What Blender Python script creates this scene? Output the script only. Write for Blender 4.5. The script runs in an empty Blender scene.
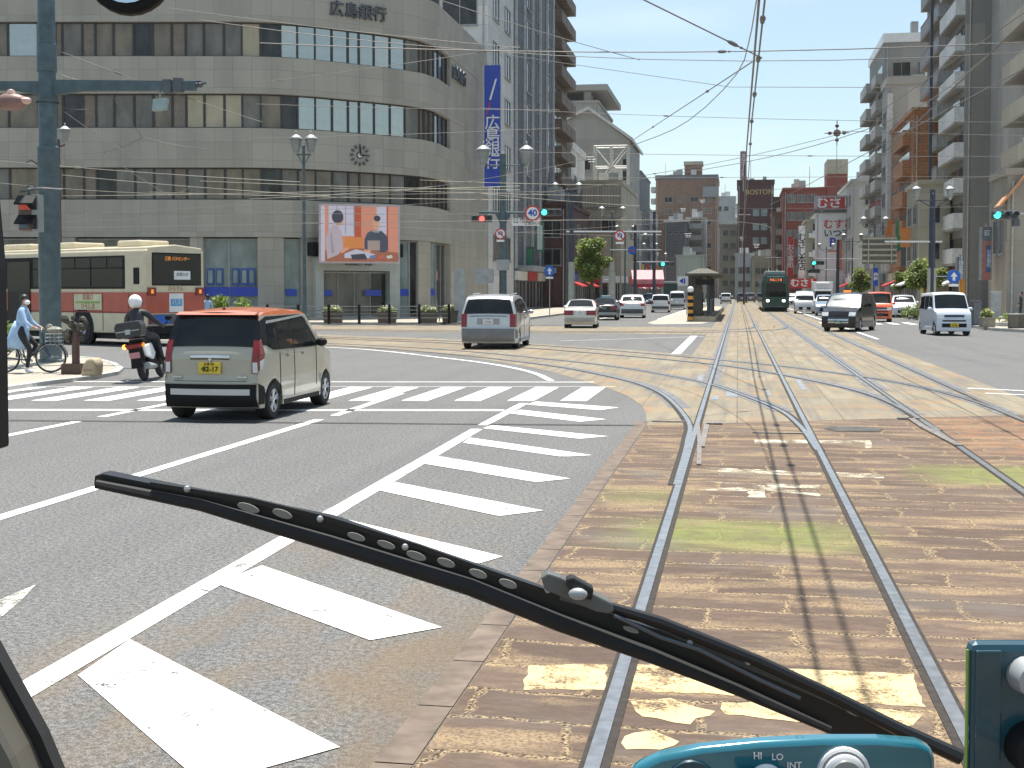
import bpy, bmesh, math, random
from math import sin, cos, tan, radians, pi, sqrt
from mathutils import Vector, Matrix
random.seed(7)
R = radians
SC = bpy.context.scene
COL = SC.collection
# ------------------------------------------------------------------ camera
F = 1300.0; YH = 291.0; H = 1.87
PT = R(2.2); CY = YH + F*tan(PT); PSI = math.atan(226*cos(PT)/F)
cam = bpy.data.cameras.new('camera'); co = bpy.data.objects.new('camera', cam); COL.objects.link(co)
co.location = (0, 0, H); co.rotation_euler = (pi/2-PT, 0, PSI)
cam.sensor_width = 36; cam.lens = F*36/1024; cam.shift_y = (CY-384)/1024
cam.clip_start = 0.05; cam.clip_end = 6000
SC.camera = co
# ------------------------------------------------------------------ sky and sun
SUNV = Vector((-0.035, 0.24, 1.0)).normalized()
w = bpy.data.worlds.new('World'); SC.world = w; w.use_nodes = True
nt = w.node_tree; nt.nodes.clear()
sky = nt.nodes.new('ShaderNodeTexSky'); sky.sky_type = 'NISHITA'; sky.sun_disc = False
sky.sun_elevation = math.asin(SUNV.z); sky.sun_rotation = math.atan2(SUNV.x, SUNV.y)
sky.air_density = 1.15; sky.dust_density = 0.7; sky.ozone_density = 1.5
bg = nt.nodes.new('ShaderNodeBackground'); bg.inputs[1].default_value = 0.09
wo = nt.nodes.new('ShaderNodeOutputWorld')
tc = nt.nodes.new('ShaderNodeTexCoord'); mp = nt.nodes.new('ShaderNodeMapping'); mp.inputs['Scale'].default_value = (1.2, 1.2, 9)
mp.inputs['Rotation'].default_value = (0.1, 0.12, 0.5)
cn = nt.nodes.new('ShaderNodeTexNoise'); cn.inputs['Scale'].default_value = 2.2; cn.inputs['Detail'].default_value = 6
cr = nt.nodes.new('ShaderNodeMapRange'); cr.inputs[1].default_value = 0.48; cr.inputs[2].default_value = 0.8; cr.inputs[3].default_value = 0.22; cr.inputs[4].default_value = 0.55
mx = nt.nodes.new('ShaderNodeMix'); mx.data_type = 'RGBA'; mx.inputs[7].default_value = (7.6, 7.7, 7.2, 1)
nt.links.new(tc.outputs['Generated'], mp.inputs[0]); nt.links.new(mp.outputs[0], cn.inputs[0]); nt.links.new(cn.outputs[0], cr.inputs[0])
nt.links.new(cr.outputs[0], mx.inputs[0]); nt.links.new(sky.outputs[0], mx.inputs[6]); tn = nt.nodes.new('ShaderNodeMix'); tn.data_type = 'RGBA'; tn.blend_type = 'MULTIPLY'; tn.inputs[0].default_value = 1; tn.inputs[7].default_value = (.88, .965, 1.0, 1); nt.links.new(mx.outputs[2], tn.inputs[6]); nt.links.new(tn.outputs[2], bg.inputs[0]); nt.links.new(bg.outputs[0], wo.inputs[0])
sl = bpy.data.lights.new('sun', 'SUN'); so = bpy.data.objects.new('sun', sl); COL.objects.link(so)
sl.energy = 4.7; sl.angle = R(0.5); sl.color = (1.0, 0.95, 0.87)
so.rotation_euler = SUNV.to_track_quat('Z', 'Y').to_euler(); so.location = (0, 0, 60)
SC.view_settings.view_transform = 'Standard'; SC.view_settings.look = 'None'
SC.view_settings.exposure = 0.8; SC.view_settings.gamma = 1; SC.view_settings.use_curve_mapping = False
SC.cycles.max_bounces = 6; SC.cycles.diffuse_bounces = 3; SC.cycles.glossy_bounces = 3

# ------------------------------------------------------------------ pixel helpers (level ground / horizontal distance)
_f = Vector((-sin(PSI)*cos(PT), cos(PSI)*cos(PT), -sin(PT))); _r = Vector((cos(PSI), sin(PSI), 0)); _u = _r.cross(_f)
FH = Vector((-sin(PSI), cos(PSI), 0))
def ray(x, y): return _f + _r*((x-512)/F) + _u*((CY-y)/F)
def G(x, y, z=0.0):
    d = ray(x, y); t = (z-H)/d.z
    return Vector((d.x*t, d.y*t, z))
def HP(x, y, D):
    d = ray(x, y); return d*(D/d.dot(FH)) + Vector((0, 0, H))
def BX(x, D):                                     # ground spot seen at pixel column x, at distance D
    p = HP(x, YH, D); return Vector((p.x, p.y, 0))
def DG(y): return F*H/(y-YH)                      # distance of a ground contact row

# ------------------------------------------------------------------ materials
MATS = {}
def nodes(name):
    m = bpy.data.materials.new(name); m.use_nodes = True
    t = m.node_tree; b = t.nodes['Principled BSDF']; return m, t, b
def N(t, ty, **k):
    n = t.nodes.new(ty)
    for a, v in k.items(): setattr(n, a, v)
    return n
def mixc(t, fac, a, b, mode='MIX'):
    n = t.nodes.new('ShaderNodeMix'); n.data_type = 'RGBA'; n.blend_type = mode
    for i, v in ((0, fac), (6, a), (7, b)):
        if hasattr(v, 'is_linked'): t.links.new(v, n.inputs[i])
        elif i == 0: n.inputs[i].default_value = v
        else: n.inputs[i].default_value = (*v, 1) if len(v) == 3 else v
    return n.outputs[2]
def noise(t, vec, scale, detail=4, rough=.55):
    n = N(t, 'ShaderNodeTexNoise'); n.inputs['Scale'].default_value = scale; n.inputs['Detail'].default_value = detail
    n.inputs['Roughness'].default_value = rough
    if vec is not None: t.links.new(vec, n.inputs['Vector'])
    return n.outputs['Fac']
def mrange(t, v, a, b, c=0., d=1.):
    n = N(t, 'ShaderNodeMapRange'); t.links.new(v, n.inputs[0])
    for i, k in ((1, a), (2, b), (3, c), (4, d)): n.inputs[i].default_value = k
    return n.outputs[0]
def math_(t, op, a, b=None):
    n = N(t, 'ShaderNodeMath', operation=op)
    for i, v in ((0, a), (1, b)):
        if v is None: continue
        if hasattr(v, 'is_linked'): t.links.new(v, n.inputs[i])
        else: n.inputs[i].default_value = v
    return n.outputs[0]
def wpos(t):
    g = N(t, 'ShaderNodeNewGeometry'); return g.outputs['Position'], g.outputs['Normal']
def mapv(t, vec, sc=(1, 1, 1), rot=(0, 0, 0), loc=(0, 0, 0)):
    n = N(t, 'ShaderNodeMapping'); n.inputs['Scale'].default_value = sc; n.inputs['Rotation'].default_value = rot; n.inputs['Location'].default_value = loc
    t.links.new(vec, n.inputs[0]); return n.outputs[0]
def bump(t, b, h, s, d=.02):
    n = N(t, 'ShaderNodeBump'); n.inputs['Strength'].default_value = s; n.inputs['Distance'].default_value = d
    t.links.new(h, n.inputs['Height']); t.links.new(n.outputs[0], b.inputs['Normal'])
def M(name, col, rough=.6, metal=0, var=.12, scale=3, coat=0, emit=0, spec=.5, streak=False):
    if name in MATS: return MATS[name]
    m, t, b = nodes(name)
    P, _ = wpos(t) if var < 0 else (N(t, 'ShaderNodeTexCoord').outputs['Object'], None)
    if streak: P = mapv(t, P, (1, 1, .25))
    n = noise(t, P, scale, 5)
    v = abs(var)
    lo = tuple(c*(1-v*1.6) for c in col); hi = tuple(min(1, c*(1+v)) for c in col)
    c = mixc(t, mrange(t, n, .3, .7), lo, hi)
    t.links.new(c, b.inputs['Base Color'])
    b.inputs['Roughness'].default_value = rough; b.inputs['Metallic'].default_value = metal
    b.inputs['Coat Weight'].default_value = coat; b.inputs['Specular IOR Level'].default_value = spec
    if emit:
        t.links.new(c, b.inputs['Emission Color']); b.inputs['Emission Strength'].default_value = emit
    MATS[name] = m; return m
def wallcoord(t):
    P, Nn = wpos(t)
    sp = N(t, 'ShaderNodeSeparateXYZ'); t.links.new(P, sp.inputs[0])
    sn = N(t, 'ShaderNodeSeparateXYZ'); t.links.new(Nn, sn.inputs[0])
    g = math_(t, 'GREATER_THAN', math_(t, 'ABSOLUTE', sn.outputs[0]), .707)
    mu = N(t, 'ShaderNodeMix'); mu.data_type = 'FLOAT'
    t.links.new(g, mu.inputs[0]); t.links.new(sp.outputs[0], mu.inputs[2]); t.links.new(sp.outputs[1], mu.inputs[3])
    cb = N(t, 'ShaderNodeCombineXYZ'); t.links.new(mu.outputs[0], cb.inputs[0]); t.links.new(sp.outputs[2], cb.inputs[1])
    return cb.outputs[0], P
def WALL(name, col, bw=1.2, bh=.6, mortar=.03, mcol=None, rough=.8, vary=.12, stain=.25):
    if name in MATS: return MATS[name]
    m, t, b = nodes(name)
    uv, P = wallcoord(t)
    br = N(t, 'ShaderNodeTexBrick'); t.links.new(uv, br.inputs['Vector'])
    br.inputs['Scale'].default_value = 1; br.inputs['Brick Width'].default_value = bw; br.inputs['Row Height'].default_value = bh
    br.inputs['Mortar Size'].default_value = mortar; br.inputs['Mortar Smooth'].default_value = .3; br.offset = .0 if bw > .9 else .5
    mc = mcol or tuple(c*.62 for c in col)
    br.inputs['Color1'].default_value = (*[c*(1-vary) for c in col], 1); br.inputs['Color2'].default_value = (*[min(1, c*(1+vary)) for c in col], 1)
    br.inputs['Mortar'].default_value = (*mc, 1)
    st = noise(t, mapv(t, P, (.5, .5, .09)), 1.4, 6)
    c = mixc(t, mrange(t, st, .45, .75, 0, stain), br.outputs['Color'], tuple(c*.45 for c in col))
    n2 = noise(t, P, 9, 5)
    c = mixc(t, .25, c, mixc(t, n2, (.25, .25, .25), (1, 1, 1)), 'MULTIPLY')
    t.links.new(c, b.inputs['Base Color']); b.inputs['Roughness'].default_value = rough
    MATS[name] = m; return m
def GLASS(name, col, rough=.06, var=.5, spec=.4):
    if name in MATS: return MATS[name]
    m, t, b = nodes(name)
    P, _ = wpos(t)
    n = noise(t, mapv(t, P, (1.3, 1.3, .55)), .9, 3)
    c = mixc(t, mrange(t, n, .35, .65), tuple(k*(1-var) for k in col), tuple(k*(1+var) for k in col))
    t.links.new(c, b.inputs['Base Color']); b.inputs['Roughness'].default_value = rough
    b.inputs['Specular IOR Level'].default_value = spec
    MATS[name] = m; return m

def asphalt_mat(name, base, warm=False, seed=0):
    m, t, b = nodes(name); P, _ = wpos(t)
    a = noise(t, P, .35, 5); f1 = noise(t, P, 42, 3, .8); f2 = noise(t, P, 150, 2, .8)
    f3 = noise(t, P, 30, 3, .9); v = N(t, 'ShaderNodeTexVoronoi'); v.inputs['Scale'].default_value = 45; t.links.new(P, v.inputs['Vector'])
    c = mixc(t, mrange(t, a, .3, .7), tuple(k*.82 for k in base), tuple(k*1.15 for k in base))
    c = mixc(t, mrange(t, f1, .40, .60), mixc(t, .72, c, (.012, .012, .012)), c)
    c = mixc(t, mrange(t, f2, .50, .62, 0, .75), c, (.36, .35, .33))
    c = mixc(t, mrange(t, v.outputs['Distance'], .05, .28, .6, 0), c, (.38, .37, .34))
    c = mixc(t, mrange(t, f3, .50, .60, 0, .42), c, (.27, .27, .26)); c = mixc(t, mrange(t, f3, .50, .38, 0, .7), c, (.03, .03, .032))
    # brownish wear: dirt that collects inside the hatched zone and tyre-polished paths along the lanes
    sp = N(t, 'ShaderNodeSeparateXYZ'); t.links.new(P, sp.inputs[0])
    px = mrange(t, sp.outputs[0], -3.7, -3.2); 
    py = mrange(t, sp.outputs[1], 12., 6.)
    dn = noise(t, mapv(t, P, (1, .5, 1)), 1.1, 4)
    fac = math_(t, 'MULTIPLY', math_(t, 'MULTIPLY', px, py), mrange(t, dn, .42, .62))
    c = mixc(t, math_(t, 'MULTIPLY', fac, .62), c, (.17, .105, .04))
    wv = noise(t, mapv(t, P, (1.7, .03, 1)), 1.0, 2)
    c = mixc(t, mrange(t, wv, .45, .7, 0, .22), c, (.06, .06, .062))
    # cracks / sealed joints
    vc = N(t, 'ShaderNodeTexVoronoi', feature='DISTANCE_TO_EDGE'); vc.inputs['Scale'].default_value = .16
    t.links.new(mapv(t, P, (1, .55, 1), loc=(3.1, 1.7, 0)), vc.inputs['Vector'])
    
    t.links.new(c, b.inputs['Base Color']); b.inputs['Roughness'].default_value = .86
    bump(t, b, f1, .55, .012)
    return m
ASPH = asphalt_mat('asphalt', (.094, .096, .095))
def paint_mat(name, col, wear, soft=.05):
    m, t, b = nodes(name); P, _ = wpos(t)
    n = noise(t, P, 4, 6, .7); f = noise(t, P, 55, 3, .85); g = noise(t, P, 1.3, 3)
    sm = math_(t, 'ADD', math_(t, 'ADD', math_(t, 'MULTIPLY', n, .45), math_(t, 'MULTIPLY', f, .3)), math_(t, 'MULTIPLY', g, .25))
    c = mixc(t, mrange(t, n, .3, .6, .5, 0), col, tuple(k*.62 for k in col)); c = mixc(t, mrange(t, f, .35, .5, .4, 0), c, tuple(k*.55 for k in col))
    t.links.new(c, b.inputs['Base Color']); b.inputs['Roughness'].default_value = .75
    tr = N(t, 'ShaderNodeBsdfTransparent'); mx_ = N(t, 'ShaderNodeMixShader'); t.links.new(mrange(t, sm, wear, wear+soft), mx_.inputs[0]); t.links.new(tr.outputs[0], mx_.inputs[1]); t.links.new(b.outputs[0], mx_.inputs[2])
    t.links.new(mx_.outputs[0], t.nodes['Material Output'].inputs['Surface']); return m
PAINT = paint_mat('road_paint', (.78, .78, .75), .405, .04)
PAINTW = paint_mat('worn_road_paint', (.6, .58, .5), .46)
PAINTY = paint_mat('worn_cream_paint', (.66, .49, .25), .43, .07)
def stone_mat():
    m, t, b = nodes('stone_setts'); P, _ = wpos(t)
    nz = N(t, 'ShaderNodeTexNoise'); nz.inputs['Scale'].default_value = 1.8; nz.inputs['Detail'].default_value = 3; t.links.new(P, nz.inputs['Vector'])
    vm = N(t, 'ShaderNodeVectorMath', operation='MULTIPLY_ADD'); t.links.new(nz.outputs['Color'], vm.inputs[0])
    vm.inputs[1].default_value = (.34, .19, 0); t.links.new(P, vm.inputs[2])
    br = N(t, 'ShaderNodeTexBrick'); t.links.new(vm.outputs[0], br.inputs['Vector']); br.inputs['Scale'].default_value = 1
    br.inputs['Brick Width'].default_value = 1.02; br.inputs['Row Height'].default_value = .43; br.inputs['Mortar Size'].default_value = .03; br.inputs['Mortar Smooth'].default_value = .8
    br.inputs['Color1'].default_value = (.12, .075, .05, 1); br.inputs['Color2'].default_value = (.215, .145, .10, 1); br.inputs['Mortar'].default_value = (0, 0, 0, 1)
    n1 = noise(t, P, 2.2, 6, .65); n2 = noise(t, mapv(t, P, (.55, 1.5, 1)), 9, 6, .72); n3 = noise(t, P, 60, 3, .7); n4 = noise(t, mapv(t, P, (.5, 1.6, 1)), 1.6, 5, .6)
    base = mixc(t, mrange(t, n1, .35, .65, 0, .5), br.outputs['Color'], (.15, .105, .08))
    base = mixc(t, mrange(t, n2, .38, .62, .0, .55), base, (.045, .028, .02))
    base = mixc(t, mrange(t, n2, .56, .70, .0, .6), base, (.27, .175, .10))
    base = mixc(t, .5, base, mixc(t, n3, (.2, .2, .2), (1, 1, 1)), 'MULTIPLY')
    joint = mrange(t, br.outputs['Fac'], .05, .7)
    edge = math_(t, 'MULTIPLY', mrange(t, br.outputs['Fac'], .0, .12), mrange(t, n2, .42, .55))
    base = mixc(t, math_(t, 'MULTIPLY', edge, .7), base, (.34, .235, .13))
    base = mixc(t, joint, base, mixc(t, mrange(t, n3, .44, .56), (.03, .02, .014), (.36, .26, .15)))
    crust = math_(t, 'MULTIPLY', mrange(t, n4, .50, .62), mrange(t, n3, .36, .55))
    base = mixc(t, math_(t, 'MULTIPLY', crust, .75), base, (.34, .24, .13))
    gray = mrange(t, noise(t, P, .7, 3), .55, .7, 0, .5)
    base = mixc(t, gray, base, (.13, .12, .11))
    # mossy bands that cross the bed
    sp = N(t, 'ShaderNodeSeparateXYZ'); t.links.new(P, sp.inputs[0])
    def band(y0, y1, x0, x1, k):
        a = math_(t, 'MULTIPLY', mrange(t, sp.outputs[1], y0-.25, y0+.2), mrange(t, sp.outputs[1], y1+.25, y1-.2))
        c = math_(t, 'MULTIPLY', mrange(t, sp.outputs[0], x0-.3, x0+.3), mrange(t, sp.outputs[0], x1+.3, x1-.3))
        return math_(t, 'MULTIPLY', math_(t, 'MULTIPLY', a, c), k)
    mo = math_(t, 'ADD', band(9.5, 10.6, -.8, .9, 1), math_(t, 'ADD', band(13.1, 14.4, 1.9, 4.6, 1), band(11.4, 12.2, -1.1, -.6, .7)))
    mo = math_(t, 'MULTIPLY', mo, mrange(t, noise(t, P, 4, 5, .7), .3, .6, .15, .8))
    base = mixc(t, mo, base, (.17, .20, .045))
    # rust-brown spill at the right
    ru = math_(t, 'MULTIPLY', band(15.5, 20, 2.6, 4.6, 1), mrange(t, n1, .4, .6))
    base = mixc(t, math_(t, 'MULTIPLY', ru, .6), base, (.27, .13, .06))
    t.links.new(base, b.inputs['Base Color']); b.inputs['Roughness'].default_value = .88
    hh = math_(t, 'ADD', math_(t, 'MULTIPLY', br.outputs['Fac'], -1.2), math_(t, 'MULTIPLY', n2, .8)); bump(t, b, hh, .6, .03)
    return m
STONE = stone_mat()
def conc_mat():
    m, t, b = nodes('track_concrete'); P, _ = wpos(t)
    br = N(t, 'ShaderNodeTexBrick'); t.links.new(P, br.inputs['Vector']); br.offset = 0; br.inputs['Scale'].default_value = 1
    br.inputs['Brick Width'].default_value = 1.53; br.inputs['Row Height'].default_value = 2.1; br.inputs['Mortar Size'].default_value = .012; br.inputs['Mortar Smooth'].default_value = .2
    br.inputs['Color1'].default_value = (.215, .185, .125, 1); br.inputs['Color2'].default_value = (.28, .24, .165, 1); br.inputs['Mortar'].default_value = (.12, .10, .075, 1)
    n1 = noise(t, P, .9, 5); n2 = noise(t, mapv(t, P, (3, .35, 1)), 1.3, 5); n3 = noise(t, P, 25, 4, .7)
    c = mixc(t, mrange(t, n2, .40, .66, 0, .65), br.outputs['Color'], (.15, .125, .095)); n5 = noise(t, mapv(t, P, (6, .12, 1)), 1.0, 4); c = mixc(t, mrange(t, n5, .52, .66, 0, .55), c, (.12, .115, .115))
    c = mixc(t, mrange(t, n1, .5, .68, 0, .55), c, (.33, .19, .085))
    c = mixc(t, .3, c, mixc(t, n3, (.4, .4, .4), (1, 1, 1)), 'MULTIPLY')
    t.links.new(c, b.inputs['Base Color']); b.inputs['Roughness'].default_value = .85; bump(t, b, n3, .2, .01)
    return m
CONC = conc_mat()
PAVE = WALL('sidewalk_paving', (.40, .36, .29), .3, .3, .012, stain=.1); 
STRIP = M('kerb_stone', (.155, .118, .09), .85, 0, -.25, 6)
SEAL = M('dark_rail_grout', (.15, .15, .155), .8, 0, -.3, 5)
GROOVE = M('rail_groove', (.035, .028, .022), .9, 0, -.3, 20)
RAIL = M('rail_steel', (.36, .365, .37), .36, .85, -.18, 12)
RAILD = M('dull_rail_steel', (.26, .23, .21), .5, .6, -.3, 14)
BLACK = M('black_plastic', (.007, .007, .008), .6, spec=.25)
RUBBER = M('black_rubber', (.014, .014, .014), .75)
DKGREY = M('dark_grey_metal', (.10, .11, .12), .5, .3)
GREY = M('grey_metal', (.35, .37, .38), .5, .3)
POLE = M('blue_grey_pole_paint', (.075, .115, .13), .5, .1, .2, 4)
POLEN = M('navy_pole_paint', (.035, .045, .075), .5, .1)
POLEC = M('concrete_pole', (.36, .36, .31), .8)
POLEB = M('brown_pole_paint', (.10, .05, .04), .55)
KERB = M('kerb_concrete', (.42, .41, .38), .85, 0, -.12, 3)
WIREM = M('weathered_wire', (.16, .15, .14), .55, .3)
WIREL = M('sunlit_tone_wire', (.30, .285, .24), .4, .5)  # paler than the other wire: sunlight on the strands put into the colour
WHITE = M('white_enamel', (.78, .78, .77), .35, 0, .05)
CREAM = M('cream_paint', (.62, .54, .38), .4, 0, .06, coat=.3)
REDO = M('vermilion_paint', (.46, .085, .045), .4, 0, .08, coat=.3)
SILV = M('silver_car_paint', (.52, .53, .53), .3, .45, .03, coat=.6)
PEARL = M('white_car_paint', (.76, .77, .78), .25, 0, .03, coat=.7)
GREYGRN = M('beige_grey_car_paint', (.40, .375, .30), .28, .15, .03, coat=.7)
ORANGE = M('orange_car_paint', (.72, .20, .075), .25, .1, .04, coat=.8)
BLKCAR = M('black_car_paint', (.010, .010, .011), .25, 0, .05, coat=.35, spec=.35)
ORVAN = M('orange_van_paint', (.60, .10, .03), .3, 0, .04, coat=.7)
CARGL = GLASS('car_glass', (.008, .010, .011), .03, .35, .35)
CARGLL = GLASS('lighter_car_glass', (.03, .04, .038), .04, .6, .4)
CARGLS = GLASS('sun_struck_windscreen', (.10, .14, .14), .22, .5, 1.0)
TAIL = M('tail_lamp_red', (.22, .008, .007), .25, coat=.3)
LAMPC = M('clear_lamp', (.7, .72, .72), .1, .2, coat=1)
AMBER = M('amber_lens', (.75, .25, .03), .2, emit=.5)
RIM = M('alloy_rim', (.62, .62, .63), .3, .7)
YPLATE = M('yellow_plate', (.75, .55, .04), .5)
WPLATE = M('white_plate', (.75, .76, .74), .5)
GPLATE = M('green_plate', (.06, .16, .08), .5)
GLD = GLASS('window_glass_dark', (.03, .03, .028))
GLB = GLASS('window_glass_brown', (.18, .15, .11), .12, .25)
GLG = GLASS('window_glass_grey', (.15, .14, .12), .08, .25)
GLP = GLASS('window_glass_pale', (.22, .27, .26), .12, .25)
GLC = GLASS('window_with_blind', (.42, .37, .26), .3, .12)
GLS = M('mirror_tinted_window', (.42, .43, .40), .03, .75, .05)
MULL = M('window_frame_dark', (.05, .048, .045), .5, .3)
MULG = M('window_frame_grey', (.3, .31, .31), .5, .3)
BANKW = WALL('bank_stone', (.42, .395, .335), 1.13, 1.1, .012, vary=.07, stain=.3)
BLUE = M('sign_blue', (.012, .055, .42), .4, var=.04)
BLUER = M('road_sign_blue', (.01, .11, .48), .4, var=.03)
RED = M('sign_red', (.50, .03, .025), .4, var=.04)
LEDG = M('signal_green_lit', (.03, .85, .55), .3, emit=3.5, var=.01)
LEDR = M('signal_red_lit', (1.0, .05, .04), .3, emit=3.0, var=.01)
LANT = M('lantern_glass', (.27, .29, .28), .3, 0, .1)
SKIN = M('skin', (.48, .28, .2), .6); HAIR = M('dark_hair', (.02, .014, .012), .5)
TEAL = M('teal_gloss_plastic', (.018, .16, .215), .16, .1, .12, 3, coat=1)
TEALD = M('dark_teal_plastic', (.008, .06, .085), .3, .1, .12, 3, coat=.6)

# ------------------------------------------------------------------ mesh builder
class MB:
    def __init__(s): s.v = []; s.f = []; s.m = []; s.k = 0
    def add(s, vs, fs, k=None):
        o = len(s.v); s.v += [tuple(v) for v in vs]; s.f += [tuple(i+o for i in f) for f in fs]; s.m += [s.k if k is None else k]*len(fs); return s
    def box(s, x0, x1, y0, y1, z0, z1, k=None):
        vs = [(x, y, z) for z in (z0, z1) for y in (y0, y1) for x in (x0, x1)]
        return s.add(vs, [(0, 2, 3, 1), (4, 5, 7, 6), (0, 1, 5, 4), (2, 6, 7, 3), (0, 4, 6, 2), (1, 3, 7, 5)], k)
    def tube(s, pts, r, n=6, k=None, cap=True):
        pts = [Vector(p) for p in pts]; rr = r if isinstance(r, (list, tuple)) else [r]*len(pts)
        vs = []; fs = []; prev = None
        for i, p in enumerate(pts):
            a = pts[max(i-1, 0)]; b = pts[min(i+1, len(pts)-1)]; d = (b-a).normalized()
            if prev is None:
                up = Vector((0, 0, 1)) if abs(d.z) < .9 else Vector((1, 0, 0)); e1 = d.cross(up).normalized()
            else:
                e1 = (prev - d*prev.dot(d)); e1 = e1.normalized() if e1.length > 1e-6 else d.orthogonal().normalized()
            prev = e1; e2 = d.cross(e1)
            for j in range(n):
                an = 2*pi*j/n; vs.append(p+(e1*cos(an)+e2*sin(an))*rr[i])
        for i in range(len(pts)-1):
            for j in range(n):
                a = i*n+j; b = i*n+(j+1) % n; fs.append((a, b, b+n, a+n))
        if cap: fs.append(tuple(range(n-1, -1, -1))); fs.append(tuple((len(pts)-1)*n+j for j in range(n)))
        return s.add(vs, fs, k)
    def prism(s, poly, z0, z1, ax='z', k=None):
        n = len(poly)
        def P(a, b, c): return {'z': (a, b, c), 'y': (a, c, b), 'x': (c, a, b)}[ax]
        vs = [P(a, b, z0) for a, b in poly]+[P(a, b, z1) for a, b in poly]
        fs = [tuple(range(n-1, -1, -1)), tuple(range(n, 2*n))]+[(i, (i+1) % n, (i+1) % n+n, i+n) for i in range(n)]
        return s.add(vs, fs, k)
    def lathe(s, prof, c=(0, 0, 0), ax='z', n=20, k=None):
        vs = []; fs = []; m = len(prof)
        for j in range(n):
            a = 2*pi*j/n
            for r, h in prof:
                p = {'z': (r*cos(a), r*sin(a), h), 'y': (r*cos(a), h, r*sin(a)), 'x': (h, r*cos(a), r*sin(a))}[ax]
                vs.append((p[0]+c[0], p[1]+c[1], p[2]+c[2]))
        for j in range(n):
            for i in range(m-1):
                a = j*m+i; b = ((j+1) % n)*m+i; fs.append((a, b, b+1, a+1))
        return s.add(vs, fs, k)
    def ball(s, c, r, n=10, k=None, sc=(1, 1, 1)):
        vs = []; fs = []
        for i in range(n//2+1):
            th = pi*i/(n//2)
            for j in range(n):
                a = 2*pi*j/n; vs.append((c[0]+r*sc[0]*sin(th)*cos(a), c[1]+r*sc[1]*sin(th)*sin(a), c[2]+r*sc[2]*cos(th)))
        for i in range(n//2):
            for j in range(n): fs.append((i*n+j, i*n+(j+1) % n, (i+1)*n+(j+1) % n, (i+1)*n+j))
        return s.add(vs, fs, k)
    def ring(s, c, r0, r1, y0, y1, n=24, k=None):         # annulus facing y
        vs = []; fs = []
        for j in range(n):
            a = 2*pi*j/n
            for r, y in ((r0, y0), (r1, y0), (r1, y1), (r0, y1)): vs.append((c[0]+r*cos(a), y, c[1]+r*sin(a)))
        for j in range(n):
            for i in range(4): a = j*4+i; b = j*4+(i+1) % 4; c2 = ((j+1) % n)*4; fs.append((a, b, c2+(i+1) % 4, c2+i))
        return s.add(vs, fs, k)
    def disc(s, c, r, y0, y1, n=24, k=None): return s.prism([(c[0]+r*cos(2*pi*j/n), c[1]+r*sin(2*pi*j/n)) for j in range(n)], y0, y1, 'y', k)
    def mesh(s, name, mats, smooth=False):
        me = bpy.data.meshes.new(name); me.from_pydata(s.v, [], s.f)
        for m in (mats if isinstance(mats, (list, tuple)) else [mats]): me.materials.append(m)
        for p, k in zip(me.polygons, s.m): p.material_index = k
        bm = bmesh.new(); bm.from_mesh(me); bmesh.ops.recalc_face_normals(bm, faces=bm.faces)
        if smooth:
            for f in bm.faces: f.smooth = True
            for e in bm.edges:
                if len(e.link_faces) == 2 and e.calc_face_angle(0) > R(38): e.smooth = False
        bm.to_mesh(me); bm.free(); return me
    def obj(s, name, mats, parent=None, smooth=False, loc=(0, 0, 0), rot=(0, 0, 0), bevel=0):
        return link(name, s.mesh(name, mats, smooth), parent, loc, rot, bevel)
def link(name, me, parent=None, loc=(0, 0, 0), rot=(0, 0, 0), bevel=0):
    o = bpy.data.objects.new(name, me); COL.objects.link(o); o.parent = parent; o.location = loc; o.rotation_euler = rot
    if bevel:
        b = o.modifiers.new('bevel', 'BEVEL'); b.width = bevel; b.segments = 2; b.limit_method = 'ANGLE'
    return o
def tag(o, label=None, cat=None, group=None, kind=None):
    if label: o['label'] = label
    if cat: o['category'] = cat
    if group: o['group'] = group
    if kind: o['kind'] = kind
    return o
def thing(name, label, cat, loc=(0, 0, 0), rz=0, group=None):
    o = bpy.data.objects.new(name, None); COL.objects.link(o); o.location = loc; o.rotation_euler = (0, 0, rz); o.empty_display_size = .2
    return tag(o, label, cat, group)
def struct(o): o['kind'] = 'structure'; return o
def bake(o):
    bpy.context.view_layer.update(); dg = bpy.context.evaluated_depsgraph_get()
    me = bpy.data.meshes.new_from_object(o.evaluated_get(dg)); o.modifiers.clear(); o.data = me; return o
def text(name, s, size, parent, loc, mat, ext=.02, rz=0, align='CENTER', bold=0., vertical=False, sx=1, rx=pi/2, ls=1.):
    if vertical: s = '\n'.join(s)
    cu = bpy.data.curves.new(name, 'FONT'); cu.body = s; cu.size = size; cu.extrude = ext; cu.align_x = align; cu.align_y = 'CENTER'
    cu.offset = bold; cu.space_line = ls; cu.resolution_u = 3
    o = bpy.data.objects.new('tmp', cu); COL.objects.link(o); bpy.context.view_layer.update()
    me = bpy.data.meshes.new_from_object(o.evaluated_get(bpy.context.evaluated_depsgraph_get())); bpy.data.objects.remove(o)
    me.materials.clear(); me.materials.append(mat)
    t = link(name, me, parent, loc, (rx, 0, rz)); t.scale = (sx, 1, 1); return t
def crom(pts, n=8):
    pts = [Vector(p) for p in pts]; P = [pts[0]*2-pts[1]]+pts+[pts[-1]*2-pts[-2]]; out = []
    for i in range(1, len(P)-2):
        for j in range(n):
            t = j/n; a, b, c, d = P[i-1:i+3]
            out.append(.5*((2*b)+(c-a)*t+(2*a-5*b+4*c-d)*t*t+(3*b-3*c+d-a)*t**3))
    out.append(pts[-1]); return out
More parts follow.
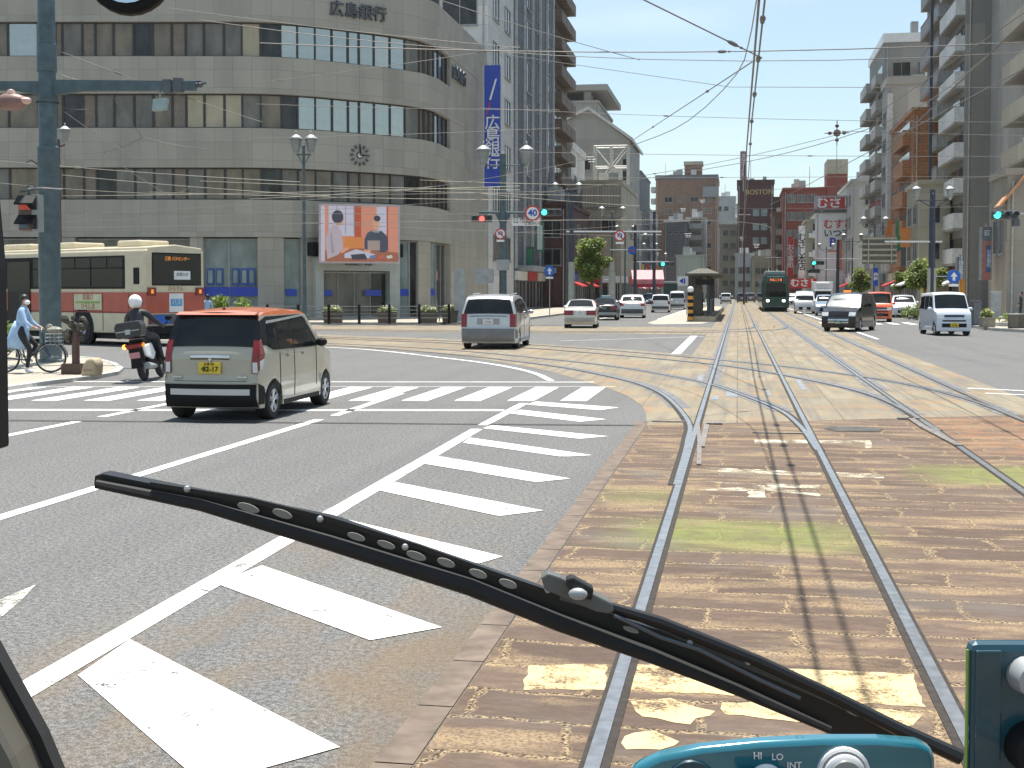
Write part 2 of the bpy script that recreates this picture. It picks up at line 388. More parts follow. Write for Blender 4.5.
def sheet(name, polys, z, mat, parent=None, th=.0):
    mb = MB()
    for p in polys:
        if th: mb.prism([(q[0], q[1]) for q in p], z-th, z)
        else: mb.add([(q[0], q[1], z) for q in p], [tuple(range(len(p)))])
    me = mb.mesh(name, mat)
    bm = bmesh.new(); bm.from_mesh(me)
    if not th:
        for f in bm.faces:
            if f.normal.z < 0: f.normal_flip()
    bmesh.ops.triangulate(bm, faces=[f for f in bm.faces if len(f.verts) > 4]); bm.to_mesh(me); bm.free()
    return link(name, me, parent)
def ribbon(mb, pts, off, wd, z0, z1, k=None):
    pts = [Vector((p[0], p[1], 0)) for p in pts]; vs = []; fs = []
    for i, p in enumerate(pts):
        d = (pts[min(i+1, len(pts)-1)]-pts[max(i-1, 0)]).normalized(); nn = Vector((d.y, -d.x, 0))
        for o in (off-wd/2, off+wd/2):
            q = p+nn*o
            for z in (z0, z1): vs.append((q.x, q.y, z))
    for i in range(len(pts)-1):
        a = i*4; b = a+4
        fs += [(a+1, a+3, b+3, b+1), (a, a+1, b+1, b), (a+2, b+2, b+3, a+3)]
    fs += [(0, 2, 3, 1), (len(pts)*4-4, len(pts)*4-3, len(pts)*4-1, len(pts)*4-2)]
    return mb.add(vs, fs, k)

# ------------------------------------------------------------------ ground
S_ = 3000
struct(sheet('ground', [[(-S_, -S_), (S_, -S_), (S_, S_), (-S_, S_)]], 0, ASPH))
bed = [(-1.24, -6), (4.9, -6), (4.9, 20.8), (4.26, 20.6), (-1.24, 18.1)]
struct(sheet('tram_track_stone_paving', [bed], .004, STONE))
edgeL = [(-1.24, 18.1), (-1.5, 20.9), (-2.1, 23.7), (-3.03, 26.5), (-3.9, 28.8), (-4.8, 31), (-6.3, 33.9), (-8.2, 36.9), (-10.6, 39.6), (-13.3, 42), (-24, 48.5), (-44, 54), (-80, 57)]
edgeL = [tuple(p[:2]) for p in crom([(*p, 0) for p in edgeL], 4)]
edgeR = [(-80, 68), (-30, 67.5), (-14, 66.5), (-9, 57), (-5.5, 47), (-1.4, 39.5), (-1.35, 56)]
conc = edgeL + [(-80, 66.5), (-40, 62.5), (-24, 57.5), (-12, 50), (-7.2, 45.6), (-3.4, 41.3), (-1.3, 38.2), (-1.3, 420), (4.9, 420), (4.9, 20.85), (4.26, 20.6)]
struct(sheet('tram_track_concrete', [conc], .004, CONC))
struct(sheet('cross_track_concrete', [[(-80, 67.5), (-60, 66.8), (-30, 61), (-15, 57.5), (-1.32, 56.3), (-1.32, 67.6), (-12, 68.2), (-80, 68.2)]], .0045, CONC))
mb = MB()
for i in range(30):
    y0 = -3+i*.72; mb.add([(-1.41, y0, .006), (-1.25, y0, .006), (-1.25, y0+.708, .006), (-1.41, y0+.708, .006)], [(0, 1, 2, 3)])
struct(mb.obj('kerb_stone_strip', STRIP))
# rails
def straight(x, y0=-5, y1=420): return [(x, y0)]+[(x, y0+(y1-y0)*(i/30)**2) for i in range(1, 31)]
RA = crom([(-.57, 12.5, 0), (-.60, 16, 0), (-.72, 19, 0), (-1.44, 24.1, 0), (-2.6, 27.9, 0), (-4.78, 32.4, 0), (-8.9, 38.1, 0), (-14.3, 43.3, 0), (-25, 50, 0), (-45, 56, 0), (-80, 59, 0)])
RB = crom([(.93, 15.5, 0), (.84, 18.5, 0), (.55, 21.3, 0), (-.45, 25.9, 0), (-1.3, 28.3, 0), (-2.95, 31.9, 0), (-5.2, 35.3, 0), (-9.5, 40.6, 0), (-15.2, 45, 0), (-25.5, 51.4, 0), (-45.3, 57.5, 0), (-80, 60.5, 0)])
RC = crom([(2.65, 18, 0), (2.5, 22.5, 0), (2.0, 25.9, 0), (.73, 30.2, 0), (-.67, 33.5, 0), (-3.36, 37.6, 0), (-6.9, 42, 0), (-12, 46.6, 0), (-26, 54.5, 0), (-46, 60.5, 0), (-80, 63.5, 0)])
RD = crom([(4.07, 19, 0), (3.92, 23, 0), (3.4, 26.5, 0), (2.55, 29.4, 0), (1.1, 32.8, 0), (-1.1, 36.5, 0), (-4.1, 40.9, 0), (-8, 45.3, 0), (-13, 48.6, 0), (-26.5, 56, 0), (-46.5, 62, 0), (-80, 65, 0)])
XR1 = crom([(-80, 66.2, 0), (-40, 62, 0), (-15, 58.4, 0), (-4, 58.6, 0), (0, 60.5, 0), (2.1, 65, 0), (2.62, 73, 0)])
XR2 = crom([(-80, 67.4, 0), (-40, 63.5, 0), (-15, 60, 0), (-5, 60.2, 0), (-1, 62.2, 0), (.75, 67, 0), (.95, 75, 0)])
XR3 = crom([(2.62, 50, 0), (2.9, 56, 0), (4.2, 59, 0), (7.5, 60.6, 0)])
rails = [(straight(-.55), 1, 'left rail'), (straight(.95), -1, ''), (straight(2.62), 1, ''), (straight(4.07), -1, ''), (RA, -1, ''), (RB, 1, ''), (RC, -1, ''), (RD, 1, ''), (XR1, 1, ''), (XR2, -1, ''), ]
mr, mg, ms = MB(), MB(), MB()
for i, (pts, sd, _) in enumerate(rails):
    z = .0005*i
    ribbon(mr, pts, 0, .062 if i < 8 else .05, .003, .0145+z)
    ribbon(mg, pts, sd*(.050 if i < 4 else .058), .036 if i < 4 else .052, .002, .0098+z)
    ribbon(mg, pts, -sd*.043, .02, .002, .0096+z)
    if i != 1: ribbon(ms, [p for p in pts if p[1] > 20.3], 0.03, .34, .002, .0062+z*.6)
struct(mr.obj('tram_rails', RAIL)); struct(mg.obj('rail_grooves', GROOVE)); struct(ms.obj('rail_grout_bands', SEAL))
mb = MB()       # switch boxes, check rails and patches between the rails
for (x, y, a, b) in ((-.38, 22.5, .12, .9), (-.78, 27, .12, 2.2), (1.25, 25, .1, 3.0), (.55, 23.5, .09, 1.3), (-.1, 23.2, .2, 1.1)):
    mb.box(x-a/2, x+a/2, y, y+b, .005, .0085)
struct(mb.obj('concrete_repair_patches', M('blue_grey_patch', (.2, .22, .24), .8, 0, -.2, 5)))
mb = MB()
ribbon(mb, [(-.40, 14), (-.45, 16), (-.55, 18.5)], 0, .05, .005, .02); ribbon(mb, [(2.48, 19.6), (2.5, 18.3), (2.62, 16.2)], .0, .09, .005, .03)
ribbon(mb, [(-1.2, 18.6), (-.9, 18.55), (-.7, 18.6)], 0, .06, .005, .02); mb.box(-.42, -.2, 18.3, 18.5, .004, .03); mb.box(-.45, -.38, 15.6, 18.2, .004, .022)
mb.box(2.3, 2.62, 19.5, 19.62, .004, .03); mb.box(.2, .9, 17.3, 17.36, .004, .018)
struct(mb.obj('switch_check_rails', RAILD))
struct(sheet('manhole_patch', [[(1.15, 18.0), (1.25, 18.3), (1.75, 18.35), (1.95, 18.1), (1.85, 17.75), (1.3, 17.7)]], .0105, M('dark_patch', (.07, .065, .06), .8, 0, -.3, 6)))

# ------------------------------------------------------------------ road markings
def line(mb, a, b, wd, z=.0045):
    a = Vector((*a[:2], 0)); b = Vector((*b[:2], 0)); d = (b-a).normalized(); n = Vector((d.y, -d.x, 0))*wd/2
    mb.add([(*(a-n)[:2], z), (*(a+n)[:2], z), (*(b+n)[:2], z), (*(b-n)[:2], z)], [(0, 1, 2, 3)])
mk = MB()
line(mk, (-5.99, 3), (-5.99, 18.1), .15); line(mk, (-5.95, 18.7), (-6.05, 23), .15); line(mk, (-9.3, 3), (-9.3, 17.2), .15); line(mk, (-9.3, 17.9), (-9.3, 20.2), .15)
line(mk, (-3.22, 2), (-3.36, 10.7), .17); line(mk, (-3.36, 10.7), (-3.47, 17.2), .16); line(mk, (-3.49, 17.7), (-3.5, 21.3), .15)
def pxpoly(pp, z=.0052): mk.add([(*G(x, y)[:2], z) for x, y in pp], [tuple(range(len(pp)))])
for pp in (((78, 676), (130, 640), (340, 748), (204, 786)), ((216, 584), (262, 566), (442, 628), (370, 641)), ((318, 526), (330, 516), (503, 557), (479, 564)),
           ((380, 491), (395, 482.5), (543, 511), (499, 516.5)), ((424, 464), (436, 456), (570, 479), (536, 482.5)), ((463, 443), (470, 438), (592, 455.5), (562, 457)),
           ((483, 428.5), (492, 425.5), (608, 436.5), (580, 439)), ((510, 413.6), (520, 410), (606, 419.5), (580, 422)), ((527, 404.8), (536, 401.8), (619, 407.7), (600, 410.3))): pxpoly(pp)
cwd = Vector((2.45, .43, 0)).normalized()
for i in range(13):      # zebra stripes, each along the lanes
    x = -2.75-.89*i - (0); yb = 21.98+(x+2.2)*.17
    mk.add([(x-.22, yb, .0048), (x+.23, yb, .0048), (x+.23, yb+3.2, .0048), (x-.22, yb+3.2, .0048)], [(0, 1, 2, 3)])
line(mk, (-16, 19.0-1.1), (-3.6, 20.0), .30); line(mk, (-16, 24.4), (-2.9, 26.5), .14); line(mk, (-14.5, 23.2), (-2.35, 25.35), .06)
wc = crom([(-3.82, 26.72, 0), (-4.5, 29.0, 0), (-5.4, 31.1, 0), (-6.7, 33.4, 0), (-8.5, 35.9, 0), (-10.8, 39.0, 0), (-13.6, 41.5, 0), (-24.2, 48.1, 0)], 6)
ribbon(mk, wc, 0, .15, .006, .0095)
line(mk, G(676, 354), G(694, 336), .28); line(mk, G(560, 341), G(704, 336.5), .1)
line(mk, (5.35, 52), (5.35, 300), .15, .009); line(mk, (8.6, 85), (8.6, 105), .13); line(mk, (8.6, 120), (8.6, 135), .13); line(mk, (8.6, 150), (8.6, 170), .13)
for i in range(8): line(mk, (4.95+.0+i*.95, 75), (4.95+i*.95, 79.5), .45, .009)
line(mk, G(968, 388.5), G(1060, 393), .16, .0085); line(mk, G(985, 393.5), G(1060, 397), .12, .0085)
line(mk, (-9.1, 80), (-9.1, 96), .13); line(mk, (-9.1, 108), (-9.1, 125), .13); line(mk, (-5.2, 86), (-4.95, 220), .15)
mk.add([(-6.9, 5.6, .008), (-7.35, 4.4, .008), (-7.15, 6.6, .008), (-7.3, 7.0, .008), (-7.5, 6.2, .008)], [(0, 1, 3, 2)][:0] or [(0, 2, 3, 4)])
struct(mk.obj('road_markings', PAINT))
mk = MB(); a_, b_ = G(-60, 420.5), G(642, 426); line(mk, a_, b_, .05, .0062); line(mk, a_+Vector((0, .12, 0)), b_+Vector((0, .1, 0)), .025, .0062); line(mk, G(-60, 392), G(120, 391), .04, .0062)
struct(mk.obj('road_seams', M('tar_seam', (.035, .035, .036), .8, 0, -.5, 3)))
mk = MB()
mk.add([(*G(*p)[:2], .0045) for p in ((0, 600), (36, 585), (22, 600), (0, 619))], [(0, 1, 2, 3)])
struct(mk.obj('worn_lane_arrow', PAINTW))
mk = MB()
def jag(pp, z=.0062):
    P = [G(x, y) for x, y in pp]; out = []
    for i in range(len(P)):
        a, b = P[i], P[(i+1) % len(P)]; n = max(2, int((b-a).length/.07))
        for j in range(n): q = a.lerp(b, j/n); out.append((q.x+random.uniform(-.014, .014), q.y+random.uniform(-.014, .014), z))
    mk.add(out, [tuple(range(len(out)))])
for pp in (((530, 666), (609, 665), (604, 690), (523, 691)), ((636, 665), (760, 668), (915, 676), (926, 709), (780, 698), (632, 692)),
           ((632, 702), (668, 700), (716, 712), (690, 725), (640, 718)), ((722, 704), (800, 704), (925, 715), (912, 728), (800, 724), (724, 715)),
           ((622, 738), (650, 732), (682, 742), (660, 752), (624, 750))): jag(pp)
struct(mk.obj('worn_cream_bed_markings', PAINTY))
mk = MB()
for pp in (((692, 467), (760, 470), (821, 473.5), (821, 477), (692, 471)), ((836, 473), (880, 474), (885, 479), (838, 478)), ((694, 481), (748, 484), (822, 495), (820, 497), (766, 491), (766, 498), (748, 498), (748, 492), (696, 491), (748, 487)),
           ((766, 484), (820, 486), (819, 489), (766, 488)), ((754, 440), (870, 441), (872, 448), (866, 449), (864, 443), (754, 444))): jag(pp, .0062)
struct(mk.obj('worn_white_bed_markings', paint_mat('faded_white_paint', (.60, .54, .40), .465, .09)))

# ------------------------------------------------------------------ pavements
def pave(name, poly, h=.13):
    sheet_o = struct(sheet(name, [poly], h, PAVE, th=h+.05)); mb = MB()
    cx = sum(p[0] for p in poly)/len(poly); cyy = sum(p[1] for p in poly)/len(poly)
    ar = sum(poly[i][0]*poly[(i+1) % len(poly)][1]-poly[(i+1) % len(poly)][0]*poly[i][1] for i in range(len(poly)))
    ribbon(mb, list(poly)+[poly[0]], (.075 if ar > 0 else -.075), .15, -.02, h+.012); struct(mb.obj('kerb', KERB))
pave('pavement', [(-90, 69.5), (-20, 69.4), (-16.5, 70.2), (-14.6, 72.5), (-13.6, 77), (-13.2, 420), (-60, 420), (-60, 110), (-90, 100)])
pave('pavement', [(60, 57), (17, 58.5), (13.2, 60.5), (11.9, 64), (11.8, 92), (10.9, 110), (10.9, 420), (60, 420)])
isl = [tuple(G(*p)[:2]) for p in ((-120, 404), (0, 391), (40, 385), (90, 379), (112, 375), (117, 371), (110, 366), (92, 361), (50, 357), (0, 354), (-120, 347))]
pave('traffic_island', isl, .07)
plat = [(-3.05, 80.5), (-1.38, 79.3), (-1.38, 132), (-3.4, 132)]
struct(sheet('platform_apron', [[(-3.1, 79), (-4.6, 72.5), (-2.0, 74.5), (-1.7, 79)], [(-3.1, 79), (-4.6, 72.5), (-5.2, 76), (-4.9, 140), (-3.4, 140)]], .012, M('pale_apron', (.36, .34, .29), .85, 0, -.1, 2)))

# ------------------------------------------------------------------ buildings
_wc = {}
def winmesh(ww, wh, glass, frame=MULL, bars=1):
    k = (round(ww, 2), round(wh, 2), glass.name, frame.name, bars)
    if k in _wc: return _wc[k]
    mb = MB(); t = .07
    mb.box(-ww/2+t, ww/2-t, -.02, .04, t, wh-t, 1)
    mb.box(-ww/2, ww/2, -.09, .04, 0, t); mb.box(-ww/2, ww/2, -.09, .04, wh-t, wh); mb.box(-ww/2, -ww/2+t, -.09, .04, t, wh-t); mb.box(ww/2-t, ww/2, -.09, .04, t, wh-t)
    for b in range(bars): x = -ww/2+ww*(b+1)/(bars+1); mb.box(x-.03, x+.03, -.08, -.01, t, wh-t)
    mb.box(-ww/2-.06, ww/2+.06, -.16, .04, -.08, -.002)
    _wc[k] = mb.mesh('window', [frame, glass]); return _wc[k]
def balcmesh(bw, bd, bh, wall, slab, rail=False):
    k = ('b', round(bw, 2), bd, bh, wall.name, rail)
    if k in _wc: return _wc[k]
    mb = MB()
    mb.box(-bw/2, bw/2, -bd, .03, -.18, 0, 1)
    if rail:
        for i in range(int(bw/.9)+1): x = -bw/2+.05+i*(bw-.1)/int(bw/.9); mb.box(x-.05, x+.05, -bd, -bd+.08, 0, bh, 0)
        mb.box(-bw/2, bw/2, -bd-.02, -bd+.1, bh, bh+.08, 1); mb.box(-bw/2+.06, bw/2-.06, -bd+.02, -bd+.05, .12, bh-.05, 0)
    else: mb.box(-bw/2, bw/2, -bd, -bd+.12, 0, bh, 0)
    mb.box(-bw/2, -bw/2+.12, -bd+.12, .03, 0, bh, 0); mb.box(bw/2-.12, bw/2, -bd+.12, .03, 0, bh, 0)
    mb.box(-bw/2+.3, bw/2-.3, -.05, .03, .05, 2.15, 2)
    mb.box(bw/2-.9, bw/2-.35, -.5, -.1, .1, .8, 3)
    _wc[k] = mb.mesh('balcony', [wall, slab, GLD, WHITE]); return _wc[k]
def facade(root, face, W0, specs, x0, x1, y0, y1, h=1e9):
    # face: 'S' looks towards the camera end, 'E' +x, 'W' -x ; specs: list of dicts
    Ln = (x1-x0) if face == 'S' else (y1-y0)
    ox, oy = root.location.x, root.location.y
    def pos(u, z):
        if face == 'S': return (x0+u-ox, y0-oy, z), 0
        if face == 'E': return (x1-ox, y0+u-oy, z), pi/2
        return (x0-ox, y0+u-oy, z), -pi/2
    for sp in specs:
        u0, u1 = sp.get('u0', .6), sp.get('u1', Ln-.6); u0, u1 = (u0*Ln if u0 < 1 and u1 <= 1 else u0), (u1*Ln if u1 <= 1 else u1)
        n, m = sp['n'], sp['m']; st = (u1-u0)/n
        for j in range(m):
            z = sp.get('z0', 4.2)+j*sp.get('fh', 3.1)
            if z+(sp.get('wh', 1.5) if sp.get('kind') != 'balc' else 1.6) > min(h-.3, sp.get('zmax', 1e9)): break
            for i in range(n):
                l, r = pos(u0+st*(i+.5), z)
                if sp.get('kind') == 'balc':
                    me = balcmesh(st*sp.get('fill', .94), sp.get('bd', 1.2), sp.get('bh', 1.1), sp.get('mat', WHITE), sp.get('slab', W0), sp.get('rail', False)); nm = 'balcony'
                else:
                    g = sp.get('glass', GLD); g = random.choice(g) if isinstance(g, (list, tuple)) else g
                    me = winmesh(min(sp.get('ww', 1.6), st*.97), sp.get('wh', 1.5), g, sp.get('frame', MULG), sp.get('bars', 1)); nm = 'window'
                link(nm, me, root, l, (0, 0, r))
def bldg(label, x0, x1, y0, y1, h, mat, S=(), E=(), W=(), cat='building', name='city_building', cap=.4, capmat=None, boxes=(), group=None, ground=True, gmat=None):
    root = thing(name, label, cat, ((x0+x1)/2, (y0+y1)/2, 0), 0, group)
    ox, oy = root.location.x, root.location.y
    mb = MB(); mb.box(x0-ox, x1-ox, y0-oy, y1-oy, 0, h); mb.obj('wall', mat, root)
    mb = MB(); c = .18
    for a in ((x0-ox-c, x1-ox+c, y0-oy-c, y0-oy+.25), (x0-ox-c, x1-ox+c, y1-oy-.25, y1-oy+c), (x0-ox-c, x0-ox+.25, y0-oy+.25, y1-oy-.25), (x1-ox-.25, x1-ox+c, y0-oy+.25, y1-oy-.25)): mb.box(*a, h-.003, h+cap)
    mb.obj('parapet', capmat or mat, root)
    for (bx0, bx1, by0, by1, bz0, bz1, bm_) in boxes:
        q = MB(); q.box(bx0-ox, bx1-ox, by0-oy, by1-oy, bz0, bz1); q.obj('penthouse' if bz0 >= h-.1 else 'projection', bm_, root)
    rnd = random.Random(int(abs(x0*7+y0*3)*10)); wx, wy = x1-x0, y1-y0
    if wx > 3 and wy > 3:
        for _ in range(3):
            ux = rnd.uniform(x0+.8, x1-1.6)-ox; uy = rnd.uniform(y0+.8, y0+min(wy, 9)-1.4)-oy; uw = rnd.uniform(.7, 1.7); uh = rnd.uniform(.8, 2.0); q = MB(); q.box(ux, ux+uw, uy, uy+1.1, h-.01, h+cap+uh)
            if not boxes or True: q.obj('roof_unit', rnd.choice([GREY, KERB, WHT2_]), root)
        ax = rnd.uniform(x0+.6, x1-.6)-ox; q = MB(); ah = rnd.uniform(2.5, 5); q.tube([(ax, y0-oy+1, h), (ax, y0-oy+1, h+ah)], .05, 5); [q.tube([(ax-.6+.1*k_, y0-oy+1, h+ah-.3*k_), (ax+.6-.1*k_, y0-oy+1, h+ah-.3*k_)], .03, 4) for k_ in range(3)]; q.obj('roof_aerial', GREY, root)
        q = MB(); q.tube([(x0-ox+.3, y0-oy-.08, .2), (x0-ox+.3, y0-oy-.08, h-.4)], .07, 6); q.tube([(x1-ox-.4, y0-oy-.08, .2), (x1-ox-.4, y0-oy-.08, h-.4)], .06, 6); q.obj('drainpipe', KERB, root)
    for f, sp in (('S', S), ('E', E), ('W', W)): facade(root, f, mat, sp, x0, x1, y0, y1, h)
    return root
WHT2_ = M('white_unit', (.6, .6, .58), .6)
SIGNC = [M('sign_yellow', (.6, .45, .06), .5), M('sign_green', (.05, .25, .12), .5), RED, BLUE, WHITE, M('sign_orange', (.6, .22, .05), .5), DKGREY]
def shopfront(root, face, x0, x1, y0, y1, n, awn=None, gl=GLD, hgt=3.0, sign=None):
    Ln = y1-y0 if face != 'S' else x1-x0; ox, oy = root.location.x, root.location.y
    for i in range(n):
        u = Ln*(i+.5)/n; wd = Ln/n*.9
        loc, r = {'S': ((x0+u-ox, y0-oy, 0), 0), 'E': ((x1-ox, y0+u-oy, 0), pi/2), 'W': ((x0-ox, y0+u-oy, 0), -pi/2)}[face]
        mb = MB(); mb.box(-wd/2, wd/2, -.06, .02, .25, hgt-.2, 1); mb.box(-wd/2, wd/2, -.1, .02, 0.14, .25)
        for k in range(4): x = -wd/2+wd*k/3; mb.box(x-.05, x+.05, -.12, .02, .25, hgt-.2)
        mb.obj('shop_window', [MULG, gl], root, loc=loc, rot=(0, 0, r))
        mb = MB(); mb.box(-wd/2, wd/2, -.28, .02, hgt-.1, hgt+.75); mb.obj('fascia', (sign or [GREY, WHITE, BLUER, CREAM, RED, DKGREY])[(i*3+int(Ln)) % (len(sign) if sign else 6)], root, loc=loc, rot=(0, 0, r))
        if face != 'S' and i % 2 == 1 or n > 3:
            q = MB(); zz = 4.2+(i*1.7) % 3; hh = 1.6+(i*.9+Ln) % 1.6; q.box(wd*.42, wd*.42+.18, -1.0, -.15, zz, zz+hh); sg_ = q.obj('projecting_sign', SIGNC[int(i*2+Ln+x0) % 7], root, loc=loc, rot=(0, 0, r)); q = MB(); q.box(wd*.42-.02, wd*.42, -.85, -.3, zz+.2, zz+hh-.2); q.obj('sign_inset', SIGNC[int(i*3+Ln+4) % 7], sg_)
        if awn and i % 2 == 0:
            mb = MB(); mb.prism([(-1.5, hgt-.55), (-.1, hgt+.05), (-.1, hgt-.05), (-1.5, hgt-.7)], -wd/2, wd/2, 'x'); mb.obj('awning', awn[i//2 % len(awn)], root, loc=loc, rot=(0, 0, r))

# --- the bank on the left corner --------------------------------------------------
B0 = BX(250, 80); bank = thing('bank_building', 'grey stone bank with curved corner, ribbon windows and wall clock', 'building', B0, PSI)
def bl(px, D): return Vector(((px-250)*0+((px-512)*D-(250-512)*80)/F, D-80))
plan = [(-130, 80), (0, 80), (125, 80), (250, 80), (280, 80.35), (312, 81.1), (343, 82.3), (375, 83.6), (403, 84.9), (423, 86.2), (438, 88.3)]
PL = [bl(*p) for p in plan]; hd = Vector((sin(PSI), cos(PSI)))
end = PL[-1]+hd*17.5; PL2 = PL+[end]
def offs(pts, d):
    out = []
    for i, p in enumerate(pts):
        t = (pts[min(i+1, len(pts)-1)]-pts[max(i-1, 0)]).normalized(); out.append(p+Vector((-t.y, t.x))*d)
    return out
def band(pts, z0, z1, th, name, mat, ob=0):
    a = offs(pts, ob); b = offs(pts, ob+th); poly = [(p.x, p.y) for p in a]+[(p.x, p.y) for p in reversed(b)]
    mb = MB(); n = len(a)
    for i in range(n-1):
        mb.prism([(a[i].x, a[i].y), (a[i+1].x, a[i+1].y), (b[i+1].x, b[i+1].y), (b[i].x, b[i].y)], z0, z1)
    return mb.obj(name, mat, bank)
zw = [(7.47, 9.44), (11.85, 13.95), (16.2, 18.3)]
band(PL2, 5.19, 7.47, .6, 'stone_band', BANKW); band(PL2, 9.44, 11.85, .6, 'stone_band', BANKW); band(PL2, 13.95, 16.2, .6, 'stone_band', BANKW); band(PL2, 18.3, 21.2, .6, 'stone_band', BANKW)
band([PL[-1]+hd*4.0, end], .1, 18.29, .55, 'side_wall', BANKW, .02)
mbk = MB(); core = offs(PL2, 1.2); mbk.prism([(p.x, p.y) for p in core]+[(end.x-40, end.y), (core[0].x, end.y)], .1, 21.0); mbk.obj('inner_wall', BANKW, bank)
edges = [-120, -101, -82, -63, -44, -25, -7, 10, 40, 57, 64, 84, 97, 115, 135, 154, 173, 187, 205, 225, 243, 262, 283, 300, 318, 335, 351, 362, 377, 393, 408, 423]
def planpt(px):
    for i in range(len(plan)-1):
        (a, da), (b, db) = plan[i], plan[i+1]
        if a <= px <= b: t = (px-a)/(b-a); return bl(px, da+(db-da)*t)
def pane(p, q, z0, z1, glass, name='window', rec=.32, frame=MULL, t=.07):
    d = (q-p); L = d.length; d.normalize(); n = Vector((-d.y, d.x)); c = (p+q)/2+n*rec
    mb = MB(); mb.box(-L/2+t, L/2-t, 0, .05, z0+.02, z1-.02, 1); mb.box(-L/2, -L/2+t, -.06, .05, z0, z1); mb.box(L/2-t, L/2, -.06, .05, z0, z1); mb.box(-L/2+t, L/2-t, -.04, .05, z0, z0+.08)
    mb.box(-L/2+t, L/2-t, -.04, .05, z1-.08, z1)
    return mb.obj(name, [frame, glass], bank, loc=(c.x, c.y, 0), rot=(0, 0, math.atan2(d.y, d.x)))
PILL = M('brown_window_pier', (.2, .165, .13), .6)
for r_, (z0, z1) in enumerate(zw):
    for i in range(len(edges)-1):
        wd = edges[i+1]-edges[i]
        g = PILL if wd < 15 else random.choice([GLG, GLB, GLG, GLD, GLB])
        if r_ == 1 and 187 <= edges[i] <= 230: g = GLC
        if r_ == 1 and 300 <= edges[i]: g = GLS
        if r_ == 0 and edges[i] in (318, 362): g = GLB
        if r_ == 2 and edges[i] == 243: g = GLC
        if r_ == 2 and 283 <= edges[i]: g = GLS
        if r_ == 2 and edges[i] == 10: g = GLS
        pane(planpt(edges[i]), planpt(edges[i+1]), z0, z1, g)
    e = [PL[-2], PL[-2].lerp(PL[-1], .33), PL[-2].lerp(PL[-1], .66), PL[-1], PL[-1]+hd*1.4, PL[-1]+hd*2.8, PL[-1]+hd*4.0]
    for i in range(6): pane(e[i], e[i+1], z0, z1, GLB if i < 3 else GLD, frame=MULL, t=.16)
# ground floor
gfe = [(-120, -60, 'g'), (-60, 0, 'g'), (0, 60, 'g'), (60, 75, 'p'), (75, 140, 'g'), (140, 190, 'g'), (190, 203, 'p'), (203, 228, 'w'), (228, 258, 'w'), (258, 284, 'p'), (284, 302, 'w'), (302, 322, 'p')]
for a, b_, k in gfe:
    p, q = planpt(a), planpt(b_)
    if k == 'p':
        d = q-p; L = d.length; d.normalize(); c = (p+q)/2; n = Vector((-d.y, d.x)); mb = MB(); mb.box(-L/2, L/2, .1, 1.1, .1, 5.18); mb.obj('pier', BANKW, bank, loc=(c.x, c.y, 0), rot=(0, 0, math.atan2(d.y, d.x)))
    else: pane(p, q, .5, 5.1, GLP if k == 'w' else GLG, 'shop_window', .45, MULG)
PGL = M('portal_stone', (.42, .44, .40), .6, 0, .08, 2)
p, q = planpt(314), planpt(398); d = (q-p); LL = d.length; d.normalize(); ang = math.atan2(d.y, d.x); c = (p+q)/2
ent = link('entrance_portal', None or (lambda mb: (mb.box(-LL/2, -LL/2+.55, -.25, .9, .1, 4.0), mb.box(LL/2-.75, LL/2, -.25, .9, .1, 4.0), mb.box(-LL/2+.55, LL/2-.75, -.25, .9, 3.15, 4.0), mb.mesh('entrance_portal', PGL))[-1])(MB()), bank, (c.x, c.y, 0), (0, 0, ang))
mb = MB(); mb.box(-LL/2-.35, LL/2+.1, -.5, .5, 4.05, 4.9); mb.obj('screen_housing', BLACK, bank, loc=(c.x, c.y, 0), rot=(0, 0, ang))
text('portal_lettering', 'HIROGIN BANK'[:0]+'広島銀行 本店', .32, ent, (0, -.27, 3.6), DKGREY, .02)
for i in range(4):
    x = -LL/2+.6+i*(LL-1.4)/4; wd = (LL-1.4)/4
    mb = MB(); mb.box(x, x+wd, .3, .35, .15, 3.1, 1); mb.box(x, x+.06, .25, .36, .15, 3.1); mb.box(x+.06, x+wd, .25, .36, 3.0, 3.1); mb.box(x+.06, x+wd, .25, .36, .15, .3)
    mb.obj('glass_door', [MULG, GLG if i < 3 else GLD], ent)
BPOST = M('blue_notice', (.02, .09, .36), .5)
def onbank(px0, px1, y0, y1, mat, name='notice', out=.02, D=None):
    p, q = planpt(px0), planpt(px1); Dm = D or 81
    z1 = H+(YH-y0)*Dm/F; z0 = H+(YH-y1)*Dm/F; d = q-p; L = d.length; d.normalize(); n = Vector((-d.y, d.x)); c = (p+q)/2-n*out
    mb = MB(); mb.box(-L/2, L/2, -.02, .02, z0, z1); return mb.obj(name, mat, bank, loc=(c.x, c.y, 0), rot=(0, 0, math.atan2(d.y, d.x)))
for a, b_ in ((322, 333), (366, 382)): onbank(a, b_, 290, 296, BLUE, out=-.12)
for a, b_ in ((287, 298),): onbank(a, b_, 289, 296, BLUE, out=-.36)
for a in (206, 215, 231, 240, 248): onbank(a, a+7, 268.5, 285.5, BPOST, out=-.35); onbank(a+1.3, a+5.7, 270.5, 283, GLP, 'notice', out=-.30)
for a, b_ in ((203, 228), (229, 257)): onbank(a, b_, 287, 296, BLUE, 'window_band', out=-.37)
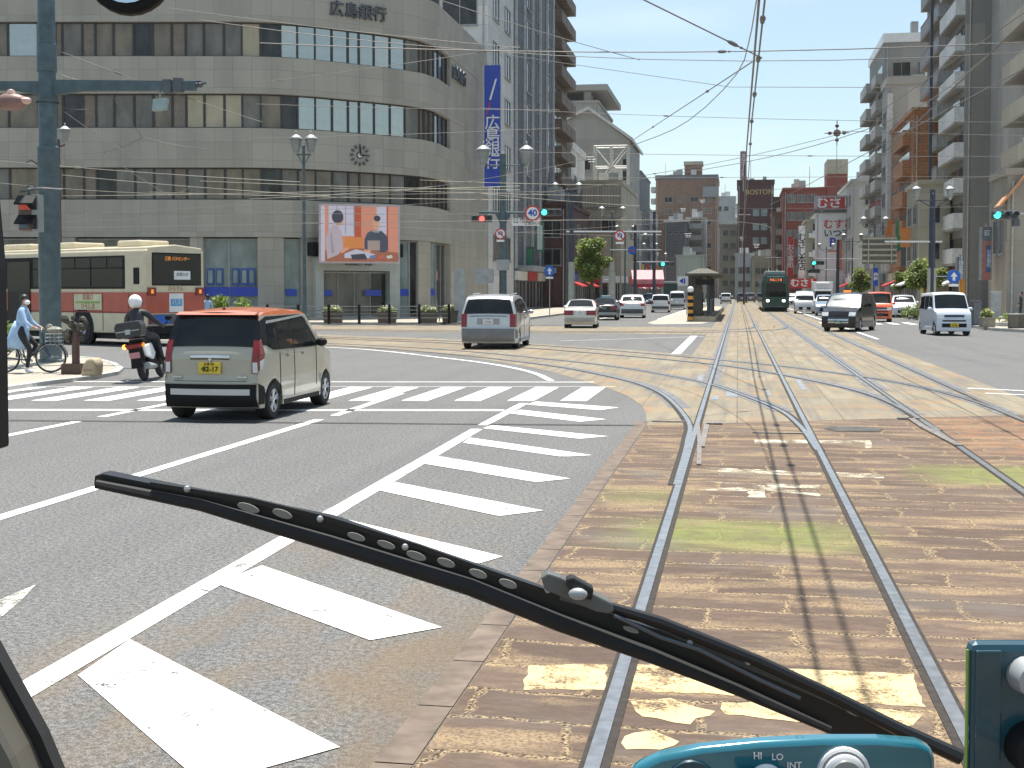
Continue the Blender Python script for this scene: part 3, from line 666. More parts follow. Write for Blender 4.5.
# curved glass and piers right of the entrance
for a, b_, k in ((398, 411, 'w'), (411, 419, 'd'), (419, 431, 'p'), (431, 438, 'w')):
    p, q = planpt(a), planpt(b_)
    if k == 'p':
        dd = q-p; L = dd.length; dd.normalize(); cc = (p+q)/2; mb = MB(); mb.box(-L/2, L/2, .05, 1.0, .1, 5.18); mb.obj('pier', BANKW, bank, loc=(cc.x, cc.y, 0), rot=(0, 0, math.atan2(dd.y, dd.x)))
    else: pane(p, q, .1, 5.15, GLP if k == 'w' else GLD, 'shop_window', .25, MULG)
    if k == 'w': onbank(a+1, b_-1, 289, 296, BLUE, out=-.16)
p = PL[-1]
for i in range(3): pane(p+hd*(1.33*i), p+hd*(1.33*(i+1)), .1, 5.15, GLD, 'shop_window', .5, MULG)
# clock
ck = MB(); cp = planpt(360); cz = H+(YH-156)*83/F; n_ = (planpt(366)-planpt(354)).normalized(); ca = math.atan2(n_.y, n_.x)
clk = link('wall_clock', (lambda mb: ([mb.prism([(cos(a+.0)*r+sin(a)*w_, sin(a)*r-cos(a)*w_) for r, w_ in ((.46, -.045), (.46, .045), (.68, .055), (.68, -.055))], -.12, -.02, 'y') for a in [i*pi/6 for i in range(12)]], mb.ring((0, 0), .17, .22, -.1, -.02), mb.mesh('wall_clock', DKGREY))[-1])(MB()), bank, (cp.x, cp.y, cz), (0, 0, ca))
mb = MB(); mb.box(-.04, .04, -.14, -.1, 0, .5); mb.box(0, .36, -.17, -.14, -.04, .04); mb.obj('clock_hands', BLACK, clk)
mb = MB(); mb.disc((0, 0), .15, -.09, -.02); mb.obj('clock_dial', WHITE, clk)
tp = planpt(360); text('wall_lettering', '広島銀行', 1.02, bank, (tp.x, tp.y-.1, H+(YH-15.5)*83/F), DKGREY, .08, ca, bold=.015)
sp_ = PL[-1]+hd*6.5+Vector((cos(PSI), -sin(PSI)))*.1
text('wall_lettering', '広島銀行', 1.1, bank, (sp_.x, sp_.y, H+(YH-79)*95/F), DKGREY, .08, pi/2-PSI, bold=.015)
# video screen
def scr():
    D = 80.6; c0 = BX(360, D); s = thing('video_screen', 'large lit video screen above the bank entrance showing two seated people', 'screen', (c0.x, c0.y, 3.7), R(10)+ca*.35+.03)
    k = D/F; W = 77*k; Hh = 55*k
    mb = MB(); mb.box(-W/2-.12, W/2+.12, .02, .35, -.12+.0, Hh+.12); mb.obj('screen_frame', M('screen_frame_pink', (.5, .42, .44), .5), s)
    def e(n, c): return M('screen_'+n, tuple(k*.45 for k in c), .5, 0, .02, emit=.75)
    L = 0
    def poly(pts, col, nm='screen_picture'):
        nonlocal L; L += 1; mb = MB(); mb.prism([((x-.5)*W, (1-y)*Hh) for x, y in pts], .02-.004*L-.003, .02-.004*L, 'y'); mb.obj(nm, col, s)
    e1, e2, e3, e4 = e('salmon', (.60, .25, .17)), e('pale', (.50, .49, .58)), e('brown', (.42, .09, .04)), e('dark', (.05, .05, .07))
    poly([(0, 0), (1, 0), (1, 1), (0, 1)], e1); poly([(0, 0), (.05, 0), (.05, 1), (0, 1)], e2); poly([(.1, 0), (.43, 0), (.43, .54), (.1, .54)], e2); poly([(.43, 0), (.52, 0), (.52, .6), (.43, .6)], e3)
    poly([(.72, 0), (.85, 0), (.85, .5), (.72, .5)], e2); poly([(.85, 0), (.87, 0), (.87, 1), (.85, 1)], e3); poly([(.3, .56), (.54, .56), (.54, .8), (.3, .8)], e('orange', (.6, .22, .06)))
    for x in (.2, .31, .42): poly([(x, 0), (x+.012, 0), (x+.012, .5), (x, .5)], e('mullion', (.3, .28, .36)))
    poly([(.05, .8), (.5, .76), (1, .84), (1, 1), (.05, 1)], e('table', (.33, .12, .07)))
    sh = e('shirt', (.45, .38, .42)); poly([(.08, .96), (.06, .6), (.1, .42), (.16, .35), (.22, .36), (.27, .48), (.28, .78), (.22, .88)], sh)
    sk = e('skin', (.62, .33, .22)); cir = lambda cx, cy, rx, ry: [(cx+rx*cos(a*pi/8), cy+ry*sin(a*pi/8)) for a in range(16)]
    poly(cir(.24, .26, .055, .1), sk); poly(cir(.215, .2, .075, .12), e4)
    poly([(.56, .82), (.56, .6), (.6, .48), (.67, .43), (.78, .44), (.86, .55), (.87, .78), (.82, .84), (.68, .8)], e('sweater', (.06, .07, .10))); poly(cir(.71, .31, .045, .13), sk); poly(cir(.725, .22, .045, .055), e4)
    poly([(.6, .62), (.76, .62), (.76, .8), (.6, .8)], e('book', (.34, .27, .24))); poly([(.3, .86), (.45, .78), (.7, .87), (.6, .95), (.3, .94)], e2)
    poly([(.24, .8), (.34, .74), (.36, .78), (.26, .86)], sk); poly([(.56, .78), (.64, .80), (.64, .84), (.55, .83)], sk); poly([(.12, .5), (.14, .5), (.17, .85), (.13, .85)], e('fold', (.34, .28, .32))); poly([(.64, .43), (.78, .44), (.74, .48), (.67, .47)], e('collar', (.3, .28, .3)))
    for i in range(5): poly([(.4+.11*i, .9+.015*(i % 2)), (.47+.11*i, .88), (.49+.11*i, .93), (.42+.11*i, .95)], e('magazine%d' % (i % 3), ((.5, .12, .1), (.55, .55, .5), (.12, .2, .4))[i % 3]))
    poly([(.38, .88), (.56, .86), (.6, .96), (.4, .97)], e4)
scr()

# --- blue vertical sign
def vsign(label, px0, px1, y0, y1, D, mat, string, tmat, size, th=.35, edge=None, cat='sign', rz=PSI, name='vertical_sign', face=None, ls=1., group=None, z_off=0, sx=1):
    z1 = H+(YH-y0)*D/F; z0 = H+(YH-y1)*D/F; W = (px1-px0)*D/F; c = BX((px0+px1)/2, D)
    s = thing(name, label, cat, (c.x, c.y, z0), rz, group)
    mb = MB(); mb.box(-W/2, W/2, 0, th, 0, z1-z0); mb.obj('sign_board', mat, s)
    mb = MB(); mb.box(-.06, .06, th*.3, th*.6, z1-z0, z1-z0+.2); mb.box(-W/2-.08, -W/2, .02, th-.02, 0, z1-z0); mb.box(W/2, W/2+.08, .02, th-.02, 0, z1-z0); mb.obj('sign_frame', edge or GREY, s)
    if string: text('lettering', string, size, s, (0, -.03, (z1-z0)/2+z_off), tmat, .015, vertical=True, bold=.01, ls=ls, sx=sx)
    return s, W, z1-z0
s, W_, Z_ = vsign('tall blue vertical bank sign on the side wall', 484.5, 500.5, 67, 187, 100, BLUE, '広島銀行', WHITE, 1.2, ls=.83, z_off=-1.3, edge=M('sign_edge', (.5, .52, .55), .5))
mb = MB(); mb.prism([(-.25, 6.6), (-.1, 6.6), (.35, 8.2), (.22, 8.2)], -.03, 0, 'y'); mb.obj('logo_stroke', WHITE, s)
mb = MB(); mb.prism([(-.5, 5.5), (-.4, 5.45), (-.1, 6.4), (-.22, 6.4)], -.03, 0, 'y'); mb.obj('logo_stroke', RED, s)

# --- left side of the avenue, beyond the bank (fronts at x = -20.6)
def YX(px, X):                                   # y where the vertical plane x = X is seen at pixel column px
    d = ray(px, YH); return X*d.y/d.x
def HT(py, Y, X): return H+(YH-py)*(Vector((X, Y, 0)).dot(FH))/F
XL = -20.6
WH1 = WALL('white_tile_wall', (.66, .66, .64), 3.2, 1.6, .02, stain=.12); BG = WALL('blue_grey_tile', (.15, .16, .175), 1.0, .5, .03, stain=.15)
BRN = WALL('brown_tile', (.20, .155, .12), .8, .4, .03, stain=.2); GRYW = WALL('grey_render', (.31, .305, .28), 4, 3, .01, stain=.3); BEI = WALL('beige_render', (.42, .39, .30), 3, 1.5, .02, stain=.2)
SLATE = WALL('slate_grey', (.17, .175, .185), .9, .35, .05, stain=.1); TAN = WALL('tan_tile', (.27, .165, .115), .6, .3, .03, stain=.2); MAR = WALL('maroon_brick', (.105, .045, .04), .5, .25, .02, stain=.2)
REDB = WALL('red_brick', (.26, .065, .045), .5, .25, .02, stain=.15); LGR = WALL('light_grey_render', (.47, .465, .44), 3, 3, .01, stain=.2); ORG = WALL('orange_tile', (.40, .185, .085), .6, .3, .03, stain=.15)
PALEB = WALL('pale_blue_render', (.50, .57, .60), 3, 3, .01, stain=.15)
y1 = YX(490, XL); y2 = YX(514, XL); y3 = YX(553, XL); y4 = YX(569, XL)
bldg('white office tower right behind the bank, rising out of frame', XL-16, XL, 107, y2-.2, 42, WH1, S=[dict(n=2, m=3, z0=24, fh=5, ww=3, wh=2.4, glass=GLD, u0=.55, u1=.95)], E=[dict(n=2, m=9, z0=4.5, fh=4.1, ww=2.6, wh=2.2, glass=[GLD, GLB])], cap=.6)
b = bldg('blue grey tower with slim vertical ribs beside the white tower', XL-14, XL, y2, y3-.3, 46, BG, E=[dict(n=3, m=10, z0=5, fh=4.1, ww=2.6, wh=3.0, glass=[GLD, GLG], frame=MULG, u0=5, u1=(y3-y2)-1)], S=[dict(n=3, m=4, z0=25, fh=4, ww=2, wh=1.6)])
mb = MB()
for i in range(6): yy = y2+.4+i*(y3-y2-1)/5; mb.box(XL+.02-b.location.x, XL+.25-b.location.x, yy-.12-b.location.y, yy+.12-b.location.y, 4, 46)
mb.obj('vertical_ribs', M('light_rib', (.5, .52, .53), .5), b); shopfront(b, 'E', XL-14, XL, y2, y3, 4, gl=GLD)
mb = MB(); mb.box(XL-b.location.x+.02, XL+1.5-b.location.x, y2-b.location.y+2, y3-b.location.y-2, 3.8, 4.3); mb.obj('entrance_canopy', GREY, b)
b = bldg('brown tiled apartment tower with stacked balconies, left of the gap', XL-12, XL-.3, y3, y4, 38, BRN, E=[dict(kind='balc', n=3, m=11, z0=5, fh=3.05, mat=BRN, slab=BRN)], S=[])
shopfront(b, 'E', XL-12, XL-.3, y3, y4, 3)
y5 = YX(583, XL); y6 = YX(591, XL)
bldg('narrow white building with cap, next to brown tower', XL-6, XL+.2, y4+.3, y5, HT(149, y4, XL), WH1, E=[dict(n=2, m=5, z0=5, fh=3.2, ww=2, wh=1.8, glass=GLD)], S=[dict(n=2, m=2, z0=8, fh=4, ww=1, wh=1.4)], cap=.9)
b = bldg('grey apartment block with penthouse storey behind the gabled block', -34, -23, 215, 240, HT(110, 222, -25), GRYW, S=[dict(n=3, m=2, z0=22, fh=3.4, ww=1.5, wh=1.4, u0=.05, u1=.7)], boxes=[(-36, -21.4, 214.8, 240, HT(98, 222, -25), HT(92.5, 222, -25), GRYW), (-22.9, -21.5, 216, 230, 24, 27.5, GRYW)])
# gabled grey building
gy = 190; gx0 = BX(567, 192).x; gx1 = BX(629, 190).x
b = thing('gabled_building', 'grey rendered building with low gable roof and steel frame before it', 'building', ((gx0+gx1)/2, gy, 0))
hw_ = (gx1-gx0)/2; ze = HT(137, gy, gx1); zg = HT(112, gy, gx0)
mb = MB(); mb.prism([(-hw_, .1), (hw_, .1), (hw_, ze-.6), (-hw_*.3, zg), (-hw_, zg-1.5)], 0, 20, 'y'); mb.obj('wall', GRYW, b)
mb = MB(); mb.prism([(hw_+.5, ze-.8), (-hw_*.3, zg+.02), (-hw_-.2, zg-1.5), (-hw_-.2, zg-1.0), (-hw_*.3, zg+.5), (hw_+.5, ze-.3)], -.6, 20.3, 'y'); mb.obj('roof', M('pale_roof_edge', (.5, .5, .47), .6), b)
for x, z in ((-hw_*.7, 20.6), (-hw_*.35, 19.5), (hw_*.9, 19.6), (hw_*.9, 17.9), (-hw_*.9, 17)): link('window', winmesh(1.1, 1.5, GLD, MULG, 0), b, (x, -.02, z))
fr = thing('steel_sign_frame', 'empty white steel lattice frame standing on the beige roof', 'sign frame', (BX(610, 172).x, 172, HT(188, 172, -20)))
mb = MB(); fw, fz = 2.2, HT(147, 172, -20)-HT(188, 172, -20)
for yy in (0, 2.5):
    for x in (-fw, 0, fw): mb.box(x-.1, x+.1, yy-.1, yy+.1, 0, fz)
    for z in (.1, fz/2, fz): mb.tube([(-fw, yy, z), (fw, yy, z)], .09, 4)
    for a in ((-fw, 0, 0, fz/2), (0, fz/2, fw, 0), (-fw, fz, 0, fz/2), (0, fz/2, fw, fz)): mb.tube([(a[0], yy, a[1]), (a[2], yy, a[3])], .06, 4)
for x in (-fw, 0, fw):
    for z in (.1, fz/2, fz): mb.tube([(x, 0, z), (x, 2.5, z)], .08, 4)
mb.obj('lattice', M('frame_white', (.6, .6, .56), .6), fr)
BX1 = BX(588, 160).x; BX2 = BX(620, 160).x
b = bldg('beige panelled building below the steel frame', BX1-1, BX2, 161, 186, HT(185, 161, -19), BEI, S=[dict(n=2, m=2, z0=9.2, fh=2.9, ww=2.3, wh=1.6, glass=[GLD, GLG])], cap=.5)
mb = MB(); mb.box(BX1-1-b.location.x+.05, BX2-b.location.x+.05, 160.7-b.location.y, 160.98-b.location.y, HT(208, 161, -19), HT(187, 161, -19)); mb.obj('panelled_front', WALL('ribbed_panel', (.40, .385, .32), .35, 5, .04), b)
shopfront(b, 'E', BX1-1, BX2, 161, 186, 3); shopfront(b, 'S', BX1-1, BX2, 161, 186, 2)
b = bldg('dark shop building with brown front, behind the left tree', XL-.6, XL+2.6, 138, 158, 11, MAR, E=[dict(n=3, m=2, z0=4.6, fh=3, ww=2.6, wh=1.8, glass=[GLD, GLG])], S=[dict(n=1, m=2, z0=4.6, fh=3, ww=2.4, wh=1.8)]); shopfront(b, 'E', XL-.6, XL+2.6, 138, 158, 3, [RED])
ys = 192
for i, (ln, h, m_, lab) in enumerate(((16, 12, LGR, 'low light grey shop building far up the left side'), (22, 20, GRYW, 'mid grey block of flats far up the left side'), (25, 15, BEI, 'beige low block further up the left side'), (30, 24, SLATE, 'slate coloured block near the far end of the left side'), (40, 18, LGR, 'last pale block at the far end of the left side'))):
    xx = XL+1.0-i*.3; b = bldg(lab, xx-9, xx, ys+22*(i > 0), ys+ln+22*(i > 0), h+3, m_, E=[dict(n=5, m=6, z0=4.5, fh=3.1, ww=2.4, wh=1.6, glass=[GLD, GLG], zmax=h+2)], S=[dict(n=2, m=6, z0=4.5, fh=3.1, ww=1.5, wh=1.5, zmax=h+2)]); shopfront(b, 'E', xx-9, xx, ys+22*(i > 0), ys+22*(i > 0)+ln, 4, [RED, WHITE]); ys += ln

# --- far end of the avenue (it bends there)
def far(label, px0, px1, ytop, D, mat, dep=18, base=True, **k):
    a, c = BX(px0, D), BX(px1, D); Y = (a.y+c.y)/2
    return bldg(label, a.x, c.x, Y, Y+dep, HT(ytop, Y, (a.x+c.x)/2), mat, **k), a.x, c.x, Y
b, a, c, Y = far('tan brick high-rise with roof tower, left of the far cluster', 655, 717, 180, 340, TAN, 24, S=[dict(n=4, m=8, z0=4, fh=3, ww=2, wh=1.4, glass=[GLD, GLB], u0=.1, u1=.95)], cap=1.2, capmat=SLATE)
ox = b.location; mb = MB(); px = BX(691, 340).x; mb.box(px-2-ox.x, px+2-ox.x+.5, -8, -2, 30.9, HT(160, 340, px)); mb.obj('roof_tower', TAN, b); mb = MB(); mb.box(px-2.2-ox.x, px+2.8-ox.x, -8.2, -1.8, HT(163, 340, px), HT(159.5, 340, px)); mb.obj('tower_cap', BEI, b)
for j in range(9): link('balcony', balcmesh(5, 1.3, 1.1, LGR, LGR), b, (a-ox.x, -9, 4+3*j), (0, 0, -pi/2))
mb = MB(); mb.box(BX(702, 338).x-ox.x, BX(717, 338).x-ox.x, -12.6, -12.1, HT(196, 338, -5), HT(185.5, 338, -5)); mb.obj('roof_billboard', M('billboard_grey', (.25, .26, .28), .6), b)
far('dark slate blank-walled block before the tan high-rise', 664, 687, 222, 300, SLATE, 14, S=[dict(n=3, m=2, z0=15, fh=3, ww=.8, wh=.6)], capmat=WHITE)
far('grey balcony block between slate block and white slab', 685.5, 705, 219, 305, LGR, 14, S=[dict(kind='balc', n=1, m=6, z0=3, fh=2.7, mat=LGR, slab=GRYW)])
far('pale blue white slab tower in the middle of the far cluster', 707, 735, 198, 360, PALEB, 20, S=[dict(n=2, m=1, z0=24, fh=4, ww=1.2, wh=1.2, u0=.3, u1=.8)])
far('beige stepped block of flats left of the maroon hotel', 719, 746, 226, 300, BEI, 14, S=[dict(n=3, m=5, z0=3, fh=2.9, ww=1.2, wh=1.3)])
b, a, c, Y = far('maroon brick hotel with gold lettering near its top', 737, 773, 184, 280, MAR, 20, S=[dict(n=2, m=6, z0=3, fh=3, ww=1.3, wh=1.4, u0=.4, u1=.85, glass=GLP)], cap=.8)
text('hotel_lettering', 'BOSTON', 1.45, b, (.8, Y-b.location.y-.06, HT(193, Y, a)), M('gold', (.65, .45, .18), .5), .03)
s, _, _ = vsign('tall slim rooftop sign tower over the maroon hotel', 740, 745.5, 152, 180, 278, M('sign_grey_red', (.3, .16, .18), .6), 'BOSTON', WHITE, 1.0, .6, ls=.8)
mb = MB(); mb.box(-.1, .1, .1, .3, -2.5, 0); mb.obj('support_post', GREY, s)
b, a, c, Y = far('red brick building with tall roof tower, right of the hotel', 783, 838, 190, 235, REDB, 20, S=[dict(n=3, m=5, z0=5, fh=3.2, ww=1.6, wh=1.5, glass=GLG, u0=.05, u1=.6)])
ox = b.location; t0, t1 = BX(826, 235).x, BX(846, 235).x; zt = HT(157, 235, t0); mb = MB(); mb.box(t0-ox.x, t1-ox.x, -10.3, -2, .1, zt-2.6); mb.obj('roof_tower', REDB, b); mb = MB(); mb.box(t0-ox.x-.03, t1-ox.x+.03, -10.33, -1.97, zt-2.6, zt); mb.obj('tower_cap', BEI, b)
far('dark brown block right of the hotel, behind the banners', 773, 783.5, 199, 285, MAR, 14); far('brown flats with small balconies behind the banners', 772, 798, 214, 245, TAN, 12, S=[dict(kind='balc', n=2, m=5, z0=4, fh=2.8, mat=BEI)])
far('low cream shop with square windows behind the tram', 752, 775, 258, 255, BEI, 12, S=[dict(n=3, m=2, z0=2.6, fh=2.6, ww=1.2, wh=1.2)]); far('low pale blue house behind the tram stop roof', 735, 753, 255, 262, PALEB, 12, S=[dict(n=3, m=2, z0=2.6, fh=2.8, ww=1, wh=1.3)])
far('low grey flat building closing the left of the view', 640, 662, 268, 330, GRYW, 10, S=[dict(n=4, m=2, z0=2.6, fh=2.6, ww=1, wh=1.1)])
far('pale green billboard-like building behind the left cars', 676, 704, 257, 235, WALL('pale_green', (.42, .47, .41), 4, 4, .01), 10, S=[])
for (px0, px1, yt, D, m_, lab) in ((630, 660, 215, 420, LGR, 'hazy grey tower far off at the left end'), (733, 742, 205, 430, LGR, 'hazy pale tower far off in the middle'), (600, 640, 225, 380, BEI, 'distant beige block seen between the left facades'), (840, 872, 232, 400, GRYW, 'distant grey block seen past the white sign building')): far(lab, px0, px1, yt, D, m_, 12, S=[dict(n=4, m=5, z0=5, fh=3, ww=1.6, wh=1.4)])
# white sign building
b, a, c, Y = far('white building with red rooftop sign and painted black lettering', 815, 858, 213, 190, WALL('white_sign_wall', (.72, .74, .74), 4, 4, .01), 22, S=[], cap=.5, capmat=DKGREY)
ox = b.location; yy = Y-ox.y
def wtext(s, px, py, size, mat, nm='wall_lettering', bold=.02): return text(nm, s, size, b, (BX(px, 190).x-ox.x, yy-.04, HT(py, Y, a)), mat, .02, bold=bold)
wtext('むすび', 838, 225, 1.5, RED); wtext('いつでも', 841, 234, 1.3, BLACK); wtext('P', 832, 243, 1.8, BLUE, bold=.05); wtext('やき', 853, 246, 1.2, BLACK)
mb = MB(); mb.box(BX(827, 190).x-ox.x, BX(838, 190).x-ox.x, yy-.05, yy, HT(252, Y, a), HT(250.5, Y, a)); mb.box(BX(838, 190).x-ox.x, BX(841, 190).x-ox.x, yy-.3, yy, HT(270, Y, a), HT(240, Y, a)); mb.obj('wall_stripe', M('orange_red_stripe', (.6, .16, .05), .6), b)
z0, z1 = HT(209.5, Y, a), HT(198, Y, a); mb = MB(); mb.box(BX(817, 190).x-ox.x, BX(850, 190).x-ox.x, yy+.2, yy+1.2, z0, z1); rs = mb.obj('rooftop_sign', RED, b); mb = MB(); mb.box(BX(814, 190).x-ox.x, BX(851, 190).x-ox.x, yy+.05, yy+1.3, z1+.01, z1+.25); mb.box(BX(814, 190).x-ox.x, BX(817, 190).x-ox.x, yy+.1, yy+1.2, z0-.2, z1); mb.obj('sign_rim', GREY, rs)
text('lettering', 'むさし', 1.75, rs, (BX(834.5, 190).x-ox.x, yy+.16, (z0+z1)/2), WHITE, .02, bold=.05, sx=1.1)
far('yellowish lean building with small balconies beside the sign building', 806, 816, 222, 192, BEI, 12, S=[dict(kind='balc', n=1, m=4, z0=4, fh=2.8, mat=WHITE)])
vsign('narrow white vertical shop sign with black characters', 798.5, 804.5, 226, 279, 186, WHITE, 'むさし本店', BLACK, 1.25, ls=.83)
vsign('tall red vertical banner sign with white characters', 787.5, 793, 237, 276, 200, RED, 'お食事処', WHITE, 1.0, .3, ls=.9)
s = thing('shop_awning_sign', 'long red shop sign board with white characters above the far right cars', 'sign', (BX(800, 185).x, BX(800, 185).y, HT(288, 185, 7)))
mb = MB(); mb.box(-2.2, 2.3, 0, .6, 0, 1.35); mb.obj('sign_board', RED, s); text('lettering', 'むさし', 1.2, s, (.6, -.03, .68), WHITE, .02, bold=.03, sx=1.1)
mb = MB(); [mb.box(x-.08, x+.08, .2, .4, -1.42, 0) for x in (-2, 2)]; mb.obj('sign_post', GREY, s)

# --- right side of the avenue
XR = 18.5
def YR(px): return YX(px, XR)
# main balcony block
WHT2 = M('white_parapet', (.62, .63, .62), .6)
yb0, yb1 = YR(963), YR(924.5)
b = bldg('large grey apartment block with white and grey balconies on the right', XR, XR+14, yb0, yb1, 44, GRYW, S=[dict(n=1, m=10, z0=6, fh=4, ww=.8, wh=1.2, u0=.7, u1=.9)],
         W=[dict(kind='balc', n=1, m=14, z0=4.2, fh=2.95, bd=.8, bh=1.25, mat=WHT2, slab=GRYW, u0=.3, u1=(yb1-yb0)*.42), dict(kind='balc', n=2, m=14, z0=3.2, fh=2.95, mat=M('white_balcony_grey', (.36, .37, .37), .6), slab=GRYW, bd=.75, bh=1.2, rail=True, u0=(yb1-yb0)*.46, u1=yb1-yb0-.3)])
mb = MB(); yq = yb0+(yb1-yb0)*.44-b.location.y; mb.box(XR-1.5-b.location.x, XR-1.25-b.location.x, yq-.15, yq+.15, 3, 44); mb.obj('drainpipe', POLEN, b); shopfront(b, 'W', XR, XR+14, yb0, yb1, 3, [WHITE, BLUE])
b = bldg('tall grey block with tan boxed balconies, right of the balcony block', XR+1.6, XR+18, 90, yb0-2.2, 42, GRYW, S=[dict(n=3, m=8, z0=10, fh=3.2, ww=1.2, wh=1.4, u0=.25, u1=.95)], W=[dict(kind='balc', n=1, m=12, z0=4.6, fh=3.05, bd=1.5, mat=BEI, slab=GRYW, u0=.7, u1=9)])
for i in range(12): link('balcony', balcmesh(4, 1.3, 1.1, GRYW, BG), b, (6.6-.9, 90-b.location.y, 4.6+3.05*i))
mb = MB(); mb.box(-3.2, 1.2, 90-b.location.y-.35, 90-b.location.y-.002, 8, 42); mb.obj('pilaster', BG, b)
# near low restaurant
xr0 = BX(992, 85).x; z9 = HT(176, 85, xr0)
b = bldg('low weathered beige building with arched windows at the right edge', xr0, xr0+14, 84.5, 89.6, z9, WALL('old_beige_render', (.34, .31, .26), 5, 5, .01, stain=.45), S=[], W=[dict(n=2, m=2, z0=4.2, fh=3, ww=1.2, wh=2.2, glass=GLD)])
oy = 84.5-b.location.y; ox_ = xr0-b.location.x
def arch(x0, x1, z0, z1):
    r = (x1-x0)/2; c_ = (x0+x1)/2; pts = [(x0, z0), (x1, z0)]+[(c_+r*cos(a*pi/8), z1-r+r*sin(a*pi/8)) for a in range(9)]
    mb = MB(); mb.prism(pts, oy-.04, oy+.02, 'y', 1); mb.prism([(x, z) for x, z in [(x0-.12, z0-.1), (x0-.12, z1-r)]+[(c_+(r+.12)*cos(a*pi/8), z1-r+(r+.12)*sin(a*pi/8)) for a in range(8, -1, -1)]+[(x1+.12, z0-.1), (x1, z0), (x1, z1-r)]+[(c_+r*cos(a*pi/8), z1-r+r*sin(a*pi/8)) for a in range(9)]+[(x0, z1-r), (x0, z0)]], oy-.1, oy-.04, 'y', 0)
    mb.obj('arched_window', [GRYW, GLD], b)
arch(ox_+1.85, ox_+3.2, 4.2, 6.3); arch(ox_+4.2, ox_+5.5, 4.2, 6.3)
mb = MB(); mb.box(ox_+1.7, ox_+3.3, oy-.06, oy-.002, .14, 3.0); mb.obj('dark_doorway', BLACK, b); mb = MB(); mb.box(ox_+.02, ox_+1.6, oy-.03, oy-.002, .14, 3.3); mb.obj('lower_wall', GRYW, b)
mb = MB(); mb.prism([(ox_-.62, z9-1.95), (ox_-.45, z9-1.95), (ox_+1.1, z9+.0), (ox_+.95, z9+.05)], oy-.45, oy+1.0, 'y'); mb.obj('sloping_awning', M('orange_awning', (.55, .28, .14), .7), b)
# orange block etc
XO = 16.3; yo0, yo1 = 128.5, 146.5
b = bldg('orange brown apartment block with boxed balconies', XO, XO+12, yo0, yo1, HT(113, yo0, XO), ORG, W=[dict(kind='balc', n=1, m=7, z0=4.5, fh=2.9, bd=.7, bh=1.3, mat=ORG, slab=ORG, u0=2, u1=yo1-yo0-7), dict(n=2, m=7, z0=5, fh=2.9, ww=1.4, wh=1.6, u0=yo1-yo0-6)], S=[], boxes=[(XO+.8, XO+6, yo1-9, yo1-1, HT(113, yo0, XO), HT(102, yo0, XO), BEI)]); shopfront(b, 'W', XO, XO+12, yo0, yo1, 4, [WHITE, RED, BLUER])
b = bldg('slim cream office in front of the orange block', XO-.6, XO+2, yo0-9.2, yo0-.3, HT(186, yo0-8, XO), BEI, W=[dict(n=2, m=4, z0=4.6, fh=3.2, ww=2.5, wh=1.8)], S=[dict(n=1, m=3, z0=4.6, fh=3.2, ww=1, wh=1.6)]); shopfront(b, 'W', XO-.6, XO+2, yo0-9.2, yo0-.3, 2, [WHITE])
XP = 15.9; yc0, yc1 = 147, 152.5
b = bldg('tall pale grey block with blank end wall behind the orange block', XP, XP+14, yc0, yc1, HT(86, yc0, XP), LGR, S=[], W=[dict(n=1, m=9, z0=5, fh=3.0, ww=2.6, wh=1.6)], cap=.8); shopfront(b, 'W', XP, XP+14, yc0, yc1, 1)
mb = MB(); mb.box(XP-.05-b.location.x, XP+.5-b.location.x, yc0-.35-b.location.y, yc0-.002-b.location.y, 4, HT(86, yc0, XP)-1); mb.obj('corner_pilaster', WHT2, b)
b = bldg('taller grey apartment tower with rooftop tank behind the pale block', XP+.2, XP+11, yc1+.3, yc1+17, HT(46, yc1+1, XP), GRYW, S=[dict(n=3, m=2, z0=HT(78, yc1, XP), fh=3.2, ww=2, wh=1.6, glass=[GLG, GLD], u0=.05, u1=.8)], W=[dict(kind='balc', n=1, m=10, z0=4.5, fh=3.0, bd=.8, mat=LGR, slab=GRYW, u0=1, u1=6.5), dict(kind='balc', n=1, m=10, z0=4.5, fh=3.0, bd=1.2, mat=LGR, slab=GRYW, u0=8)], capmat=WHITE, cap=1.0)
zt_ = HT(46, yc1+1, XP); mb = MB(); mb.ball((1.2, -5, zt_+2.4), .95, 12); mb.tube([(1.2, -5, zt_), (1.2, -5, zt_+1.6)], .3); mb.obj('roof_tank', GREY, b)
ys = yc1+34
for i, (ln, h, m_, lab) in enumerate(((25, 17, LGR, 'light grey row building beyond the apartment tower'), (30, 12, BEI, 'low beige row building further up the right side'), (50, 20, SLATE, 'slate row building at the far right side'))):
    b = bldg(lab, XR-3-i*.8, XR+6, ys, ys+ln, h, m_, W=[dict(n=5, m=5, z0=4.5, fh=3.1, ww=2.4, wh=1.6, glass=[GLD, GLG], zmax=h)], S=[dict(n=2, m=5, z0=4.5, fh=3.1, ww=1.6, wh=1.5, zmax=h)]); shopfront(b, 'W', XR-3-i*.8, XR+6, ys, ys+ln, 3, [RED, WHITE]); ys += ln+1
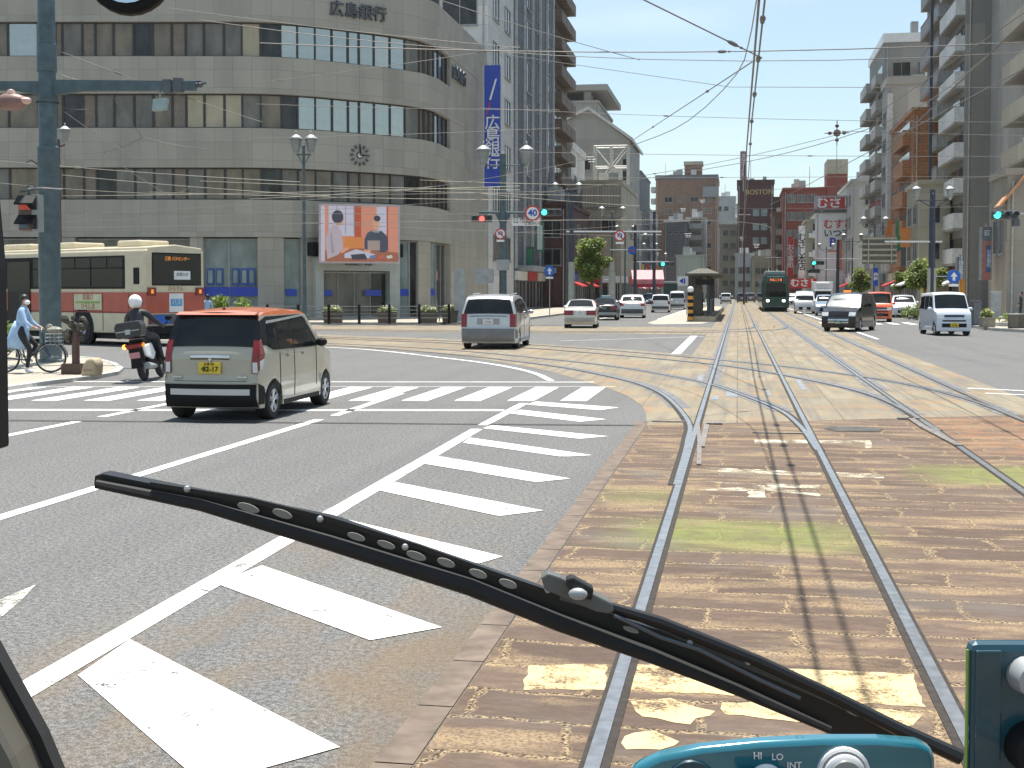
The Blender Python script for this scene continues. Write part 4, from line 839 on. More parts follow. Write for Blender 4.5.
#NEXT
# ------------------------------------------------------------------ street furniture
def lantern(root, x, y, z, s=1.0):
    mb = MB(); mb.lathe([(.0, 0), (.10*s, .0), (.13*s, .06*s), (.22*s, .5*s), (.0, .5*s)], (x, y, z), n=6, k=0); o = mb.obj('lantern_glass', LANT, root)
    mb = MB(); mb.lathe([(.28*s, .5*s), (.27*s, .55*s), (.10*s, .68*s), (.04*s, .70*s), (.03*s, .82*s), (0, .84*s)], (x, y, z), n=10); mb.lathe([(0, -.12*s), (.05*s, -.1*s), (.11*s, .0), (.0, .01)], (x, y, z), n=8)
    for a in range(6): mb.tube([(x+.12*s*cos(a*pi/3), y+.12*s*sin(a*pi/3), z), (x+.225*s*cos(a*pi/3), y+.225*s*sin(a*pi/3), z+.5*s)], .012*s, 4)
    mb.obj('lantern_frame', GREY, o); return o
def lamp2(label, px, D, ytop, mat, arm=.75, s=1.1, single=False, group=None, rz=PSI, cross=True, loc=None):
    c = loc or BX(px, D); zt = H+(YH-ytop)*c.dot(FH)/F; t = thing('street_lamp', label, 'street lamp', (c.x, c.y, .1), rz, group); zt -= .1
    mb = MB(); mb.lathe([(.2, 0), (.2, .5), (.12, .7), (.1, 2), (.07, zt-.9), (.06, zt-.75), (0, zt-.75)], n=10); mb.obj('pole', mat, t)
    mb = MB(); xs = (0,) if single else (-arm, arm)
    if not single:
        mb.tube([(-arm, 0, zt-.95*s), (arm, 0, zt-.95*s)], .04); mb.tube([(-arm*.8, 0, zt-.95*s), (0, 0, zt-1.4*s), (arm*.8, 0, zt-.95*s)], .03); mb.ball((0, 0, zt-.62*s), .09)
    else: mb.tube([(0, 0, zt-1.1*s), (.3, 0, zt-1.0*s)], .04)
    mb.obj('arm', mat, t)
    for x in xs: lantern(t, x+(.3 if single else 0), 0, zt-.84*s, s)
    return t
lamp2('teal double headed street lamp in front of the bank curve', 304.5, 66, 132, POLE, .38, 1.25)
lamp2('brown single street lamp just right of the thick steel pole', 60.5, 60, 124, POLEB, single=True, s=1.0)
lamp2('double lantern street lamp before the tan box balconies at right', 932, 74, 184, POLEN, .95, 1.0)
lamp2('double lantern lamp left of the leafy tree by the brown tower', 567, 105, 181, POLE, .95, 1.1); lamp2('double lantern lamp in front of the brown shop building', 612, 118, 205, POLE, .95, 1.1)
for i, (px, D, yt) in enumerate(((627, 150, 222), (640, 175, 230), (652, 200, 240), (662, 228, 250))): lamp2('small distant double lantern lamp along the far left kerb', px-2, D, yt+2, POLE, .95, 1.1, group='far lamps on the left kerb')
for i, (px, D, yt) in enumerate(((874, 112, 215), (852, 142, 232), (826, 180, 242), (806, 230, 255))): lamp2('small distant double lantern lamp along the far right kerb', px, D, yt, POLE, .95, 1.1, group='far lamps on the right kerb')

def signal(parent, x, y, z, k=1.0, lit=2, mats=(LEDG, LEDR), rz=0, horiz=True, n=3, name='signal_head'):
    # three lamp horizontal head facing -y; lit = index from left
    w_ = .42*k*n; mb = MB(); mb.box(-w_/2, w_/2, 0, .25*k, -.21*k, .21*k)
    o = mb.obj(name, DKGREY, parent, loc=(x, y, z), rot=(0, 0 if horiz else pi/2, rz), bevel=.04*k)
    for i in range(n):
        cx = -w_/2+.42*k*(i+.5); mt = mats[0 if lit == 0 and i == 0 else 1] if i == lit else M('unlit_lens', (.03, .03, .035), .3)
        if i == lit: mt = mats[0] if lit == 0 else mats[1]
        q = MB(); q.disc((cx, 0), .16*k, -.03, 0, 14); q.obj('lens', mt, o)
        q = MB(); vs = []
        for a in range(9): an = pi*a/8; vs.append((cx+.18*k*cos(an), .18*k*sin(an)))
        poly = vs+[(cx+.155*k*cos(pi*a/8), .155*k*sin(pi*a/8)) for a in range(8, -1, -1)]
        q.prism(poly, -.26*k, 0, 'y'); q.obj('visor', DKGREY, o)
    return o
def roundsign(label, px, py, D, r, rim, face, sym=None, symat=None, size=.5, cat='road sign', group=None, plate=True, rz=PSI):
    c = BX(px, D); z = H+(YH-py)*D/F; t = thing('round_sign', label, cat, (c.x, c.y, z-r), rz, group)
    mb = MB(); mb.disc((0, r), r, -.03, 0); mb.obj('sign_face', rim, t); mb = MB(); mb.disc((0, r), r*.78, -.045, -.03); mb.obj('sign_center', face, t)
    if sym == 'bar': mb = MB(); mb.box(-r*.5, r*.5, -.06, -.045, r*.85, r*1.15); mb.obj('symbol', symat, t)
    elif sym == 'arrow': mb = MB(); mb.prism([(-.09*r*2, r*.4), (.09*r*2, r*.4), (.09*r*2, r), (.5*r, r), (0, r*1.65), (-.5*r, r), (-.09*r*2, r)], -.06, -.045, 'y'); mb.obj('symbol', symat, t)
    elif sym == 'uturn':
        mb = MB(); mb.tube([(r*.3, -.055, r*.55), (r*.3, -.055, r*1.25), (0, -.055, r*1.5), (-r*.3, -.055, r*1.25), (-r*.3, -.055, r*.8)], r*.1, 4); mb.obj('symbol', symat, t); mb = MB(); mb.tube([(-r*.6, -.07, r*1.6), (r*.6, -.07, r*.4)], r*.09, 4); mb.obj('slash', RED, t)
    elif sym: text('lettering', sym, size, t, (0, -.05, r), symat, .01, bold=.012)
    if plate: mb = MB(); mb.box(-r*.7, r*.7, -.02, .02, -r*.45, -r*.08); mb.obj('sub_plate', WHITE, t)
    mb = MB(); mb.box(-.05, .05, .0, .09, -r*.4, 2*r); mb.obj('bracket', GREY, t)
    return t
# the big steel pole at the left with its beam
c = BX(50, 33); t = thing('steel_pole', 'thick blue grey steel pole standing on the left traffic island', 'pole', (c.x, c.y, .07), PSI)
mb = MB(); mb.lathe([(.36, 0), (.36, .06), (.27, .08), (.265, 5.4), (.27, 5.42), (.225, 5.46), (.215, 7.3), (.245, 7.32), (.245, 8.0), (.215, 8.02), (.20, 16), (0, 16)], n=20); mb.obj('pole', POLE, t, smooth=True)
zb = H+(YH-88)*33/F-.07; mb = MB(); k = 33/F
mb.box(-62*k, 0, -.1, .1, zb-.1, zb+.12); mb.prism([(0, zb-.26), (34*k, zb-.12), (148*k, zb-.1), (148*k, zb+.12), (0, zb+.16)], -.1, .1, 'y'); mb.prism([(0, zb-.26), (-34*k, zb-.1), (0, zb-.1)], -.09, .09, 'y'); mb.obj('beam', POLE, t)
mb = MB(); mb.box(116*k, 124*k, -.14, .14, zb-.16, zb+.16); mb.box(126*k, 135*k, -.12, .12, zb-.14, zb+.2); mb.tube([(134*k, 0, zb), (158*k, 0, zb+.1)], .05); mb.tube([(130*k, 0, zb+.12), (153*k, 0, zb+.14)], .03)
for i in range(5): mb.ball(((136+i*4)*k, 0, zb+.04), .075)
mb.obj('beam_clamps', DKGREY, t)
mb = MB(); mb.lathe([(.29, 6.55), (.29, 6.6), (.24, 6.6)], n=20); mb.lathe([(.225, 9.8), (.24, 9.82), (.24, 9.9), (.21, 9.92)], n=20); mb.obj('collar', POLE, t)
mb = MB(); mb.prism([(105*k, zb-.62), (118*k, zb-.58), (120*k, zb-.3), (106*k, zb-.33)], -.12, .12, 'y'); mb.tube([(112*k, 0, zb-.3), (112*k, 0, zb)], .025); mb.obj('hanging_detector', M('pale_teal', (.28, .37, .36), .5), t)
mb = MB()
for i, z in enumerate((5.0, 4.4, 3.7)): mb.tube([(-.27, 0, z), (-.4, -.1, z+.1), (-.55, 0, z+.05)], .025)
mb.obj('cable_clips', DKGREY, t)
# rounded reddish signal back and pedestrian signal
c = BX(14, 27); t = thing('traffic_signal', 'rounded brownish red signal housing cut by the left frame edge', 'traffic light', (c.x, c.y, H+(YH-112)*27/F), PSI)
mb = MB(); mb.ball((0, 0, .18), .36, 14, sc=(1, .55, .5)); mb.obj('housing', M('signal_back_brown', (.22, .12, .10), .5), t, smooth=True); mb = MB(); mb.ball((.32, -.05, .2), .11, 10, sc=(1.1, 1, .7)); mb.ball((0, 0, .35), .1, 8); mb.obj('side_cap', M('pink_cap', (.55, .36, .3), .5), t, smooth=True)
mb = MB(); mb.tube([(-.3, .1, .2), (-1.5, .1, .2)], .05); mb.obj('arm', GREY, t)
c = BX(28, 31); t = thing('pedestrian_signal', 'pedestrian signal with dark visors hanging left of the thick steel pole', 'traffic light', (c.x, c.y, H+(YH-231)*31/F), PSI)
mb = MB(); mb.box(-.22, .25, 0, .3, 0, .85); mb.obj('housing', M('signal_brown', (.13, .085, .07), .5), t, bevel=.05); mb = MB(); mb.box(.12, .28, -.02, .34, -.02, .87); mb.obj('side_plate', LANT, t)
mb = MB(); mb.box(-.17, .1, -.03, 0, .5, .76); mb.obj('red_figure_panel', M('dim_red_figure', (.35, .05, .03), .4, emit=.35), t); mb = MB(); mb.box(-.17, .1, -.03, 0, .07, .3); mb.obj('lower_panel', M('dim_blue_panel', (.10, .17, .24), .3), t)
for z in (.8, .34): mb = MB(); mb.prism([(-.3, z-.2), (-.3, z-.16), (-.02, z+.04), (-.02, z-.0)], -.2, .24, 'x'); mb.prism([(-.3, z-.2), (-.02, z), (-.02, z-.3)], .1, .24, 'x'); mb.obj('visor', BLACK, t)
mb = MB(); mb.tube([(0, .15, .85), (0, .15, 1.0), (.3, .2, 1.02), (.7, .4, 1.0)], .04); mb.tube([(-.2, .1, .93), (.2, .05, 1.0)], .03); mb.obj('hanger', DKGREY, t)
# concrete block bollard cluster on the island
c = BX(75, DG(377)+.0); t = thing('island_bollard', 'short dark bollard with a cluster of covered lamps on the island', 'bollard', (c.x, c.y, .07), PSI)
mb = MB(); mb.lathe([(.1, .2), (.085, .25), (.08, 1.0), (0, 1.0)], n=12); mb.obj('post', POLEB, t)
mb = MB(); random.seed(4)
for i in range(22): mb.ball((random.uniform(-.24, .2), random.uniform(-.12, .12), random.uniform(.74, 1.22)), random.uniform(.05, .10), 8)
mb.obj('lamp_cluster', M('mottled_dark_cover', (.07, .065, .05), .7, 0, -.6, 9), t, smooth=True)
mb = MB(); mb.box(-.28, .16, -.16, .2, 0, .22); mb.obj('base_block', M('brown_block', (.13, .09, .065), .85), t, bevel=.02)
c = BX(90, DG(379)); t = thing('curved_concrete_block', 'cream rounded concrete wheel stop beside the dark bollard', 'concrete block', (c.x, c.y, .07), PSI)
mb = MB(); mb.prism([(-.17, 0), (.15, 0), (.17, .28), (.1, .38), (-.04, .36), (-.12, .2)], -.2, .35, 'y'); mb.obj('block', M('cream_concrete', (.44, .36, .24), .8), t, bevel=.05)
mb = MB(); mb.prism([(-.10, .1), (.1, .1), (.1, .16), (-.1, .16)], -.206, -.2, 'y'); mb.obj('weathered_patch', M('cream_dark', (.3, .24, .16), .8), t)
# guard rail in front of the bank
p0, p1 = BX(205, 67.6), BX(449, 69.5); L = (p1-p0).length; an = math.atan2(p1.y-p0.y, p1.x-p0.x)
t = thing('guard_rail', 'dark metal guard rail along the kerb in front of the bank', 'fence', (p0.x, p0.y, .13), an)
n = 8
for i in range(n+1): x = L*i/n; mb = MB(); mb.lathe([(.09, 0), (.075, .03), (.07, .95), (.085, .96), (.06, 1.04), (0, 1.06)], (x, 0, 0), n=8); mb.obj('post', BLACK, t)
for z in (.3, .52, .72, .92): mb = MB(); mb.tube([(0, 0, z), (L, 0, z)], .026); mb.obj('rail', M('worn_rail', (.15, .155, .16), .5, .5), t)
LEAF = []
for i, c_ in enumerate(((.05, .085, .015), (.13, .18, .03), (.27, .31, .06))): 
    m, tt, b_ = nodes('leaf_%s' % ('dark', 'mid', 'light')[i]); P, _ = wpos(tt)
    tt.links.new(mixc(tt, noise(tt, P, 3, 3), tuple(k*.6 for k in c_), tuple(k*1.4 for k in c_)), b_.inputs['Base Color']); b_.inputs['Roughness'].default_value = .55
    tr = N(tt, 'ShaderNodeBsdfTranslucent'); tr.inputs[0].default_value = (c_[0]*1.6, c_[1]*1.8, c_[2], 1); mxs = N(tt, 'ShaderNodeMixShader'); mxs.inputs[0].default_value = .35
    o_ = tt.nodes['Material Output']; tt.links.new(b_.outputs[0], mxs.inputs[1]); tt.links.new(tr.outputs[0], mxs.inputs[2]); tt.links.new(mxs.outputs[0], o_.inputs[0]); LEAF.append(m)
BARK = M('bark', (.13, .10, .075), .9, 0, .3, 12)
def leaves(mb, c, r, n, s=.12, sc=(1, 1, 1), kk=None):
    for i in range(n):
        v = Vector((random.gauss(0, 1), random.gauss(0, 1), random.gauss(0, 1))).normalized()*r*random.random()**.45
        p = Vector((c[0]+v.x*sc[0], c[1]+v.y*sc[1], c[2]+v.z*sc[2])); a = Vector((random.gauss(0, 1), random.gauss(0, 1), random.gauss(0, .7))).normalized(); b = a.orthogonal().normalized(); ss = s*random.uniform(.6, 1.3)
        mb.add([p-a*ss, p+b*ss*.5, p+a*ss, p-b*ss*.5], [(0, 1, 2, 3)], random.choice([0, 1, 1, 2]) if kk is None else kk)
def tree(label, px, D, ytop, ybot, wpx, seed, trunk=.12, base=None):
    random.seed(seed); c = BX(px, D); zt = H+(YH-ytop)*D/F-.13; zb = H+(YH-ybot)*D/F-.13; rw = wpx/2*D/F; t = thing('street_tree', label, 'tree', (c.x, c.y, .13), PSI)
    mb = MB(); zc = (zt+zb)/2; mb.tube([(0, 0, 0), (.05, 0, zb*.6), (-.05, .05, zb+.3), (0, 0, zc)], [trunk*1.3, trunk, trunk*.8, trunk*.4], 8)
    cl = []
    for i in range(16):
        a = random.uniform(0, 2*pi); h = random.uniform(0, 1); rr = rw*(.82 if .1 < h < .7 else .45)*random.uniform(.6, 1.05); q = (rr*cos(a), rr*sin(a)*.8, zb+(zt-zb)*(.12+.76*h)); cl.append((q, rw*random.uniform(.28, .48)))
        mb.tube([(0, 0, zb*.8+(q[2]-zb)*.3+.2), (q[0]*.5, q[1]*.5, q[2]-.3), q], [.05, .035, .015], 5)
    mb.obj('trunk', BARK, t); cr_ = MB()
    for q, r in cl: leaves(cr_, q, r, 380, .12, (1, 1, .9))
    leaves(cr_, (0, 0, zb+(zt-zb)*.45), rw*.7, 900, .12, (.95, .9, (zt-zb)/2/rw))
    cr_.obj('crown', LEAF, t); return t
tree('bushy green street tree on the left pavement by the shops', 592, 100, 238, 282, 40, 3, .16); tree('green street tree beside the right hand pole', 925, 88, 258, 288, 42, 9, .13)
tree('small thin street tree further back on the right pavement', 860, 140, 268, 293, 22, 5, .1); tree('small pale tree by the far right shops', 900, 120, 270, 292, 14, 6, .08)
# planters
def planter(label, px, D, w_, h_, mat, fl, group=None, hh=.45):
    c = BX(px, D); t = thing('planter', label, 'planter', (c.x, c.y, .13), PSI, group); mb = MB(); mb.prism([(-w_/2*.88, 0), (w_/2*.88, 0), (w_/2, h_), (-w_/2, h_)], -.3, .3, 'y'); mb.box(-w_/2-.03, w_/2+.03, -.33, .33, h_, h_+.06); mb.obj('trough', mat, t)
    mb = MB(); leaves(mb, (0, 0, h_+.15), w_/2, 260, .09, (1, .7, hh)); mb.obj('foliage', LEAF, t)
    if fl: mb = MB(); leaves(mb, (0, 0, h_+.27), w_/2*.85, 130, .07, (1, .7, hh*.7), 0); mb.obj('flowers', fl, t)
    return t
DKW = M('dark_wood_planter', (.10, .085, .06), .8); CFL = M('cream_flowers', (.7, .66, .5), .7)
for px, lab in ((333, 'left of the three flower planters before the bank doors'), (387, 'middle flower planter directly under the video screen'), (428, 'right flower planter near the bank curve')): planter(lab, px, 70.8, 1.05, .55, DKW, CFL, 'planters before the bank')
planter('flower planter half hidden behind the silver minivan', 450, 72, .9, .6, DKW, CFL, 'planters before the bank')
planter('square planter with yellow green grass on the right pavement', 987.5, 62.5, .62, .42, M('stone_planter', (.30, .26, .2), .85), M('straw', (.5, .45, .2), .8), hh=1.1)
def hedge(label, px, D, w_, h_, seed): 
    random.seed(seed); c = BX(px, D); t = thing('shrub', label, 'shrub', (c.x, c.y, .13), PSI); mb = MB()
    for i in range(int(w_*2.5)): leaves(mb, (-w_/2+w_*random.random(), random.uniform(-.2, .2), h_*random.uniform(.3, .8)), .45, 160, .1)
    mb.obj('foliage', LEAF, t); mb = MB(); [mb.tube([(x, 0, 0), (x+.05, 0, h_*.6)], .03, 5) for x in (-w_*.3, 0, w_*.3)]; mb.obj('stem', BARK, t)
hedge('dark low shrub beside the bank side entrance', 446, 74, 1.3, 1.2, 2); hedge('green shrub bed behind the cyclist on the left', 4, 34, 1.0, .9, 3); hedge('dark bushy shrub between the bus and the beige car', 236, 64, 2.2, 1.6, 8)
hedge('low planting at the foot of the right tree', 915, 84, 1.6, .7, 12)

# signal pole in front of the bank side wall
c = BX(503, 72); t = thing('signal_pole', 'dark signal pole with cross arm in front of the bank side wall', 'pole', (c.x, c.y, .1), PSI); k = 72/F; z0 = H-.1
mb = MB(); mb.lathe([(.25, 0), (.22, .1), (.2, 3), (.17, (YH-155)*k+z0), (0, (YH-155)*k+z0)], n=12); mb.obj('pole', POLE, t)
za = (YH-213.5)*k+z0; mb = MB(); mb.tube([(-24*k, 0, za+.06), (56*k, 0, za)], .09); mb.prism([(-8*k, za), (8*k, za), (3*k, za-.6), (-3*k, za-.6)], -.06, .06, 'y'); mb.obj('cross_arm', POLE, t)
mb = MB(); mb.tube([(-19*k, 0, z0+(YH-166)*k), (24*k, 0, z0+(YH-166)*k)], .05); mb.tube([(-2*k, 0, z0+(YH-205)*k), (-2*k+.2, -.2, z0+(YH-198)*k)], .07); mb.obj('lamp_arm', POLE, t)
for x in (-19.5, 23.5): lantern(t, x*k, 0, z0+(YH-165)*k, 1.5)
sg = signal(t, -21*k, -.12, (YH-219)*k+z0, .92, lit=1, mats=(LEDR, LEDR)); 
sg2 = signal(t, 48*k, -.1, za+.04, .92, lit=0, mats=(LEDG, LEDG))
mb = MB(); mb.box(9*k, 37*k, -.06, 0, z0+(YH-226)*k, z0+(YH-218)*k); mb.obj('place_name_board', WHITE, t); text('lettering', '十日市町', .36, t, (16*k, -.075, z0+(YH-221)*k), DKGREY, .008); text('lettering', 'とおかいち', .2, t, (30*k, -.075, z0+(YH-224)*k), DKGREY, .008)
mb = MB(); mb.box(-.35, .35, -.3, .3, 2.9, 3.5); mb.box(-1.6, -.5, -.3, .1, 2.2, 3.0); mb.box(-1.5, -.6, -.32, -.3, 2.4, 2.9); mb.box(-2.7, -2.1, -.2, .2, .1, 3); mb.obj('control_box', GREY, t)
roundsign('round red rimmed speed limit sign reading 40', 532.5, 213.5, 71.6, .43, RED, WHITE, '40', BLUE, .5, plate=False)
roundsign('small round no-turn sign low on the bank side signal pole', 500.5, 234, 71.3, .3, RED, WHITE, 'uturn', BLUE)
# pole with grey arms by the tree
def armpole(label, px, D, ytop, arms, mat=POLEN, base=None, r=.16, cat='pole'):
    c = BX(px, D); t = thing('pole', label, cat, (c.x, c.y, .1), PSI); k = D/F; zt = H-.1+(YH-ytop)*k
    zs = H-.1+(YH-base)*k if base else 0
    if base: mb = MB(); mb.lathe([(r*1.35, 0), (r*1.25, zs), (0, zs)], n=12); mb.obj('pole_base', POLEC, t)
    mb = MB(); mb.lathe([(r, zs+.002), (r*.8, zt), (0, zt)], n=10); mb.obj('shaft', mat, t)
    for (x0, x1, y, rr) in arms: mb = MB(); mb.tube([((x0-px)*k, -.05, H-.1+(YH-y)*k), ((x1-px)*k, -.05, H-.1+(YH-y)*k)], rr, 6); mb.obj('arm', GREY, t)
    return t
armpole('navy topped pole with long grey arm left of the leafy tree', 571.5, 84, 188, [(566, 661, 232, .07)], base=262)
roundsign('round no u-turn sign hanging from the long grey arm', 619.5, 236, 83.8, .36, RED, WHITE, 'uturn', BLUE)
t = armpole('dark pole carrying a blue round sign and thin arm, mid left', 635, 110, 225, [(610, 661, 250, .05), (633, 668, 262, .06)])
sg = signal(t, 32*110/F, -.1, H-.1+(YH-264)*110/F, .9, lit=0)
roundsign('small blue round no parking sign on the mid left pole', 632, 250.5, 109, .36, BLUER, BLUER, 'bar', RED, plate=False)
armpole('dark bare pole just left of the tram stop', 654, 118, 212, [(640, 661, 235, .05)]); armpole('thin lamp pole behind the tram stop shelter', 744, 170, 165, [(738, 750, 215, .05)], POLEB, r=.14)
roundsign('blue round arrow sign beside the left pavement', 549.5, 271, 92, .38, BLUER, BLUER, 'arrow', WHITE); c = BX(549.5, 92.1); t = thing('sign_post', 'thin grey post carrying the left blue arrow sign', 'post', (c.x, c.y, .13)); mb = MB(); mb.tube([(0, .1, 0), (0, .1, 3.4)], .035); mb.obj('post', GREY, t); mb = MB(); mb.box(-.1, .1, 0, .2, 0, .02); mb.obj('foot_plate', GREY, t)
armpole('pale concrete pole standing right of the leafy tree', 612, 96, 262, [(604, 616, 280, .04)], POLEC, base=272, r=.2)
t = armpole('navy topped pole carrying the overhead road sign, right pavement', 931.5, 76, 190, [(884, 941, 242, .07), (928, 954, 276.5, .03)], base=268, r=.2)
roundsign('blue round bicycle and walkers sign on an arm at right', 953.5, 276.5, 75.5, .40, BLUER, BLUER, 'arrow', WHITE)
c = BX(879, 77); t = thing('overhead_road_sign', 'back of a wide slatted overhead road sign on the right', 'road sign', (c.x, c.y, H+(YH-264)*77/F), PSI); k = 77/F
mb = MB(); mb.box(-17*k, 17*k, 0, .06, 0, 27*k); mb.obj('panel', M('olive_grey_panel', (.13, .13, .10), .6), t); mb = MB()
for i in range(5): mb.box(-17*k, 17*k, -.1, -.002, (2+i*5.6)*k, (4+i*5.6)*k)
mb.box(-12*k, -11*k, -.14, -.1, 0, 27*k); mb.box(11*k, 12*k, -.14, -.1, 0, 27*k); mb.obj('stiffener', M('pale_brown', (.33, .30, .23), .6), t)
t = armpole('dark pole with two signal arms in front of the white sign building', 837.5, 112, 240, [(812, 838, 270, .06), (813, 862, 259, .05)], POLEN)
signal(t, -20*112/F, -.1, H-.1+(YH-263)*112/F, .85, lit=0); signal(t, -24*112/F, -.1, H-.1+(YH-271)*112/F, .85, lit=9)
# near right signal
c = BX(1042, 62); t = thing('signal_pole', 'signal pole beyond the right frame edge with green light on its arm', 'traffic light', (c.x, c.y, .13), PSI); k = 62/F
mb = MB(); mb.lathe([(.18, 0), (.15, 7), (0, 7)], n=12); mb.obj('pole', POLE, t); za = H-.13+(YH-215)*k; mb = MB(); mb.tube([(0, 0, za), (-32*k, 0, za+.05)], .06); mb.obj('arm', GREY, t)
signal(t, -38*k, -.1, za-.02, .98, lit=0); mb = MB(); mb.box(-30*k, -24*k, -.1, .15, za-.55, za-.2); mb.obj('hanging_box', DKGREY, t)
vsign('navy vertical sign with pale characters over the right pavement', 957.5, 963.5, 257, 280.5, 100, M('navy_sign', (.012, .03, .14), .4), '法律事務所', M('pale_lettering', (.6, .7, .8), .5), .42, ls=.85)
s, W_, Z_ = vsign('tall vertical sign in blue, red and grey beside the arched windows', 981.5, 990.5, 227, 280, 83, M('dim_red_sign', (.35, .16, .13), .5), '', WHITE, .4)
mb = MB(); mb.box(-W_/2+.25, W_/2-.02, -.03, 0, .5, 2.2); mb.obj('blue_panel', M('dim_blue_panel2', (.06, .11, .26), .5), s); mb = MB(); mb.box(-W_/2, W_/2, -.04, 0, 2.5, Z_-.05); mb.obj('grey_panel', M('sign_slate', (.12, .16, .19), .5), s)
text('lettering', '酒', .36, s, (0, -.06, Z_-.42), WHITE, .01, bold=.01); text('lettering', 'お食事処', .33, s, (.14, -.045, 1.35), M('pale_lettering', (.6, .7, .8), .5), .01, vertical=True, ls=.85)
vsign('small blue vertical shop sign on a dark pole, mid right', 873, 878, 268, 286, 108, BLUE, '歯科', WHITE, .34, ls=1)
# right pavement objects
c = BX(977, 66); t = thing('utility_box', 'grey street utility cabinet on the right pavement', 'utility box', (c.x, c.y, .13), PSI); mb = MB(); mb.box(-.26, .2, -.2, .35, 0, 1.25); mb.obj('cabinet', DKGREY, t, bevel=.02); mb = MB(); mb.box(-.22, .14, -.22, -.2, .1, 1.15); mb.obj('cabinet_door', M('cabinet_door_grey', (.13, .15, .17), .5), t)
c = BX(996, 80); t = thing('utility_box', 'pale grey meter cabinet standing against the beige building', 'utility box', (c.x, c.y, .13), PSI); mb = MB(); mb.box(-.3, .3, -.15, .25, 0, 1.7); mb.obj('cabinet', GREY, t, bevel=.02); mb = MB(); mb.box(-.26, .26, -.17, -.15, .1, 1.6); mb.obj('cabinet_door', GREY, t)
for px, D, lab in ((1013.5, 60.6, 'short dark stone post near the right frame edge'), (1022, 61.2, 'second stone post cut by the right frame edge')):
    c = BX(px, D); t = thing('stone_post', lab, 'stone post', (c.x, c.y, .13), PSI); mb = MB(); mb.box(-.2, .2, -.15, .15, 0, .62); mb.obj('post', M('dark_stone', (.15, .14, .11), .9), t, bevel=.04); mb = MB(); mb.box(-.24, .24, -.2, .2, .62, .69); mb.obj('cap', KERB, t, bevel=.02)
c = BX(1014, 64.5); t = thing('flower_bed', 'low stone edged flower bed at the right frame edge', 'flower bed', (c.x, c.y, .13), PSI); mb = MB(); mb.box(-.9, 2.0, -.4, .4, 0, .2); mb.obj('edging', KERB, t, bevel=.03); mb = MB(); random.seed(31); leaves(mb, (.5, 0, .35), 1.0, 420, .1, (1.4, .4, .35)); mb.obj('foliage', LEAF, t)
c = BX(947, 84); t = thing('banner_flag', 'yellow upright banner flag on a pole by the right shops', 'flag', (BX(921, 88).x, BX(921, 88).y, .13), PSI); mb = MB(); mb.tube([(0, 0, 0), (0, 0, 2.9)], .02); mb.obj('flag_pole', WHITE, t); mb = MB(); mb.box(.02, .55, -.005, .005, .6, 2.8); mb.obj('flag_cloth', M('yellow_cloth', (.62, .6, .06), .7), t)
t = thing('banner_flag', 'orange upright banner flag behind the white kei wagon', 'flag', (BX(959, 90).x, BX(959, 90).y, .13), PSI); mb = MB(); mb.tube([(0, 0, 0), (0, 0, 2.7)], .02); mb.obj('flag_pole', WHITE, t); mb = MB(); mb.box(.02, .4, -.005, .005, .6, 2.6); mb.obj('flag_cloth', M('orange_cloth', (.6, .28, .05), .7), t)
# crash drum / striped marker at the platform end, tram stop
c = BX(690.5, 79.2); t = thing('striped_marker', 'orange and black striped marker post at the platform end', 'marker post', (c.x, c.y, .1), 0)
for i in range(8): mb = MB(); mb.lathe([(0, i*.21), (.17, i*.21), (.17, i*.21+.208), (0, i*.21+.208)], n=12); mb.obj('stripe_band', BLACK if i % 2 else M('marker_orange', (.7, .30, .03), .5), t)
mb = MB(); mb.ball((0, 0, 1.86), .2, 12); mb.obj('lamp_globe', WHITE, t, smooth=True)
t = thing('tram_stop', 'narrow tram stop with dark wall and hipped roof beside the track', 'tram stop', (-2.2, 80, 0))
mb = MB(); mb.box(-.85, .82, 0, 52, 0, .32); mb.obj('platform', M('platform_concrete', (.5, .4, .27), .8), t); mb = MB(); mb.box(.66, .84, -.02, 52, .322, .345); mb.obj('platform_edge', DKGREY, t)
mb = MB(); mb.box(-.83, -.7, 1.0, 24, .33, 2.9); mb.obj('back_wall', M('shelter_wall', (.06, .056, .045), .7), t); mb = MB(); mb.box(-.69, .02, 1.0, 1.1, .33, 2.9); mb.obj('end_wall', M('shelter_wall', (.06, .056, .045), .7), t)
mb = MB(); rf = [(-1.0, 2.95), (1.15, 2.95)]
mb.add([(-.95, .3, 2.95), (1.1, .3, 2.95), (1.1, 26, 2.95), (-.95, 26, 2.95), (-.3, 3.5, 3.3), (.3, 3.5, 3.3), (.3, 24, 3.3), (-.3, 24, 3.3)], [(0, 3, 2, 1), (4, 5, 6, 7), (0, 1, 5, 4), (1, 2, 6, 5), (2, 3, 7, 6), (3, 0, 4, 7)]); mb.box(-.98, 1.13, .27, 26.03, 2.82, 2.948); mb.obj('roof', M('roof_sheet', (.085, .078, .055), .7), t)
for y in (1.5, 6, 11, 16, 21): mb = MB(); mb.box(.3, .42, y, y+.12, .33, 2.82); mb.obj('roof_post', DKGREY, t)
mb = MB(); mb.box(-.35, .75, .6, .75, 2.25, 2.6); mb.obj('stop_name_board', BLACK, t); mb = MB(); mb.box(-.65, -.45, 2, 20, .7, .8); [mb.box(-.62, -.48, y, y+.1, .33, .7) for y in (2.2, 8, 14, 19)]; mb.obj('bench', POLEB, t)
for i in range(5): mb = MB(); mb.tube([(.55, .3+i*1.2, .32), (.55, .3+i*1.2, 1.35)], .03); mb.tube([(.55, .3+i*1.2, 1.33), (.55, 1.5+i*1.2, 1.33)], .03); mb.tube([(.55, .3+i*1.2, .85), (.55, 1.5+i*1.2, .85)], .02); mb.obj('handrail', DKGREY, t)
